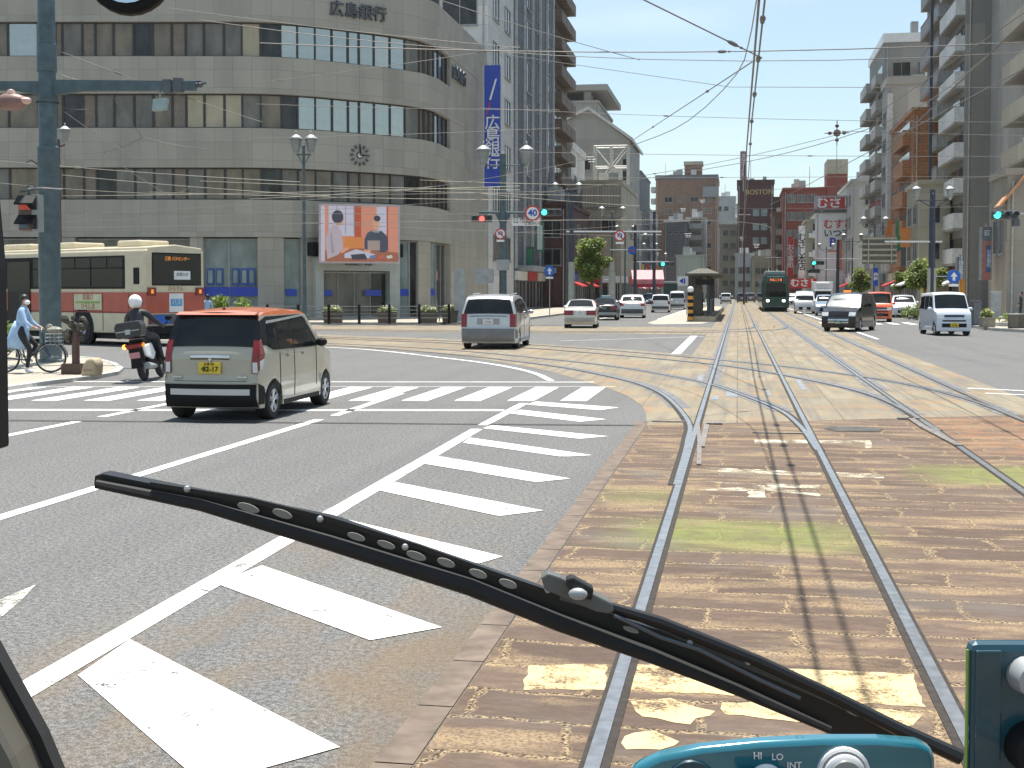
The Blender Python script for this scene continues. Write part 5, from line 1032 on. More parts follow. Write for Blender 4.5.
for i, (px, py, D, lab) in enumerate(((683, 281, 98, 'square blue and white direction sign left of the tram stop'),)):
    c = BX(px, D); t = thing('direction_sign', lab, 'sign', (c.x, c.y, .1), PSI); k = D/F; z = H-.1+(YH-py)*k; mb = MB(); mb.box(-.42, .42, -.03, 0, z-.35, z+.35); mb.obj('sign_board', WHITE, t)
    mb = MB(); mb.prism([(-.3, z), (0, z+.22), (0, z-.22)], -.05, -.03, 'y'); mb.prism([(.05, z+.2), (.15, z+.2), (.15, z-.2), (.05, z-.2)], -.05, -.03, 'y'); mb.obj('symbol', BLUE, t); mb = MB(); mb.tube([(.3, .05, 0), (.3, .05, z+1.2)], .04); mb.obj('post', GREY, t)
c = BX(672, 150); t = thing('shop_canopy', 'pink and white awning far down the left pavement', 'awning', (BX(647, 140).x, BX(647, 140).y, H+(YH-284)*140/F), PSI); mb = MB(); mb.prism([(-1.2, 0), (0, .9), (.0, 1.5), (-1.2, .5)], -1.7, 1.7, 'x'); mb.obj('awning_cloth', M('pink_cloth', (.7, .25, .28), .6), t); mb = MB(); mb.prism([(-1.3, -.35), (-1.2, -.35), (-1.2, -.005), (-1.3, -.005)], -1.7, 1.7, 'x'); mb.obj('valance', M('dark_pink', (.4, .03, .06), .6), t)
mb = MB(); [mb.tube([(x, -1.15, -.3), (x, -1.15, -2.6)], .04) for x in (-1.6, 1.6)]; mb.obj('awning_post', GREY, t)

# ------------------------------------------------------------------ vehicles
def car(name, label, cat, loc, rz, L, W, top, wheels, r, belt, glass_side, paint, ends, tum=.16, bulge=.05, clear=.2, roof=None, roofz=9, trim=(), group=None, extras=None, rimmat=RIM, zroof=None, plates=(), plan=.09, mirrors=None, wheel_faces=True, bev=.035):
    t = thing(name, label, cat, loc, rz, group)
    zr = zroof or max(z for _, z in top)
    def hw(y, z):
        a = abs(y)/(L/2); v = W/2*(1-plan*a**6)
        if z > belt: v *= 1-tum*min(1, (z-belt)/(zr-belt))**1.15
        else: v *= 1-.03*((belt-z)/belt)**2-(.02*(z-.6*belt)/(.4*belt) if z > .6*belt else 0)
        if z > belt: v *= .98
        return v
    def dfm(y, z, s):
        a = min(1, abs(y)/(L/2)); yy = y+(1 if y > 0 else -1)*bulge*(1-s*s)*a**5
        zz = z+(.045*(1-s*s) if z > belt+.55*(zr-belt) else .02*(1-s*s) if z > belt*.8 else 0)
        return Vector((s*hw(y, z), yy, zz))
    # side outline incl. arches (clockwise from rear bottom)
    ptsT = list(top); bot = []
    yf, yr = max(wheels), min(wheels); ra = r+.055; zc = r
    ya = ptsT[-1][0]; bot.append((ya-.02, clear))
    for yc in (yf, yr):
        a0 = math.asin(max(-1, min(1, (clear-zc)/ra)))
        for i in range(13):
            an = a0+(pi-2*a0)*i/12; bot.append((yc+ra*cos(an), zc+ra*sin(an)))
    bot.append((ptsT[0][0]+.02, clear)); poly = ptsT+bot
    bm = bmesh.new(); vs = [bm.verts.new((0, y, z)) for y, z in poly]; f = bm.faces.new(vs); bmesh.ops.triangulate(bm, faces=[f])
    zs = [.25+.11*i for i in range(int((zr-.25)/.11)+1)]
    for z in zs+[belt]: bmesh.ops.bisect_plane(bm, geom=bm.verts[:]+bm.edges[:]+bm.faces[:], plane_co=(0, 0, z), plane_no=(0, 0, 1))
    for i in range(1, 14): y = -L/2+L*i/14; bmesh.ops.bisect_plane(bm, geom=bm.verts[:]+bm.edges[:]+bm.faces[:], plane_co=(0, y, 0), plane_no=(0, 1, 0))
    bm.verts.ensure_lookup_table(); bm.edges.ensure_lookup_table()
    side = [(v.co.y, v.co.z) for v in bm.verts]; idx = {v: i for i, v in enumerate(bm.verts)}
    faces = [[idx[v] for v in f.verts] for f in bm.faces]; bnd = [(idx[e.verts[0]], idx[e.verts[1]]) for e in bm.edges if len(e.link_faces) == 1]; bm.free()
    ns = 8; ss = [-1+2*i/ns for i in range(ns+1)]; V = []; Fc = []; n0 = len(side)
    for s in (-1, 1): V += [dfm(y, z, s) for y, z in side]
    Fc += [f for f in faces]+[[i+n0 for i in f] for f in faces]
    bi = sorted({i for e in bnd for i in e}); mid = {}
    for k_, s in enumerate(ss[1:-1]):
        for i in bi: mid[(k_+1, i)] = len(V); V.append(dfm(*side[i], s))
    for i in bi: mid[(0, i)] = i; mid[(ns, i)] = i+n0
    for a, b in bnd:
        for k_ in range(ns): Fc.append([mid[(k_, a)], mid[(k_, b)], mid[(k_+1, b)], mid[(k_+1, a)]])
    me = bpy.data.meshes.new('body'); me.from_pydata(V, [], Fc); bm = bmesh.new(); bm.from_mesh(me); bmesh.ops.recalc_face_normals(bm, faces=bm.faces)
    for f in bm.faces: f.smooth = True
    for e in bm.edges: 
        if len(e.link_faces) == 2 and e.calc_face_angle(0) > R(40): e.smooth = True
    bm.to_mesh(me); bm.free(); me.materials.append(paint)
    body = link('body', me, t); b_ = body.modifiers.new('bevel', 'BEVEL'); b_.width = bev; b_.segments = 3; b_.limit_method = 'ANGLE'; b_.angle_limit = R(38); b_.harden_normals = False
    bake(body); me = body.data
    bm = bmesh.new(); bm.from_mesh(me)
    for f in bm.faces: f.smooth = True
    for e in bm.edges: e.smooth = not (len(e.link_faces) == 2 and e.calc_face_angle(0) > R(35))
    if roof:
        b2 = bm.copy(); bmesh.ops.delete(b2, geom=[f for f in b2.faces if f.calc_center_median().z < roofz], context='FACES'); bmesh.ops.delete(bm, geom=[f for f in bm.faces if f.calc_center_median().z >= roofz], context='FACES')
        me2 = bpy.data.meshes.new('roof'); b2.to_mesh(me2); b2.free(); me2.materials.append(roof); link('roof', me2, t)
    bm.to_mesh(me); bm.free()
    # end curves y(z)
    fpts = []; rpts = []; imax = max(range(len(top)), key=lambda i: top[i][1]-.001*abs(top[i][0]))
    rpts = top[:imax+1]; fpts = top[imax:]
    def yend(end, z):
        P = rpts if end < 0 else fpts
        for i in range(len(P)-1):
            (ya, za), (yb, zb) = P[i], P[i+1]
            if min(za, zb)-1e-6 <= z <= max(za, zb)+1e-6 and abs(zb-za) > 1e-4: u = (z-za)/(zb-za); return ya+(yb-ya)*u, (yb-ya), (zb-za)
        return (P[0][0] if end < 0 else P[-1][0]), 0, 1
    def endpatch(end, z0, z1, s0, s1, mat, nm, off=.008, th=.012, nz=5, nx=8, s0t=None, s1t=None, par=None):
        vs = []
        for i in range(nz+1):
            u = i/nz; z = z0+(z1-z0)*u; y, dy, dz = yend(end, z); ln = sqrt(dy*dy+dz*dz) or 1; ny, nz_ = (dz/ln, -dy/ln)
            if ny*end < 0: ny, nz_ = -ny, -nz_
            a0 = s0+((s0t if s0t is not None else s0)-s0)*u; a1 = s1+((s1t if s1t is not None else s1)-s1)*u
            for j in range(nx+1): p = dfm(y, z, a0+(a1-a0)*j/nx); vs.append((p.x, p.y+ny*off, p.z+nz_*off))
        fs = [(i*(nx+1)+j, i*(nx+1)+j+1, (i+1)*(nx+1)+j+1, (i+1)*(nx+1)+j) for i in range(nz) for j in range(nx)]
        mb = MB(); mb.add(vs, fs); o = mb.obj(nm, mat, par or t, smooth=True); return o
    def sidepatch(pl, sd, mat, nm, off=.006, par=None):
        bm = bmesh.new(); vs = [bm.verts.new((0, y, z)) for y, z in pl]; f = bm.faces.new(vs)
        for z in [.2+.09*i for i in range(20)]: bmesh.ops.bisect_plane(bm, geom=bm.verts[:]+bm.edges[:]+bm.faces[:], plane_co=(0, 0, z), plane_no=(0, 0, 1))
        for i in range(1, 16): bmesh.ops.bisect_plane(bm, geom=bm.verts[:]+bm.edges[:]+bm.faces[:], plane_co=(0, -L/2+L*i/16, 0), plane_no=(0, 1, 0))
        for v in bm.verts: v.co.x = sd*(hw(v.co.y, v.co.z)+off)
        r_ = bmesh.ops.extrude_face_region(bm, geom=bm.faces[:])
        for v in [g for g in r_['geom'] if isinstance(g, bmesh.types.BMVert)]: v.co.x -= sd*.02
        bmesh.ops.recalc_face_normals(bm, faces=bm.faces); me = bpy.data.meshes.new(nm); bm.to_mesh(me); bm.free(); me.materials.append(mat); return link(nm, me, par or t)
    for pl in glass_side:
        for sd in (-1, 1): sidepatch(pl, sd, CARGL, 'side_window')
    for e in ends: endpatch(*e[:7], **(e[7] if len(e) > 7 else {}))
    for tr in trim:
        for sd in (-1, 1): sidepatch(tr[0], sd, tr[1], tr[2], tr[3] if len(tr) > 3 else .006)
    for yc in wheels:
        for sd in (-1, 1):
            x = sd*(W/2-.03); wd = -sd*.2; prof = [(r*.62, 0), (r*.9, 0), (r*.97, wd*.1), (r, wd*.25), (r, wd*.8), (r*.95, wd), (0, wd)]
            mb = MB(); mb.lathe([(rr, h) for rr, h in prof], (x, yc, r), 'x', 24); wo_ = mb.obj('wheel', RUBBER, t, smooth=True)
            mb = MB(); mb.lathe([(r*.64, wd*.02), (r*.60, wd*.12), (r*.56, wd*.35), (0, wd*.35)], (x, yc, r), 'x', 20, k=1); mb.lathe([(r*.64, -sd*.004), (r*.64, wd*.1), (r*.57, wd*.1), (r*.57, -sd*.004), (r*.64, -sd*.004)], (x, yc, r), 'x', 20, k=0)
            for q in range(5):
                a = q*2*pi/5+.3
                for da in (-.17, .17): mb.tube([(x+wd*.1, yc+r*.1*cos(a), r+r*.1*sin(a)), (x+wd*.04, yc+r*.58*cos(a+da), r+r*.58*sin(a+da))], r*.065, 4, k=0)
            mb.lathe([(0, wd*.0), (r*.14, wd*.02), (r*.16, wd*.2)], (x, yc, r), 'x', 10, k=0); mb.obj('rim', [rimmat, BLACK], wo_, smooth=True)
    mb = MB(); mb.box(-W/2+.12, W/2-.12, -L/2+.25, L/2-.25, clear-.02, clear+.25); mb.obj('underbody', BLACK, t)
    mb = MB()
    for sd in (-1, 1): mb.box(sd*(W/2-.27)-.12, sd*(W/2-.27)+.12, yr-ra*.97, yr+ra*.97, r*.6, r+ra*.93); mb.box(sd*(W/2-.27)-.12, sd*(W/2-.27)+.12, yf-ra*.97, yf+ra*.97, r*.6, r+ra*.93)
    if mirrors:
        ym, zm, mm = mirrors
        for sd in (-1, 1): mb = MB(); mb.ball((sd*(hw(ym, zm)+.12), ym, zm), .1, 10, sc=(1.0, .7, .75)); mb.tube([(sd*(hw(ym, zm)-.02), ym+.02, zm-.03), (sd*(hw(ym, zm)+.1), ym, zm-.02)], .025, 6); mb.obj('door_mirror', mm, t, smooth=True)
    for (end, z, w_, h_, mt, tx, tmat) in plates:
        y, _, _ = yend(end, z); y += end*(bulge+.02); mb = MB(); mb.box(-w_/2, w_/2, min(y, y+end*.015), max(y, y+end*.015), z-h_/2, z+h_/2); pl_ = mb.obj('number_plate', mt, t)
        if tx:
            rzt = 0 if end < 0 else pi
            text('plate_text', tx[1], h_*.62, pl_, (0, y+end*.02, z-h_*.12), tmat, .002, rz=rzt, bold=.002); text('plate_text', tx[0], h_*.26, pl_, (0, y+end*.02, z+h_*.34), tmat, .002, rz=rzt)
    if extras: extras(t, endpatch, sidepatch, yend, hw, dfm)
    return t
def at(px, D, z=0): c = BX(px, D); return (c.x, c.y, z)
DOOR = M('door_seam', (.03, .03, .03), .6); CHR = M('chrome', (.7, .7, .7), .15, .9)
def seam(y, z0, z1, w_=.012): return [(y, z0), (y+w_, z0), (y+w_, z1), (y, z1)]
# hero kei wagon
KT = [(-1.64, .24), (-1.70, .34), (-1.70, .58), (-1.66, .66), (-1.66, .95), (-1.60, 1.12), (-1.47, 1.50), (-1.42, 1.575), (-1.25, 1.61), (-.5, 1.645), (.2, 1.63), (.48, 1.57), (1.02, 1.07), (1.15, 1.0), (1.55, .9), (1.65, .78), (1.70, .55), (1.68, .24)]
def kx(t, ep, spt, ye, hw, dfm):
    for sd in (-1, 1):
        a = (.86, 1.0) if sd > 0 else (-1.0, -.86)
        ep(-1, .72, 1.20, a[0] if sd > 0 else -1.0, a[1] if sd > 0 else -.86, TAIL, 'tail_lamp', s0t=(.88 if sd > 0 else -1.0), s1t=(1.0 if sd > 0 else -.88), off=.016)
        spt([(-1.665, .76), (-1.58, .80), (-1.50, 1.0), (-1.55, 1.22), (-1.60, 1.18), (-1.655, .97)], sd, TAIL, 'tail_lamp', .012)
        spt([(-1.65, .76), (-1.585, .80), (-1.54, .93), (-1.65, .90)], sd, LAMPC, 'reverse_lamp', .017)
        ep(-1, .73, .88, .885 if sd > 0 else -.985, .985 if sd > 0 else -.885, LAMPC, 'reverse_lamp', off=.021)
        spt([(-.66, .93), (-.42, .93), (-.42, .965), (-.66, .965)], sd, GREYGRN, 'door_handle', .03); spt([(.25, .93), (.02, .93), (.02, .965), (.25, .965)], sd, GREYGRN, 'door_handle', .03)
    mb = MB(); mb.prism([(-1.50, 1.575), (-1.54, 1.585), (-1.40, 1.625), (-1.3, 1.63)], -.60, .60, 'x'); mb.obj('roof_spoiler', ORANGE, t)
    mb = MB(); mb.tube([(-.35, -1.575, 1.13), (-.05, -1.585, 1.12), (.3, -1.56, 1.16)], .012, 5); mb.obj('rear_wiper', BLACK, t)
    mb = MB(); mb.ball((0, -1.2, 1.66), .03, 8); mb.obj('roof_aerial', BLACK, t)
    y = ye(-1, .90)[0]-.065; mb = MB(); mb.prism([(0, .965), (.028, .925), (0, .885), (-.028, .925)], y-.015, y+.02, 'y'); mb.obj('tailgate_emblem', CHR, t)
    for x in (-.5, .48): mb = MB(); mb.box(x-.07, x+.07, y-.012, y+.02, .665-.01, .675); mb.obj('badge', CHR, t)
hero_loc = G(230, 420); hl = at(227, 17.15+1.7); hl = Vector(at(226, DG(419.5)+.5+1.17))
hero = car('kei_car', 'beige kei wagon with orange roof and yellow number plate 82-17', 'car', (hl.x+.56, hl.y-.25, 0), 0, 3.4, 1.56, KT, (-1.17, 1.24), .285, 1.02,
    [[(-1.36, 1.12), (-1.36, 1.16), (-1.27, 1.46), (-.98, 1.52), (-.98, 1.06), (-1.2, 1.07)], [(-.95, 1.055), (-.95, 1.52), (-.36, 1.535), (-.36, 1.04)], [(-.30, 1.04), (-.30, 1.535), (.32, 1.52), (.72, 1.14), (.74, 1.05)]],
    GREYGRN, [(-1, 1.10, 1.57, -.99, .99, CARGL, 'rear_window', dict(off=.012)), (-1, .215, .56, -.99, .99, BLACK, 'rear_bumper_trim', dict(off=.022)), (-1, .40, .49, -.86, .86, SILV, 'bumper_garnish', dict(off=.03)), (-1, .50, .53, -.9, -.6, TAIL, 'reflector', dict(off=.02)), (-1, .50, .53, .6, .9, TAIL, 'reflector', dict(off=.02)),
              (-1, .925, .96, -.42, .42, CHR, 'tailgate_garnish', dict(off=.03)), (-1, .905, .925, -.44, .40, BLACK, 'garnish_shadow_gap', dict(off=.014)), (-1, .60, .606, -.78, .78, DOOR, 'tailgate_seam', dict(off=.006)), (1, 1.10, 1.53, -.93, .93, CARGL, 'windscreen', dict(off=.01)), (1, .68, .84, .6, .98, LAMPC, 'headlight', {}), (1, .68, .84, -.98, -.6, LAMPC, 'headlight', {}), (1, .35, .55, -.7, .7, BLACK, 'grille', {})],
    roof=ORANGE, roofz=1.548, trim=[(seam(-.955, .36, 1.0), DOOR, 'door_seam'), (seam(-.335, .30, 1.5), DOOR, 'door_seam'), (seam(.70, .40, 1.03), DOOR, 'door_seam'), ([(-.80, .20), (.86, .20), (.86, .27), (-.80, .27)], BLACK, 'sill_trim'),
    ([(-1.28, 1.45), (-1.25, 1.49), (.3, 1.56), (.44, 1.51), (.38, 1.49), (.28, 1.535)], LANT, 'window_visor', .02), ([(-1.66, .26), (-1.52, .26), (-1.50, .42), (-1.54, .52), (-1.68, .57)], BLACK, 'bumper_side', .008), ([(-1.60, 1.14), (-1.475, 1.49), (-1.25, 1.555), (.25, 1.565), (.40, 1.51), (.80, 1.10), (.76, 1.03), (-1.2, 1.05), (-1.40, 1.12)], BLACK, 'window_surround', .003)],
    extras=kx, mirrors=(.66, 1.10, BLACK), plates=[(-1, .80, .33, .165, YPLATE, ('広島 581', '·82-17'), BLACK)], tum=.17, plan=.10, bulge=.06, bev=.055)
hero.scale = (1, 1, .965)
# silver minivan turning
VT = [(-2.22, .26), (-2.30, .36), (-2.30, .62), (-2.26, .72), (-2.22, 1.05), (-2.05, 1.52), (-1.92, 1.66), (-1.5, 1.72), (-.2, 1.73), (.55, 1.66), (1.45, 1.12), (1.6, 1.06), (2.1, .88), (2.26, .7), (2.32, .45), (2.28, .24)]
def tails(z0, z1, s0, mat=TAIL):
    def fn(t, ep, spt, ye, hw, dfm):
        ep(-1, z0, z1, s0, 1.0, mat, 'tail_lamp', off=.015); ep(-1, z0, z1, -1.0, -s0, mat, 'tail_lamp', off=.015)
        for sd in (-1, 1):
            y0 = ye(-1, z0)[0]; y1 = ye(-1, z1)[0]; spt([(y0+.01, z0), (y0+.16, z0), (y1+.14, z1), (y1+.01, z1)], sd, mat, 'tail_lamp', .012)
    return fn
mp_ = at(480, 42.2+.9)
def vx(t, ep, *a): tails(.72, 1.13, .80)(t, ep, *a); mb = MB(); [mb.tube([(s*.62, -1.6, 1.76), (s*.62, .2, 1.79)], .022, 5) for s in (-1, 1)]; mb.obj('roof_rail', GREY, t)
car('silver_minivan', 'silver minivan with grey lower bumper crossing the tram tracks', 'car', (mp_[0]+.45, mp_[1]+.75, 0), R(3), 4.6, 1.86, VT, (-1.42, 1.42), .32, 1.12,
    [[(-1.95, 1.18), (-1.86, 1.52), (-1.2, 1.6), (-1.2, 1.15)], [(-1.12, 1.15), (-1.12, 1.6), (-.2, 1.62), (-.2, 1.13)], [(-.12, 1.13), (-.12, 1.62), (.5, 1.58), (1.15, 1.16), (1.1, 1.13)]],
    SILV, [(-1, 1.13, 1.57, -.93, .93, CARGL, 'rear_window', dict(off=.012, s0t=-.9, s1t=.9)), (-1, .28, .66, -.98, .98, M('grey_bumper', (.17, .175, .18), .5), 'rear_bumper', dict(off=.03)), (-1, .80, .98, -.42, .42, M('silver_dark', (.3, .3, .3), .4, .4), 'plate_recess', dict(off=.006)), (-1, 1.04, 1.06, -.7, .7, DOOR, 'tailgate_seam', {}), (1, 1.16, 1.62, -.9, .9, CARGL, 'windscreen', {}), (1, .66, .82, .55, .98, LAMPC, 'headlight', {}), (1, .66, .82, -.98, -.55, LAMPC, 'headlight', {})],
    trim=[([(-2.24, .36), (-1.85, .36), (-1.85, .62), (-2.26, .66)], M('grey_bumper', (.17, .175, .18), .5), 'bumper_side'), (seam(-1.16, .4, 1.1), DOOR, 'door_seam'), (seam(-.16, .4, 1.1), DOOR, 'door_seam'), ([(-1.0, .24), (1.0, .24), (1.0, .34), (-1.0, .34)], GREY, 'sill')],
    extras=vx, mirrors=(1.05, 1.16, SILV), plates=[(-1, .89, .33, .165, WPLATE, ('広島', '31-84'), GREY)], tum=.2, plan=.07)
SED = [(-2.2, .28), (-2.26, .42), (-2.26, .62), (-2.20, .90), (-2.12, .98), (-1.55, 1.02), (-1.42, 1.05), (-.85, 1.38), (-.5, 1.42), (.25, 1.41), (.5, 1.35), (1.12, .98), (1.25, .95), (2.0, .84), (2.18, .7), (2.25, .45), (2.22, .26)]
def sedan(label, px, D, rz, paint, plate=WPLATE, away=True, ex=None, gl=CARGL, group=None, L=4.5, scale=1.0):
    l = at(px, D+(1.9 if away else 1.9))
    t = car('sedan_car', label, 'car', l, rz if away else rz+pi, L, 1.7, SED, (-1.3, 1.38), .31, .97, [[(-1.18, 1.03), (-.82, 1.32), (-.25, 1.36), (-.25, 1.01)], [(-.18, 1.01), (-.18, 1.36), (.42, 1.32), (.9, 1.03), (.85, 1.01)]], paint,
        [(-1, 1.075, 1.36, -.85, .85, gl, 'rear_window', dict(off=.012)), (-1, .34, .52, -.95, .95, GREY, 'rear_bumper', dict(off=.03)), (1, 1.0, 1.37, -.88, .88, gl, 'windscreen', dict(off=.012)), (1, .60, .76, .55, .98, LAMPC, 'headlight', {}), (1, .60, .76, -.98, -.55, LAMPC, 'headlight', {}), (1, .56, .74, -.5, .5, BLACK, 'grille', {}), (1, .3, .45, -.6, .6, BLACK, 'lower_grille', {})],
        trim=[(seam(-.22, .4, 1.0), DOOR, 'door_seam'), (seam(.88, .4, .98), DOOR, 'door_seam')], extras=ex or tails(.66, .88, .42), mirrors=(.78, 1.04, paint), plates=[(-1, .78, .33, .165, plate, ('広島', '52-07'), GREY), (1, .5, .33, .165, plate, None, GREY)], tum=.3, group=group); return t
sedan('older pale gold sedan with wide red tail lamps, left lane', 582, 65.5, R(4), M('pale_gold_paint', (.55, .52, .47), .25, .4, .03, coat=.8))
def taxi_ex(z0, z1, s0, light=AMBER):
    def fn(t, ep, *a):
        tails(z0, z1, s0)(t, ep, *a); mb = MB(); mb.prism([(-.3, -.12), (.3, -.12), (.24, .12), (-.24, .12)], 1.47, 1.58); mb.obj('roof_lamp', light, t, bevel=.02)
    return fn
sedan('black taxi sedan with roof lamp and red tail lamps, left lane', 606, 83, R(3), BLKCAR, GPLATE, ex=taxi_ex(.68, .86, .5, M('pale_roof_lamp', (.45, .6, .65), .3)))
SUV = [(-2.1, .3), (-2.18, .45), (-2.18, .7), (-2.12, .95), (-1.95, 1.12), (-1.45, 1.48), (-1.2, 1.55), (.1, 1.6), (.5, 1.54), (1.2, 1.1), (1.35, 1.05), (2.0, .92), (2.15, .75), (2.2, .5), (2.16, .3)]
l = at(633, 90+1.9)
car('suv_car', 'white crossover with full width rear spoiler, third car of the left lane', 'car', l, R(3), 4.36, 1.8, SUV, (-1.3, 1.34), .35, 1.08, [[(-1.5, 1.14), (-1.2, 1.42), (-.3, 1.48), (-.3, 1.12)], [(-.22, 1.12), (-.22, 1.48), (.42, 1.46), (.95, 1.14)]], PEARL,
    [(-1, 1.16, 1.44, -.85, .85, CARGL, 'rear_window', dict(off=.012)), (-1, .34, .62, -.92, .92, DKGREY, 'rear_bumper', dict(off=.03)), (-1, .96, 1.03, -.98, .98, TAIL, 'tail_lamp', dict(off=.015)), (1, 1.12, 1.5, -.88, .88, CARGL, 'windscreen', {}), (1, .7, .82, .5, .98, LAMPC, 'headlight', {}), (1, .7, .82, -.98, -.5, LAMPC, 'headlight', {})], extras=tails(.84, 1.0, .72), plates=[(-1, .76, .33, .165, WPLATE, None, GREY)], tum=.24, mirrors=(.85, 1.14, PEARL))
HB = [(-1.9, .28), (-1.97, .42), (-1.96, .68), (-1.92, .95), (-1.8, 1.25), (-1.68, 1.46), (-1.45, 1.53), (0, 1.56), (.4, 1.5), (1.1, 1.05), (1.25, .99), (1.75, .85), (1.92, .7), (1.97, .45), (1.94, .28)]
def hatch(name, label, px, D, rz, paint, W=1.7, L=3.94, pts=HB, rearw=(1.05, 1.43), group=None, tl=(.72, 1.02, .82), plate=WPLATE, cat='car'):
    return car(name, label, cat, at(px, D+1.8), rz, L, W, pts, (-1.2, 1.22), .3, 1.0, [[(-1.6, 1.08), (-1.5, 1.42), (-.3, 1.47), (-.3, 1.04)], [(-.22, 1.04), (-.22, 1.47), (.35, 1.44), (.9, 1.06)]], paint,
    [(-1, *rearw, -.9, .9, CARGL, 'rear_window', dict(off=.012)), (-1, .34, .55, -.95, .95, DKGREY, 'rear_bumper', dict(off=.03)), (1, 1.07, 1.46, -.88, .88, CARGL, 'windscreen', {}), (1, .64, .8, .55, .98, LAMPC, 'headlight', {}), (1, .64, .8, -.98, -.55, LAMPC, 'headlight', {}), (1, .34, .56, -.6, .6, BLACK, 'grille', {})], extras=tails(*tl), plates=[(-1, .75, .33, .165, plate, None, GREY), (1, .45, .33, .165, plate, None, GREY)], tum=.2, group=group, mirrors=(.8, 1.08, paint))
hatch('hatchback_car', 'white hatchback wagon, fourth car of the left lane', 661, 113, R(2), PEARL); 
BOXV = [(-2.0, .3), (-2.05, .45), (-2.04, .7), (-2.0, 1.1), (-1.9, 1.6), (-1.75, 1.78), (-1.4, 1.84), (.6, 1.84), (1.0, 1.74), (1.5, 1.15), (1.62, 1.08), (1.95, .95), (2.05, .75), (2.08, .45), (2.04, .28)]
hatch('silver_wagon', 'silver minivan far down the left lane beside the tram stop', 677.5, 130, R(2), SILV, 1.72, 4.1, BOXV, (1.15, 1.66))
c = at(670, 152); t = thing('box_truck', 'box truck with dark green rear shutter behind the far left cars', 'truck', c, 0); mb = MB(); mb.box(-1.0, 1.0, 0, 4.5, .75, 3.0); mb.obj('cargo_box', LGR, t, bevel=.04); mb = MB(); mb.box(-.85, .85, -.04, -.002, .85, 2.75); mb.obj('rear_shutter', M('dark_green_shutter', (.02, .07, .06), .5), t)
mb = MB(); mb.box(-.9, .9, 4.6, 6.2, .5, 2.4); mb.obj('cab', WHITE, t, bevel=.1); mb = MB(); mb.box(-.8, .8, -.02, 6.0, .45, .74); mb.obj('chassis', BLACK, t)
for y in (.9, 5.4):
    for x in (-.85, .85): mb = MB(); mb.lathe([(0, -.12), (.38, -.12), (.4, 0), (.38, .12), (0, .12)], (x, y, .4), 'x', 16); mb.obj('wheel', RUBBER, t)
hatch('dark_car', 'dark blue car far ahead beyond the box truck', 650, 168, R(2), M('dark_blue_paint', (.03, .05, .10), .25, .1, coat=.8))
hatch('white_car', 'small white car seen right of the tram stop, far away', 726, 190, R(0), PEARL); hatch('dark_car', 'dark car near the far crossing, left of the tram', 742, 205, R(0), M('dark_blue_paint', (.03, .05, .10), .25, .1, coat=.8)); hatch('grey_car', 'grey car just left of the tram, far away', 750.5, 212, R(0), M('grey_car_paint', (.2, .21, .22), .3, .3, coat=.8))
# oncoming, right side
TX = [(-2.1, .26), (-2.17, .4), (-2.16, .7), (-2.1, 1.1), (-1.95, 1.55), (-1.8, 1.70), (-1.4, 1.74), (.3, 1.75), (.75, 1.68), (1.5, 1.1), (1.62, 1.05), (2.05, .93), (2.16, .75), (2.2, .5), (2.17, .26)]
def txx(t, ep, spt, ye, hw, dfm):
    tails(.8, 1.3, .88)(t, ep, spt, ye, hw, dfm); mb = MB(); mb.prism([(-.2, .5), (.2, .5), (.15, .62), (-.15, .62)], 1.79, 1.90); mb.obj('roof_lamp', AMBER, t, bevel=.03)
    mb = MB(); mb.ball((.88, 1.75, 1.03), .1, 8, sc=(.7, .7, 1)); mb.ball((-.88, 1.75, 1.03), .1, 8, sc=(.7, .7, 1)); mb.obj('fender_mirror', BLACK, t)
    ep(1, .52, .58, -.6, .6, CHR, 'grille_bar', off=.02); ep(1, .42, .47, -.6, .6, CHR, 'grille_bar', off=.02)
l = at(850, 61.3)
car('black_taxi', 'black oncoming taxi with amber roof lamp and sun glint, right side', 'car', l, pi+R(-18), 4.4, 1.7, TX, (-1.38, 1.37), .32, 1.1, [[(-1.85, 1.2), (-1.72, 1.6), (-1.1, 1.64), (-1.1, 1.16)], [(-1.03, 1.15), (-1.03, 1.64), (-.05, 1.65), (-.05, 1.14)], [(.02, 1.14), (.02, 1.65), (.7, 1.6), (1.2, 1.16)]], BLKCAR,
    [(-1, 1.2, 1.6, -.85, .85, CARGL, 'rear_window', {}), (1, 1.14, 1.64, -.9, .9, CARGLS, 'windscreen', {}), (1, .72, .9, .6, .98, LAMPC, 'headlight', {}), (1, .72, .9, -.98, -.6, LAMPC, 'headlight', {}), (1, .36, .66, -.62, .62, DKGREY, 'grille', {})], extras=txx, plates=[(1, .45, .33, .165, GPLATE, ('広島', '80-03'), WHITE)], tum=.16, mirrors=None)
KB = [(-1.66, .26), (-1.70, .4), (-1.69, .8), (-1.62, 1.3), (-1.52, 1.68), (-1.35, 1.76), (.5, 1.79), (.82, 1.72), (1.22, 1.12), (1.32, 1.05), (1.6, .98), (1.67, .85), (1.70, .5), (1.68, .24)]
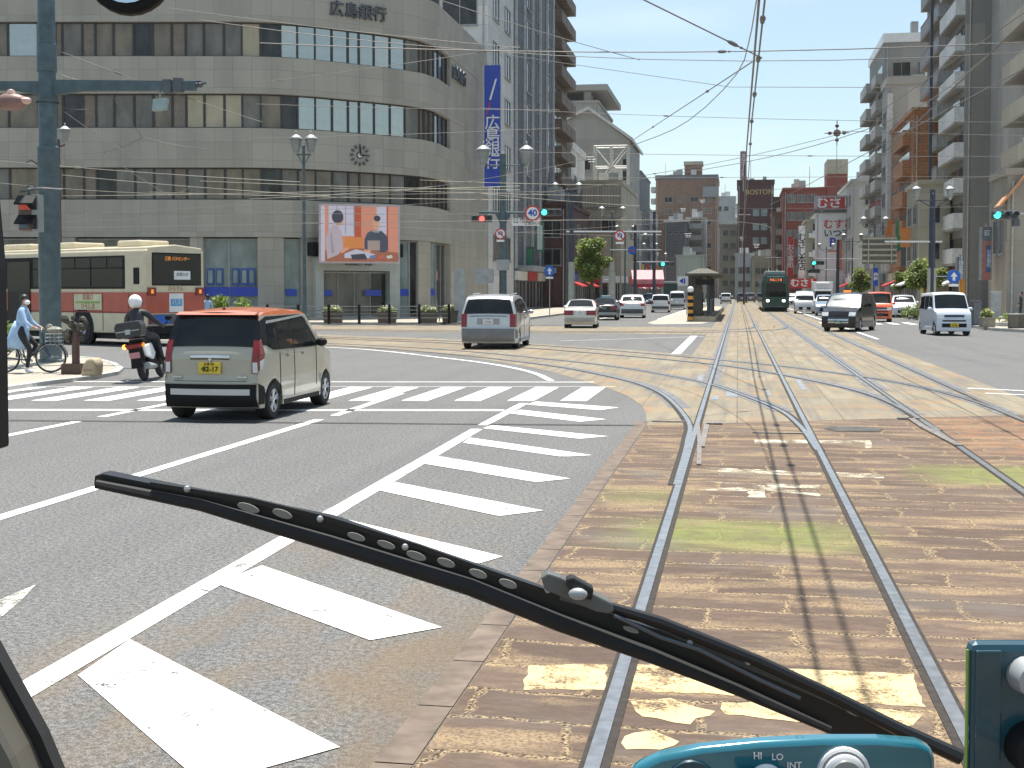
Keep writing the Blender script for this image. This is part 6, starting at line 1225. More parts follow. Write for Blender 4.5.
def keibox(label, px, D, rz, paint, name='kei_wagon', plate=YPLATE, grille=BLACK, roof=None):
    def ex(t, ep, spt, ye, hw, dfm): tails(.8, 1.2, .88)(t, ep, spt, ye, hw, dfm); ep(1, .745, .77, -.6, .6, CHR, 'grille_bar', off=.02); ep(1, .60, .66, -.68, .68, BLACK, 'grille_slot', off=.012)
    return car(name, label, 'car', at(px, D+1.7), pi+rz, 3.4, 1.475, KB, (-1.2, 1.26), .28, 1.04, [[(-1.45, 1.12), (-1.36, 1.6), (-.55, 1.66), (-.55, 1.09)], [(-.48, 1.09), (-.48, 1.66), (.2, 1.68), (.2, 1.08)], [(.27, 1.08), (.27, 1.68), (.7, 1.62), (1.02, 1.12)]], paint,
    [(-1, 1.1, 1.6, -.85, .85, CARGL, 'rear_window', {}), (1, 1.13, 1.68, -.94, .94, CARGL, 'windscreen', {}), (1, .72, .87, .6, .99, LAMPC, 'headlight', {}), (1, .72, .87, -.99, -.6, LAMPC, 'headlight', {}), (1, .74, .86, -.58, .58, M('dark_grille_blue', (.04, .05, .09), .3), 'grille', {}), (1, .36, .52, -.72, .72, BLACK, 'lower_grille', {})], extras=ex, plates=[(1, .46, .33, .165, plate, ('広島', '41-26'), BLACK)], tum=.10, mirrors=(1.0, 1.12, paint), plan=.05, roof=roof, roofz=1.72)
keibox('white oncoming kei wagon with yellow plate, nearest car at right', 944.5, 54, R(5), M('bluish_white_paint', (.60, .64, .72), .25, 0, .02, coat=.8), roof=WHITE)
keibox('orange red kei van behind the black taxi', 879, 78, R(-4), ORVAN, 'orange_van', plate=M('black_plate', (.05, .05, .05), .5))
hatch('silver_car', 'white silver car waiting behind the orange van', 903, 91, pi+R(-3), M('silver_white_paint', (.62, .65, .68), .25, .2, coat=.7), 1.7)
sil = [(y, z*1.0) for y, z in BOXV]
hatch('silver_van', 'silver oncoming minivan left of the black taxi', 804.5, 107, pi+R(-2), SILV, 1.75, 4.1, BOXV, (1.15, 1.66))
c = at(823, 119); t = thing('white_van', 'white high roof truck behind the silver oncoming minivan', 'truck', c, R(-2)); mb = MB(); mb.prism([(-.85, .35), (.85, .35), (.85, 1.2), (.75, 2.0), (-.75, 2.0), (-.85, 1.2)], 0, 1.8, 'y'); mb.obj('cab', PEARL, t, bevel=.08); mb = MB(); mb.prism([(-.7, 2.0), (.7, 2.0), (.6, 2.65), (-.6, 2.65)], .2, 1.7, 'y'); mb.obj('wind_deflector', WHITE, t, bevel=.08)
mb = MB(); mb.box(-.95, .95, 1.9, 5.5, .6, 2.75); mb.obj('cargo_box', WHITE, t, bevel=.03); mb = MB(); mb.prism([(-.76, 1.2), (.76, 1.2), (.68, 1.85), (-.68, 1.85)], -.03, -.002, 'y'); mb.obj('windscreen', CARGL, t)
for x in (-.66, .66): mb = MB(); mb.box(x-.14, x+.14, -.03, -.002, .62, .8); mb.obj('headlight', LAMPC, t)
for y in (.8, 4.6):
    for x in (-.75, .75): mb = MB(); mb.lathe([(0, -.1), (.33, -.1), (.35, 0), (.33, .1), (0, .1)], (x, y, .35), 'x', 16); mb.obj('wheel', RUBBER, t)
for px, D, lab, m_ in ((786, 175, 'first white oncoming car right of the tram', PEARL), (793.5, 160, 'second pale oncoming car right of the tram', SILV)): hatch('oncoming_car', lab, px, D, pi, m_, group='distant oncoming cars')
hatch('oncoming_car', 'small dark car tucked between the white truck and black taxi', 825, 98, pi+R(-3), M('blue_grey_paint', (.25, .3, .36), .25, .3, coat=.8), 1.5)
# bus
import math as _m
cb = BX(146, 43.4); rzb = PSI+R(90-36)              # +y of the bus points where it is heading (left and away)
t = thing('city_bus', 'cream and vermilion city bus turning left in front of the bank', 'bus', (cb.x, cb.y, 0), rzb)
t.scale = (1, 1, 1.13)
LB, WB, HB_ = 10.4, 2.49, 2.98
def bbox(nm, x0, x1, y0, y1, z0, z1, m_, bev=0, par=None): mb = MB(); mb.box(x0, x1, y0, y1, z0, z1); return mb.obj(nm, m_, par or t, bevel=bev)
# local frame: rear-left corner at x=0,y=0; bus spans x 0..WB (right), y 0..LB (forward)
bbox('lower_body', 0, WB, 0, LB, .38, 1.0, CREAM, .04); bbox('red_band', -.006, WB+.006, -.006, LB+.006, .98, 1.62, REDO, .03); bbox('upper_body', 0, WB, 0, LB, 1.60, HB_-.1, CREAM, .05)
mb = MB(); mb.prism([(0.02, HB_-.35), (WB-.02, HB_-.35), (WB-.1, HB_-.02), (WB*.5, HB_+.07), (.1, HB_-.02)], -.01, LB-.05, 'y'); mb.obj('roof', CREAM, t, bevel=.03)
for i, y in enumerate((1.1, 4.7, 7.4)): bbox('roof_unit', .6, 1.9, y, y+(1.2 if i < 1 else 1.7), HB_, HB_+.22, CREAM, .06)
bbox('rear_window', .28, WB-.2, -.03, .0, 1.86, 2.76, CARGL, .0); mb = MB(); mb.box(.25, WB-.15, -.02, 0, 1.82, 2.8); mb.obj('rear_window_seal', BLACK, t)
for i in range(9): bbox('window_notice', 1.15, 1.85, -.04, -.031, 2.0, 2.26, WHITE) if i == 0 else None
text('notice_text', 'お知らせ', .13, t, (1.5, -.045, 2.15), BLACK, .002); text('destination', '己斐 バスセンター', .13, t, (1.3, -.035, 2.62), AMBER, .002)
for y0, y1 in ((1.2, 2.9), (2.98, 4.7), (4.78, 6.3), (8.4, 10.1)): bbox('side_window', -.02, 0, y0, y1, 1.78, 2.66, CARGL); bbox('window_bar', -.03, -.021, y0, y1, 2.33, 2.37, BLACK); bbox('window_bar', -.03, -.021, (y0+y1)/2-.02, (y0+y1)/2+.02, 2.37, 2.66, BLACK)
bbox('window_belt', -.012, 0, 1.1, 10.2, 1.72, 2.72, BLACK); bbox('entry_door', -.035, -.007, 6.5, 7.9, .55, 2.6, CARGL); bbox('vent_grille', -.03, 0, .35, .62, 1.86, 2.35, BLACK)
for s, x in ((0, .22), (1, WB-.22)): bbox('tail_lamp', x-.17, x+.17, -.05, -.007, 1.52, 1.76, TAIL); bbox('turn_lamp', x-.05, x+.05, -.06, -.05, 1.58, 1.7, AMBER)
text('rear_lettering', 'ひろでん', .17, t, (WB/2, -.01, 1.72), M('orange_lettering', (.5, .18, .08), .5), .004); bbox('rear_poster', .95, 1.55, -.03, -.007, 1.02, 1.58, WHITE); bbox('poster_print', 1.0, 1.5, -.034, -.03, 1.2, 1.42, M('poster_blue', (.12, .35, .6), .5)); text('poster_text', 'バス', .2, t, (1.25, -.04, 1.31), WHITE, .002)
bbox('side_poster', -.03, -.007, 2.35, 3.9, 1.08, 1.56, M('poster_cream', (.62, .6, .4), .5)); bbox('poster_flowers', -.036, -.03, 2.45, 3.8, 1.28, 1.34, M('poster_green', (.25, .4, .08), .5)); text('poster_text', '宮島口', .2, t, (-.04, 3.1, 1.46), REDO, .002, rz=-pi/2); text('poster_text', 'ひろしま', .2, t, (-.04, 3.1, 1.18), REDO, .002, rz=-pi/2)
bbox('rear_bumper', -.0, WB, -.1, .02, .36, .62, BLACK, .04); bbox('engine_panel', .08, WB-.08, -.02, 0, .66, .96, M('dark_panel', (.1, .1, .12), .5)); bbox('number_plate', 1.35, 1.8, -.05, -.021, .72, .92, GPLATE); text('plate_text', '16-41', .15, t, (1.57, -.055, .81), WHITE, .002); bbox('notice_blue', .35, .95, -.04, -.021, .68, .92, BLUER); bbox('red_reflector', .1, .25, -.03, -.021, .7, .95, TAIL)
bbox('skirt_gap', .15, WB-.15, .2, LB-.2, .2, .39, BLACK)
for y in (3.45, 8.3):
    for x, o in ((0.0, 1), (WB, -1)):
        mb = MB(); mb.lathe([(0, -.004*o), (.62, -.012*o), (.62, .03*o)], (x, y, .5), 'x', 24); mb.obj('wheel_arch', BLACK, t)
        mb = MB(); mb.lathe([(.25, -.02*o), (.44, -.03*o), (.49, .03*o), (.49, .28*o), (0, .28*o)], (x, y, .49), 'x', 24); wh = mb.obj('wheel', RUBBER, t, smooth=True); mb = MB(); mb.lathe([(0, .04*o), (.12, -.02*o), (.24, 0), (.27, -.03*o)], (x, y, .49), 'x', 18); mb.obj('rim', GREY, wh)
for x in (.0,): bbox('side_stripe', -.012, -.006, .02, LB-.1, 1.0, 1.03, M('dark_red', (.2, .02, .02), .5)); 
for y in (.9, 2.3, 3.95, 5.3): bbox('panel_seam', -.011, -.006, y, y+.02, .45, 1.6, DOOR)
# passengers' pale head rests visible through the windows
# tram
c = at(767, 121); t = thing('tram_car', 'dark green low floor tram coming along the right hand track', 'tram', (3.34, c[1], 0)); t.location.y = 119
mb = MB(); mb.prism([(-1.15, .3), (1.15, .3), (1.2, .6), (1.2, 2.7), (1.08, 3.2), (.8, 3.4), (-.8, 3.4), (-1.08, 3.2), (-1.2, 2.7), (-1.2, .6)], .35, 28, 'y'); TG = M('tram_green', (.008, .06, .05), .25, .1, coat=.6); mb.obj('body', TG, t, bevel=.05)
mb = MB(); mb.prism([(-1.05, .3), (1.05, .3), (1.1, 1.0), (1.05, 2.7), (.8, 3.2), (-.8, 3.2), (-1.05, 2.7), (-1.1, 1.0)], 0, .36, 'y'); mb.obj('cab_front', TG, t, bevel=.1); mb = MB(); mb.prism([(-.9, 1.35), (.9, 1.35), (.86, 2.62), (-.86, 2.62)], -.03, -.002, 'y'); mb.obj('windscreen', CARGL, t)
mb = MB(); mb.box(-.62, .62, -.03, .0, 2.72, 2.98); mb.obj('destination_board', BLACK, t); text('destination_text', '宇品二丁目', .22, t, (0, -.04, 2.85), M('led_orange', (.9, .25, .1), .5, emit=1.2), .003)
for x in (-.7, .7): mb = MB(); mb.ball((x, -.02, 1.0), .13, 10, sc=(1.2, .5, 1)); mb.obj('headlight', M('lit_headlamp', (1, .95, .8), .3, emit=2), t)
mb = MB(); mb.box(-.9, .9, 3, 8, 3.42, 3.7); mb.obj('roof_unit', GREY, t, bevel=.05); mb = MB(); mb.tube([(-.4, 10, 3.5), (-.4, 11, 4.3), (-.4, 10, 5.1)], .03); mb.tube([(.4, 10, 3.5), (.4, 11, 4.3), (.4, 10, 5.1)], .03); mb.tube([(-.8, 10, 5.12), (.8, 10, 5.12)], .03); mb.obj('pantograph', GREY, t); mb = MB(); mb.box(-1.0, 1.0, .1, 27, .05, .3); mb.obj('skirt', BLACK, t)
for i in range(8): mb = MB(); mb.box(-1.235, -1.202, 1.5+i*3.2, 4.3+i*3.2, 1.3, 2.6); mb.obj('side_window', CARGL, t)

# ------------------------------------------------------------------ people
def figure(name, joints, bones, mats, parent, sub=2, matof=None):
    names = list(joints); idx = {n: i for i, n in enumerate(names)}
    me = bpy.data.meshes.new(name); me.from_pydata([joints[n][0] for n in names], [(idx[a], idx[b]) for a, b, _ in bones], [])
    o = link(name, me, parent); sk = o.modifiers.new('skin', 'SKIN'); sk.use_smooth_shade = True
    for i, n in enumerate(names):
        r = joints[n][1]; r = (r, r) if not isinstance(r, tuple) else r; me.skin_vertices[0].data[i].radius = r
    me.skin_vertices[0].data[0].use_root = True
    su = o.modifiers.new('sub', 'SUBSURF'); su.levels = sub; su.render_levels = sub
    bake(o); me = o.data; me.materials.clear()
    for m in mats: me.materials.append(m)
    segs = [(Vector(joints[a][0]), Vector(joints[b][0]), k) for a, b, k in bones]
    for p in me.polygons:
        c = p.center; best = 1e9
        for a, b, k in segs:
            ab = b-a; u = max(0, min(1, (c-a).dot(ab)/ab.length_squared)); d = (c-(a+ab*u)).length
            if d < best: best = d; p.material_index = k
        p.use_smooth = True
    return o
def fingers(J, B, side, hand, dirv, up, k):
    dirv = Vector(dirv).normalized(); up = Vector(up).normalized(); sd = dirv.cross(up)
    for i, (off, ln) in enumerate(((-.03, .07), (-.01, .085), (.012, .08), (.032, .062))):
        b = Vector(hand)+sd*off+dirv*.03; m = b+dirv*ln*.5-up*.01; e = m+dirv*ln*.3-up*ln*.45
        J[f'{side}f{i}a'] = (m, .009); J[f'{side}f{i}b'] = (e, .0075); B += [(f'{side}hand', f'{side}f{i}a', k), (f'{side}f{i}a', f'{side}f{i}b', k)]
    b = Vector(hand)-sd*.045+dirv*.0; J[f'{side}th'] = (b+dirv*.035-up*.01, .010); B.append((f'{side}hand', f'{side}th', k))
def face(parent, c, fwd, r=.1, mask=None, hair=True, hairlen=.0):
    fwd = Vector(fwd).normalized(); up = Vector((0, 0, 1)); sd = fwd.cross(up).normalized(); c = Vector(c)
    for s in (-1, 1): mb = MB(); mb.ball(tuple(c+fwd*r*.86+sd*s*.034+up*.012), .011, 6); mb.obj('eye', BLACK, parent)
    mb = MB(); mb.ball(tuple(c+fwd*r*.98-up*.018), .015, 6, sc=(.8, .8, 1.3)); mb.obj('nose', SKIN, parent) if not mask else None
    if mask: mb = MB(); mb.ball(tuple(c+fwd*r*.55-up*.05), .066, 12, sc=(1, 1, .8)); mb.obj('face_mask', mask, parent, smooth=True)
    if hair:
        mb = MB(); mb.ball(tuple(c-fwd*.042+up*.035), r*1.0, 14); mb.ball(tuple(c-fwd*.06-up*.05), r*.8, 12)
        if hairlen: mb.ball(tuple(c-fwd*.06-up*.14), r*.8, 10, sc=(1, 1, 1.3))
        o = mb.obj('hair', HAIR, parent, smooth=True)
# bicycle + rider (bike runs along +x of its frame)
def wheel_bike(parent, x, r, nm='wheel'):
    mb = MB(); mb.ring((x, r), r-.03, r, -.017, .017, 32); w_ = mb.obj(nm, RUBBER, parent); mb = MB(); mb.ring((x, r), r-.045, r-.03, -.012, .012, 32)
    for i in range(18): a = i*2*pi/18; mb.tube([(x+.02*cos(a+1), (-1)**i*.02, r+.02*sin(a+1)), (x+(r-.04)*cos(a), 0, r+(r-.04)*sin(a))], .0022, 3)
    mb.tube([(x, -.04, r), (x, .04, r)], .02, 8); mb.obj('rim', GREY, w_); mb = MB()
    pts = [(x+(r+.025)*cos(a*pi/10), 0, r+(r+.025)*sin(a*pi/10)) for a in range(0, 11)]; mb.tube(pts, .016, 5); mb.obj('mudguard', DKGREY, w_)
bc = BX(27, 28.6); bk = thing('bicycle', 'dark blue city bicycle with front basket standing on the left island', 'bicycle', (bc.x, bc.y, .07), PSI+R(6))
wheel_bike(bk, .49, .335); wheel_bike(bk, -.50, .335); FB = M('bike_frame_blue', (.02, .04, .10), .3, .2, coat=.6)
mb = MB(); bb = (-.05, 0, .28)
for a, b in ((( -.5, .04, .335), bb), ((-.5, -.04, .335), bb), (bb, (.36, 0, .55)), (bb, (.33, 0, .68)), (bb, (-.18, 0, .78)), ((-.5, .04, .335), (-.15, 0, .66)), ((.38, 0, .50), (.30, 0, .90)), ((.38, .04, .55), (.49, .05, .335)), ((.38, -.04, .55), (.49, -.05, .335))): mb.tube([a, b], .016, 6)
mb.obj('frame', FB, bk); mb = MB(); mb.tube([(.12, .27, .98), (.25, .2, 1.0), (.30, 0, .93), (.25, -.2, 1.0), (.12, -.27, .98)], .013, 6); mb.tube([(.30, 0, .88), (.30, 0, .94)], .016); mb.obj('handlebar', GREY, bk); mb = MB(); mb.ball((-.2, 0, .82), .12, 10, sc=(1.1, .8, .35)); mb.obj('saddle', BLACK, bk, smooth=True)
mb = MB()
for z in (.62, .70, .78, .86): mb.tube([(.42, -.17, z), (.72, -.15, z), (.72, .15, z), (.42, .17, z), (.42, -.17, z)], .006, 4)
for i in range(8): x = .42+.3*(i % 4)/3; s = -1 if i < 4 else 1; mb.tube([(x, s*.16, .62), (x, s*.17, .88)], .005, 4)
mb.obj('basket', GREY, bk); mb = MB(); mb.ring((-.05, .28), .07, .09, -.05, -.04, 16); mb.tube([(-.05, -.05, .28), (.05, -.07, .14)], .012); mb.tube([(.02, -.14, .14), (.02, -.04, .14), (.1, -.04, .14), (.1, -.14, .14)], .014, 4); mb.tube([(-.05, .05, .28), (-.15, .07, .42)], .012); mb.obj('pedals_and_crank', DKGREY, bk); mb = MB(); mb.tube([(-.45, .03, .3), (-.58, .05, .02)], .012); mb.obj('kick_stand', GREY, bk)
bg_ = MB(); bg_.ball((.57, 0, .93), .17, 10, sc=(1.1, .9, .55)); bg_.ball((.47, 0, 1.0), .08, 8); t2 = thing('shopping_bag', 'crumpled grey green bag lying in the bicycle basket', 'bag', tuple(bk.matrix_basis @ Vector((0, 0, 0))), PSI+R(6)); bg_.obj('bag', M('mottled_bag', (.25, .25, .2), .8, 0, .5, 14), t2, smooth=True)
mb = MB(); mb.tube([(.47, -.05, 1.0), (.46, 0, 1.12), (.47, .05, 1.0)], .008, 5); mb.obj('bag_handle', DKGREY, t2)
COAT = M('light_blue_coat', (.33, .48, .68), .8, 0, .08, 6); TRS = M('black_trousers', (.02, .02, .022), .8)
ps = thing('person', 'cyclist in long light blue coat, white mask and black trousers astride the bicycle', 'person', (bc.x, bc.y, .07), PSI+R(6))
J = {'pelvis': ((-.16, 0, .93), (.14, .15)), 'waist': ((-.14, 0, 1.08), (.125, .12)), 'chest': ((-.10, 0, 1.28), (.15, .13)), 'neckb': ((-.07, 0, 1.43), (.09, .07)), 'neck': ((-.06, 0, 1.49), .045), 'head': ((-.04, 0, 1.58), (.085, .08)), 'crown': ((-.05, 0, 1.67), (.07, .065)),
     'Lsh': ((-.08, .17, 1.38), .065), 'Lel': ((.02, .25, 1.13), .05), 'Lwr': ((.16, .25, 1.02), .032), 'Lhand': ((.20, .25, 1.01), (.03, .022)), 'Rsh': ((-.08, -.17, 1.38), .065), 'Rel': ((.02, -.26, 1.12), .05), 'Rwr': ((.16, -.26, 1.02), .032), 'Rhand': ((.20, -.25, 1.01), (.03, .022)),
     'Rhip': ((-.14, -.10, .90), .10), 'Rkn': ((.08, -.13, .52), .062), 'Ran': ((.02, -.16, .12), .038), 'Rto': ((.16, -.17, .04), (.035, .03)), 'Rheel': ((-.01, -.16, .05), (.035, .035)),
     'Lhip': ((-.14, .10, .90), .10), 'Lkn': ((.16, .12, .60), .062), 'Lan': ((-.02, .12, .42-.12), .038), 'Lto': ((.08, .12, .24), (.035, .03))}
B = [('pelvis', 'waist', 0), ('waist', 'chest', 0), ('chest', 'neckb', 0), ('neckb', 'neck', 1), ('neck', 'head', 1), ('head', 'crown', 1), ('neckb', 'Lsh', 0), ('Lsh', 'Lel', 0), ('Lel', 'Lwr', 0), ('Lwr', 'Lhand', 1), ('neckb', 'Rsh', 0), ('Rsh', 'Rel', 0), ('Rel', 'Rwr', 0), ('Rwr', 'Rhand', 1), ('pelvis', 'Rhip', 2), ('Rhip', 'Rkn', 2), ('Rkn', 'Ran', 2), ('Ran', 'Rheel', 3), ('Rheel', 'Rto', 3), ('pelvis', 'Lhip', 2), ('Lhip', 'Lkn', 2), ('Lkn', 'Lan', 2), ('Lan', 'Lto', 3)]
fingers(J, B, 'L', J['Lhand'][0], (1, 0, -.2), (0, 0, 1), 1); fingers(J, B, 'R', J['Rhand'][0], (1, 0, -.2), (0, 0, 1), 1)
bd = figure('body', J, B, [COAT, SKIN, TRS, WHITE], ps)
mb = MB(); pr = [(.15, 1.12), (.20, .96), (.24, .74), (.26, .54)]; vs = []; n = 20
for i, (r_, z) in enumerate(pr):
    for j in range(n): a = 2*pi*j/n; vs.append((-.13-.035*i+r_*.98*cos(a), r_*.72*sin(a)*(1+.08*sin(3*a+i)), z+.03*sin(2*a)))
mb.add(vs, [(i*n+j, i*n+(j+1) % n, (i+1)*n+(j+1) % n, (i+1)*n+j) for i in range(3) for j in range(n)]); cs = mb.obj('coat_skirt', COAT, ps, smooth=True)
cs.modifiers.new('s', 'SOLIDIFY').thickness = .015; face(ps, (-.035, 0, 1.60), (1, -.75, 0), .1, mask=WHITE, hairlen=1)
# motor scooter and rider seen from behind (heading +y)
mc = BX(144, 26.9); ms_ = thing('motor_scooter', 'dark motor scooter with big top box, orange tail light and white side panels', 'motorcycle', (mc.x, mc.y, 0), R(10)); ms_.rotation_euler = (0, R(-9), R(10))
mb = MB()
for y in (0, 1.3): mb.lathe([(.12, -.05), (.22, -.06), (.26, -.03), (.275, 0), (.26, .03), (.22, .06), (.12, .05)], (0, y, .275), 'x', 20)
w_ = mb.obj('wheel', RUBBER, ms_, smooth=True); mb = MB(); [mb.lathe([(0, -.04), (.13, -.03), (.13, .03), (0, .04)], (0, y, .275), 'x', 14) for y in (0, 1.3)]; mb.obj('rim', GREY, w_)
mb = MB(); mb.prism([(-.28, .42), (-.36, .72), (-.30, .80), (.30, .84), (.62, .76), (.72, .36), (1.0, .34), (1.12, .95), (1.2, .9), (1.12, .3), (.7, .22), (.3, .26), (.0, .5)], -.14, .14, 'x'); mb.obj('body_shell', BLACK, ms_, bevel=.05)
mb = MB(); mb.prism([(-.2, .52), (-.30, .74), (.30, .78), (.5, .55), (.3, .42)], .13, .19, 'x'); mb.prism([(-.2, .52), (-.30, .74), (.30, .78), (.5, .55), (.3, .42)], -.19, -.13, 'x'); mb.obj('side_panel', WHITE, ms_, bevel=.03)
mb = MB(); mb.prism([(-.14, .70), (.14, .70), (.19, .80), (-.19, .80)], -.42, -.33, 'y'); mb.obj('tail_lamp', TAIL, ms_, bevel=.02); mb = MB(); mb.ball((-.19, -.36, .76), .055, 8); mb.obj('turn_lamp', M('lit_orange', (1, .3, .05), .3, emit=2.5), ms_); mb = MB(); mb.ball((.19, -.36, .76), .045, 8); mb.obj('turn_lamp', AMBER, ms_)
mb = MB(); mb.box(-.10, .10, -.40, -.385, .50, .62); mb.obj('number_plate', M('pink_plate', (.5, .22, .24), .6), ms_); mb = MB(); mb.prism([(-.12, .3), (.12, .3), (.1, .52), (-.1, .52)], -.38, -.3, 'y'); mb.obj('rear_mudguard', BLACK, ms_)
mb = MB(); mb.tube([(.17, -.25, .32), (.17, .35, .28)], [.075, .05], 10); mb.obj('exhaust', GREY, ms_)
mb = MB(); mb.box(-.15, .15, -.2, .55, .80, .90); mb.obj('seat', BLACK, ms_, bevel=.04); mb = MB(); mb.tube([(-.36, 1.0, 1.05), (-.1, 1.08, 1.1), (.1, 1.08, 1.1), (.36, 1.0, 1.05)], .02); mb.tube([(0, 1.08, 1.08), (0, 1.15, .8)], .04); mb.obj('handlebar', BLACK, ms_)
for s in (-1, 1): mb = MB(); mb.ball((s*.42, 1.05, 1.25), .07, 8, sc=(1.2, .4, .8)); mb.tube([(s*.3, 1.03, 1.07), (s*.42, 1.05, 1.22)], .01); mb.obj('mirror', BLACK, ms_)
mb = MB(); mb.prism([(-.25, .93), (.25, .93), (.28, 1.16), (.23, 1.26), (-.23, 1.26), (-.28, 1.16)], -.62, -.2, 'y'); tb = mb.obj('top_box', M('black_top_box', (.025, .025, .028), .35), ms_, bevel=.04); mb = MB(); mb.box(-.24, .24, -.635, -.62, 1.06, 1.08); mb.box(-.05, .05, -.64, -.62, 1.0, 1.1); mb.obj('box_latch', GREY, tb)
rd = thing('person', 'scooter rider in black jacket and white helmet seen from behind', 'person', (mc.x, mc.y, 0), 0); rd.rotation_euler = ms_.rotation_euler
JK = M('black_jacket', (.02, .022, .026), .6)
J = {'pelvis': ((0, .12, .98), (.15, .13)), 'waist': ((0, .12, 1.12), (.14, .12)), 'chest': ((0, .18, 1.32), (.17, .13)), 'neckb': ((0, .22, 1.46), (.1, .08)), 'neck': ((0, .24, 1.52), .05), 'head': ((0, .27, 1.60), .08), 'crown': ((0, .27, 1.68), .07)}
B = [('pelvis', 'waist', 0), ('waist', 'chest', 0), ('chest', 'neckb', 0), ('neckb', 'neck', 0), ('neck', 'head', 1), ('head', 'crown', 1)]
for s, n_ in ((-1, 'L'), (1, 'R')):
    J[n_+'sh'] = ((s*.19, .22, 1.40), .07); J[n_+'el'] = ((s*.33, .45, 1.18), .055); J[n_+'wr'] = ((s*.34, .82, 1.08), .036); J[n_+'hand'] = ((s*.34, .92, 1.08), (.04, .03))
    J[n_+'hip'] = ((s*.11, .15, .95), .10); J[n_+'kn'] = ((s*.22, .62, .88), .07); J[n_+'an'] = ((s*.24, .72, .44), .045); J[n_+'to'] = ((s*.25, .9, .36), .042)
    B += [('neckb', n_+'sh', 0), (n_+'sh', n_+'el', 0), (n_+'el', n_+'wr', 0), (n_+'wr', n_+'hand', 2), ('pelvis', n_+'hip', 0), (n_+'hip', n_+'kn', 0), (n_+'kn', n_+'an', 0), (n_+'an', n_+'to', 2)]
    fingers(J, B, n_, J[n_+'hand'][0], (0, 1, -.1), (0, 0, 1), 2)
figure('body', J, B, [JK, SKIN, BLACK], rd); mb = MB(); mb.ball((0, .27, 1.67), .15, 18, sc=(.92, 1.05, 1.0)); mb.obj('helmet', WHITE, rd, smooth=True); mb = MB(); mb.box(-.12, .12, .36, .43, 1.58, 1.70); mb.obj('visor', CARGL, rd, bevel=.03)
# people waiting at the tram stop
def stander(label, loc, rz, top, leg, seed=1):
    p = thing('person', label, 'person', loc, rz); J = {'pelvis': ((0, 0, .95), (.14, .10)), 'waist': ((0, 0, 1.1), (.13, .09)), 'chest': ((0, 0, 1.3), (.16, .1)), 'neckb': ((0, 0, 1.44), (.09, .06)), 'neck': ((0, 0, 1.5), .045), 'head': ((0, .01, 1.6), .08), 'crown': ((0, .01, 1.68), .065)}
    B = [('pelvis', 'waist', 0), ('waist', 'chest', 0), ('chest', 'neckb', 0), ('neckb', 'neck', 1), ('neck', 'head', 1), ('head', 'crown', 1)]
    for s, n_ in ((-1, 'L'), (1, 'R')):
        J[n_+'sh'] = ((s*.19, 0, 1.39), .055); J[n_+'el'] = ((s*.24, -.03, 1.12), .042); J[n_+'wr'] = ((s*.22, .12, .92), .03); J[n_+'hand'] = ((s*.22, .16, .86), (.03, .02)); J[n_+'hip'] = ((s*.09, 0, .9), .09); J[n_+'kn'] = ((s*.1, .02, .5), .06); J[n_+'an'] = ((s*.11, 0, .09), .04); J[n_+'to'] = ((s*.12, .14, .04), .035)
        B += [('neckb', n_+'sh', 0), (n_+'sh', n_+'el', 0), (n_+'el', n_+'wr', 0), (n_+'wr', n_+'hand', 1), ('pelvis', n_+'hip', 2), (n_+'hip', n_+'kn', 2), (n_+'kn', n_+'an', 2), (n_+'an', n_+'to', 3)]; fingers(J, B, n_, J[n_+'hand'][0], (0, .3, -1), (0, 1, 0), 1)
    figure('body', J, B, [top, SKIN, leg, BLACK], p, 1); face(p, (0, .01, 1.61), (0, 1, 0), .09)
stander('person in dark jacket waiting under the tram stop roof', (-2.25, 83.5, .34), -pi/2, JK, TRS); stander('person in white shirt waiting further along the tram platform', (-1.95, 87, .34), -1.2, WHITE, M('grey_trousers', (.15, .15, .17), .8))
stander('pedestrian in dark clothes on the right pavement near the arches', at(1021, 78, .13), pi/2, JK, TRS); stander('pedestrian in light blue shirt standing behind the beige car by the bus', at(207, 56, .0), 1.0, COAT, TRS)

# ------------------------------------------------------------------ overhead wires
WG = {}
def wire(label, pts, r=.012, mat=WIREM, sag=0, group=None, ins=(), n=10):
    P = [Vector(p) for p in pts]
    if len(P) == 2: P = [P[0].lerp(P[1], i/n)-Vector((0, 0, sag*4*(i/n)*(1-i/n))) for i in range(n+1)]
    o = thing('overhead_wire', label, 'wire', tuple(P[0]), 0, group); q = [p-P[0] for p in P]
    mb = MB(); mb.tube(q, r, 5); mb.obj('cable', mat, o)
    for u in ins:
        i = min(len(q)-2, int(u*(len(q)-1))); fr = u*(len(q)-1)-i; c = q[i].lerp(q[i+1], fr); d = (q[i+1]-q[i]).normalized()
        mb = MB(); mb.tube([c-d*.14, c-d*.07, c+d*.07, c+d*.14], [r*1.2, r*2.8, r*2.8, r*1.2], 7); mb.ball(tuple(c+d*.22), r*2.2, 6); mb.obj('insulator', mat, o)
    return o
CW = 5.1
wire('contact wire above the tram track straight ahead of the camera', [(.20, -6, CW), (.22, 10, CW), (.17, 30, CW), (.24, 60, CW), (.2, 400, CW)], .016)
wire('upper feeder wire running above the nearest track', [(.42, -6, 6.3), (.36, 15, 6.0), (.28, 30, 5.7), (.35, 48, 6.1), (.3, 400, 6.0)], .016, ins=(.26, .29, .33, .38, .44, .5, .58))
wire('contact wire above the right hand tram track', [(3.35, -6, CW), (3.36, 20, CW), (3.32, 60, CW), (3.35, 400, CW)], .013)
def mid3(a, b, z): return [((p.x+q.x)/2, (p.y+q.y)/2, z) for p, q in zip(a[::3], b[::3])]
wire('contact wire curving left above the near branch track', [(.2, 14, CW)]+mid3(RA, RB, CW)[2:], .008, WIREL); wire('contact wire curving left above the far branch track', [(3.35, 14, CW)]+mid3(RC, RD, CW), .008, WIREL)
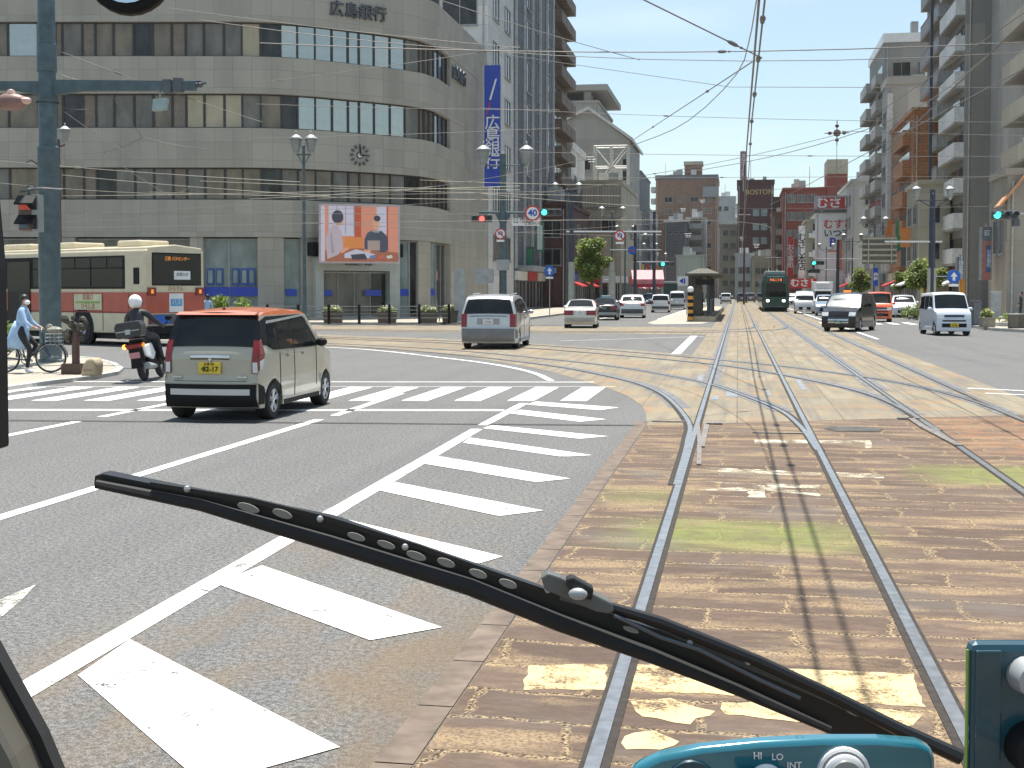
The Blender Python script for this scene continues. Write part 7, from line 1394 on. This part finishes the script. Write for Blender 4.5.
wire('contact wire above the cross street track', mid3(XR1, XR2, 5.1), .013, WIREL)
def pw(label, x0, y0, D0, x1, y1, D1, **k): return wire(label, [HP(x0, y0, D0), HP(x1, y1, D1)], **k)
pw('paired span wire across the upper right sky, top strand', 200, 20, 45, 1100, 46, 45, r=.014, sag=.9); pw('thick bumpy span cable just below the top strand', 260, 43, 40, 1100, 38, 40, r=.018, sag=.35, ins=(.55, .86))
pw('thin wire descending from the left tower across the sky', 500, 54, 55, 730, 87, 50, r=.012); pw('level thin wire continuing right of the track pylon wire', 730, 87, 50, 1100, 88, 50, r=.012)
pw('dark diagonal wire from the top edge down to the track wires', 636, -4, 20, 762, 58, 22, r=.012, ins=(.75,)); pw('diagonal wire rising from the left gable to the track wires', 630, 142, 60, 752, 62, 26, r=.013, ins=(.35, .8), n=6)
pw('level wire crossing the sky above the tan high-rise', 480, 108, 60, 1100, 122, 60, r=.012, sag=.2, ins=(.3, .62)); pw('level wire just above the hotel roof', 520, 152, 70, 1100, 156, 70, r=.013, sag=.1, ins=(.5,)); pw('low level wire across the far towers', 560, 178, 80, 1100, 176, 80, r=.013, ins=(.3,))
pw('slanting wire from the tan high-rise up to the right', 632, 177, 75, 862, 128, 60, r=.013, sag=.2, ins=(.12,)); pw('slanting wire from the signs up to the top right corner', 770, 205, 70, 1040, 60, 30, r=.014, n=6); pw('long wire from mid right up over the grey block', 868, 120, 50, 1050, -5, 34, r=.014)
pw('wire running from the tram mast to the right frame edge', 836, 131, 70, 1100, 138, 50, r=.014, ins=(.3,)); pw('wire above the overhead road sign', 756, 190, 80, 1100, 168, 60, r=.012, sag=.1); pw('lower wire above the overhead road sign', 700, 208, 90, 1100, 204, 60, r=.012, sag=.1)
# left bundle, sunlit wires in front of the bank
for i, (a, b, D, m_, lab) in enumerate((((62, 52), (262, 122), 33, WIREM, 'stay wire from the thick pole down over the second window row'), ((62, 75), (100, 82), 33, WIREL, 'short bright stay at the thick pole above the beam'), ((62, 110), (140, 160), 33, WIREM, 'lower stay wire dropping right from the thick pole'),
    ((62, 108), (100, 107), 33, WIREM, 'short level stay right of the thick pole'), ((112, 95), (143, 137), 34, WIREM, 'thin wire falling steeply below the steel beam'), ((143, 137), (208, 149), 34, WIREM, 'thin wire continuing right to the white ball'), ((143, 137), (104, 152), 34, WIREM, 'thin wire returning left from the junction'),
    ((104, 152), (170, 196), 34, WIREM, 'thin wire falling to the lower wire bundle'), ((-10, 156), (104, 152), 36, WIREM, 'level wire from the left frame edge at lamp height'), ((-10, 160), (300, 182), 40, WIREL, 'bright upper strand of the left wire bundle'), ((62, 175), (330, 196), 42, WIREL, 'second bright strand of the left wire bundle'),
    ((-10, 182), (170, 194), 36, WIREL, 'third strand running to the wire joint near the bus'), ((170, 194), (190, 187), 36, WIREL, 'short bright link right of the wire joint'), ((62, 196), (520, 186), 46, WIREL, 'bright strand crossing before the third window row'), ((200, 181), (520, 190), 50, WIREL, 'strand crossing above the video screen'),
    ((150, 192), (520, 200), 52, WIREL, 'low strand just above the video screen'), ((250, 195), (560, 191), 55, WIREM, 'grey strand between lamp and signal pole'), ((250, 199), (440, 186), 50, WIREL, 'rising strand over the video screen'), ((330, 188), (620, 196), 60, WIREL, 'long strand from the lamp past the blue sign'), ((420, 180), (620, 185), 64, WIREL, 'bright strand past the blue sign foot'),
    ((256, 83), (520, 46), 45, WIREM, 'dark wire rising right over the bank top windows'), ((169, 8), (520, 48), 30, WIREM, 'dark wire descending right from the mirror'), ((256, 104), (560, 110), 55, WIREM, 'faint wire before the second window row'), ((256, 138), (560, 128), 55, WIREM, 'faint wire before the wall clock'), ((300, 222), (620, 236), 58, WIREM, 'faint wire across the video screen'), ((256, 212), (480, 214), 60, WIREM, 'faint level wire across the screen top'),
    ((466, 192), (640, 206), 66, WIREL, 'strand from signal pole to the far left lamps'), ((520, 232), (700, 220), 75, WIREM, 'thin wire behind the speed sign'), ((440, 0), (640, 60), 40, WIREM, 'dark wire descending right over the white tower'))):
    pw(lab, a[0], a[1], D, b[0], b[1], D, r=.008 if D < 38 else .0115, mat=m_, sag=.05, ins=(.28,) if i in (0, 9, 11, 13, 19) else (), n=6)
c = HP(837, 133, 75); t = thing('wire_junction', 'star shaped insulator hanging on wires in the sky', 'insulator', tuple(c)); mb = MB(); mb.ball((0, 0, 0), .22, 8); [mb.ball((.4*cos(a*pi/2), 0, .4*sin(a*pi/2)), .12, 6) for a in range(4)]; mb.obj('insulator', POLEB, t); mb = MB(); [mb.tube([(0, 0, 0), (.7*cos(a*pi/2), 0, .7*sin(a*pi/2))], .03) for a in range(4)]; mb.tube([(0, 0, 0), (0, 0, -4.0)], .015); mb.obj('cross_bars', DKGREY, t)

# ------------------------------------------------------------------ tram cab: wiper, controls, pillars, mirror
def CP(x, y, D): return HP(x, y, D)
GLOSSB = M('black_wiper_metal', (.014, .014, .014), .42, .2)
o0 = CP(510, 600, 1.3); wt = thing('windscreen_wiper', 'large black tram wiper lying diagonally across the foreground', 'wiper', tuple(o0))
def lp(x, y, D=1.3): return tuple(CP(x, y, D)-o0)
def plate(nm, pts, D0, D1, mat, par=None, bev=0, k=0):
    a = [CP(x, y, D0)-o0 for x, y in pts]; th = FH*(D1-D0); b = [p+th for p in a]; n = len(a); mb = MB()
    mb.add([tuple(p) for p in a+b], [tuple(range(n)), tuple(range(2*n-1, n-1, -1))]+[(i, i+n, (i+1) % n+n, (i+1) % n) for i in range(n)]); return mb.obj(nm, mat, par or wt, bevel=bev)
plate('blade', [(95, 476), (103, 474), (330, 519), (520, 583), (640, 624), (758, 663), (829, 695), (893, 728), (900, 740), (838, 738), (797, 715), (738, 691), (650, 656), (560, 624), (470, 588), (330, 545), (200, 506), (94, 485)], 1.30, 1.325, GLOSSB)
mb = MB(); mb.tube([lp(x, y, 1.29) for x, y in ((96, 484), (200, 505), (330, 543), (470, 587), (560, 623), (650, 655), (738, 690), (830, 730))], [.0045, .006, .008, .009, .009, .008, .006, .004], 8); mb.obj('rubber_lip', RUBBER, wt, smooth=True)
def ribb(nm, up, lo, D, mat, th=.006): return plate(nm, up+lo[::-1], D, D+th, mat)
# slotted metal spine: rails, with opaque grey plates drawn for the slots
ribb('spine_rail', [(150, 482), (250, 498), (330, 517), (420, 545), (510, 577), (560, 594)], [(150, 486), (250, 503), (330, 522), (420, 550), (510, 582), (560, 599)], 1.285, GLOSSB)
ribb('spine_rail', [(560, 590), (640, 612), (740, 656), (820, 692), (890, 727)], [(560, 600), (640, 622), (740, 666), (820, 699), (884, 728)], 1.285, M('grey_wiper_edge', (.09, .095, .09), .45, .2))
for x, y in ((187, 489), (320, 519), (405, 547), (548, 590), (748, 662), (690, 642)): mb = MB(); c_ = CP(x, y, 1.28)-o0; mb.ball(tuple(c_), .0035, 8); mb.obj('rivet', GREY, wt)
sc_ = M('slot_fill_grey', (.22, .22, .20), .6, .1)  # plain grey standing in for the road seen through the slots
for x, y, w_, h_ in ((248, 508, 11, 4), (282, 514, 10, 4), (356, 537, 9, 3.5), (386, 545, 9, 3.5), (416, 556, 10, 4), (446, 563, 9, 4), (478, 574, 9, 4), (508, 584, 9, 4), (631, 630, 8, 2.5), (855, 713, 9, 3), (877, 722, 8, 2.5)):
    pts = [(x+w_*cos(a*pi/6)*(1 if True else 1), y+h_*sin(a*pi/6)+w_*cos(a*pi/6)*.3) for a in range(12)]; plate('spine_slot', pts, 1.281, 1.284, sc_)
plate('pivot_bracket', [(541, 578), (548, 573), (560, 577), (612, 603), (614, 612), (608, 614), (596, 612), (545, 590)], 1.262, 1.28, M('grey_wiper_plate', (.12, .125, .12), .5, .2), bev=.002)
plate('pivot_block', [(566, 580), (572, 577), (594, 589), (592, 601), (584, 599), (567, 588)], 1.245, 1.262, GLOSSB, bev=.002)
mb = MB(); c_ = CP(578, 594, 1.24)-o0; mb.ball(tuple(c_), .0085, 12, sc=(1.1, .6, .7)); mb.obj('pivot_bolt', GREY, wt, smooth=True)
plate('clip_tab', [(555, 622), (592, 633), (600, 640), (588, 642), (560, 630)], 1.29, 1.31, GLOSSB)
mb = MB(); mb.tube([lp(x, y, 1.28) for x, y in ((600, 604), (660, 622), (758, 661), (829, 694), (896, 728), (960, 757))], [.005, .006, .006, .006, .007, .008], 8); mb.obj('wiper_arm', GLOSSB, wt, smooth=True)
mb = MB(); mb.tube([lp(x, y, 1.275) for x, y in ((614, 615), (660, 637), (700, 650), (760, 680), (800, 698))], .0022, 6); mb.obj('washer_hose', DKGREY, wt)
# control console
oc = CP(790, 768, .92); ct = thing('wiper_control_console', 'glossy teal console with white knob and HI LO INT lettering, lower right', 'console', tuple(oc), PSI); k = .92/F
def cx(x): return (x-790)*k
def cz(y): return (768-y-8)*k
top_ = [(628, 770), (634, 760), (660, 748), (700, 740), (760, 734), (820, 731), (880, 731), (920, 734), (934, 740), (938, 752), (938, 770)]
mb = MB(); mb.prism([(cx(x), cz(y)) for x, y in top_]+[(cx(940), cz(900)), (cx(620), cz(900))], 0, .016, 'y'); mb.obj('console_body', TEAL, ct, smooth=True, bevel=.004)
mb = MB(); mb.lathe([(0, -.008), (.012, -.008), (.015, -.006), (.0155, 0)], (cx(844), 0, cz(765)), 'y', 24); mb.lathe([(.0155, -.001), (.017, -.004), (.019, -.003), (.0195, .001)], (cx(844), 0, cz(765)), 'y', 24); mb.obj('washer_button_ring', WHITE, ct, smooth=True); mb = MB(); mb.lathe([(0, -.010), (.0115, -.0095), (.0125, -.008)], (cx(844), 0, cz(765)), 'y', 24); mb.obj('washer_button', LANT, ct, smooth=True)
mb = MB(); mb.ring((cx(844), cz(765)), .0045, .0055, -.011, -.0102, 16); mb.tube([(cx(838), -.0105, cz(766)), (cx(850), -.0105, cz(766))], .0005, 4); mb.obj('washer_symbol', DKGREY, ct)
mb = MB(); mb.lathe([(0, -.004), (.010, -.004), (.013, -.001), (.013, .001)], (cx(766), 0, cz(774)), 'y', 24); mb.obj('knob_base', WHITE, ct, smooth=True); mb = MB(); mb.box(cx(738), cx(781), -.02, -.004, cz(766), cz(757.5)); mb.box(cx(752), cx(790), -.018, -.004, cz(785), cz(766)); mb.obj('knob_lever', BLACK, ct, bevel=.0015)
for s_, x, y in (('HI', 757, 747.5), ('LO', 777, 748.5), ('INT', 794, 757), ('OFF', 801, 767)): text('console_lettering', s_, .0066, ct, (cx(x), -.0008, cz(y)), WHITE, .0003, bold=.00005)
mb = MB(); mb.lathe([(0, -.001), (.018, -.002), (.02, .001)], (cx(690), 0, cz(778)), 'y', 24); mb.obj('blank_cap', TEALD, ct, smooth=True)
mb = MB(); mb.lathe([(0, -.001), (.0008, -.001), (.0008, 0)], (cx(869), -.0, cz(761)), 'y', 8); mb.obj('small_screw', WHITE, ct)
ob = CP(992, 768, .88); rb = thing('control_box', 'dark teal box with rounded corner at the right frame edge', 'control box', tuple(ob), PSI); k2 = .88/F
mb = MB(); mb.box((968-992)*k2, (1090-992)*k2, 0, .014, -.12, (768-640)*k2); mb.obj('box_body', TEALD, rb, bevel=.006); mb = MB(); mb.box((968-992)*k2+.004, (1006-992)*k2-.004, -.0015, .002, -.11, (768-640)*k2-.005); mb.obj('front_panel', TEALD, rb, bevel=.001)
mb = MB(); mb.lathe([(0, -.02), (.011, -.018), (.013, 0)], ((1024-992)*k2, 0, (768-672)*k2), 'y', 20); mb.obj('grey_knob', GREY, rb, smooth=True); mb = MB(); mb.lathe([(0, -.02), (.016, -.018), (.018, 0)], ((1030-992)*k2, 0, (768-745)*k2), 'y', 20); mb.obj('black_knob', BLACK, rb, smooth=True)
mb = MB(); mb.tube([((967-992)*k2, .003, -.12), ((967-992)*k2, .003, (768-648)*k2)], .0010, 6); mb.obj('edge_seal', M('lime_edge', (.25, .4, .06), .5), rb)
# left pillar and door edge, mirror
op = CP(0, 300, .8); lt = thing('cab_window_frame', 'black window frame strip down the left picture edge', 'window frame', tuple(op), PSI); k3 = .8/F
mb = MB(); mb.prism([(-60*k3, 150*k3), (-3*k3, 150*k3), (2*k3, 110*k3), (8*k3, 30*k3), (8*k3, -147*k3), (-60*k3, -147*k3)], -.03, 0, 'y'); mb.obj('frame_strip', BLACK, lt, bevel=.002); mb = MB(); mb.prism([(-60*k3, 151*k3), (-3*k3, 151*k3), (-3*k3, 290*k3), (-60*k3, 290*k3)], -.028, -.002, 'y'); mb.obj('upper_strip', BLACK, lt)
og = CP(20, 768, .7); gt = thing('cab_pillar', 'curved grey beige cab pillar trim at the lower left corner', 'pillar', tuple(og), PSI); k4 = .7/F
cv = [(-6, 622), (10, 652), (30, 690), (50, 728), (66, 768), (76, 800)]
mb = MB(); mb.prism([((x-20)*k4, (768-y)*k4) for x, y in cv]+[((x-20-9)*k4, (768-y-3)*k4) for x, y in cv[::-1]], -.012, 0, 'y'); mb.obj('rubber_seal', RUBBER, gt)
mb = MB(); mb.prism([((x-20-10)*k4, (768-y-4)*k4) for x, y in cv]+[((-60-20)*k4, -40*k4), ((-60-20)*k4, 140*k4)], -.04, -.004, 'y'); mb.obj('pillar_trim', M('grey_beige_trim', (.10, .09, .07), .5, 0, .1, 3), gt, bevel=.006)
mb = MB(); mb.tube([((x-20-14)*k4, -.012, (768-y-6)*k4) for x, y in cv], .002, 8); mb.obj('trim_bead', M('pale_bead', (.3, .29, .24), .5), gt)
om = CP(132, 0, .95); mt = thing('cab_mirror', 'lower edge of a round black rimmed mirror at the top left', 'mirror', tuple(om), PSI); k5 = .95/F
def ell(rx, ry, cy_, n=28): return [(rx*k5*cos(2*pi*i/n), (cy_+ry*sin(2*pi*i/n))*k5) for i in range(n)]
mb = MB(); mb.prism(ell(46, 50, 33), -.012, 0, 'y'); mb.obj('mirror_rim', BLACK, mt, bevel=.003); mb = MB(); mb.prism(ell(37, 41, 34), -.014, -.0121, 'y'); mb.obj('mirror_glass', M('mirror_silver', (.6, .66, .7), .05, .9, .05), mt); mb = MB(); mb.box(-6*k5, 5*k5, -.02, -.0141, -2*k5, 90*k5); mb.obj('mirror_clamp', DKGREY, mt)

# ------------------------------------------------------------------ air
hz = MB(); hz.box(-260, 260, -12, 560, -1, 75); hzm = bpy.data.materials.new('haze'); hzm.use_nodes = True; ht = hzm.node_tree; ht.nodes.clear()
ho = ht.nodes.new('ShaderNodeOutputMaterial'); hv = ht.nodes.new('ShaderNodeVolumePrincipled'); hv.inputs['Density'].default_value = .00010; hv.inputs['Color'].default_value = (.92, .96, 1, 1); hv.inputs['Anisotropy'].default_value = .3
ht.links.new(hv.outputs[0], ho.inputs['Volume']); tag(hz.obj('haze', hzm), kind='stuff')
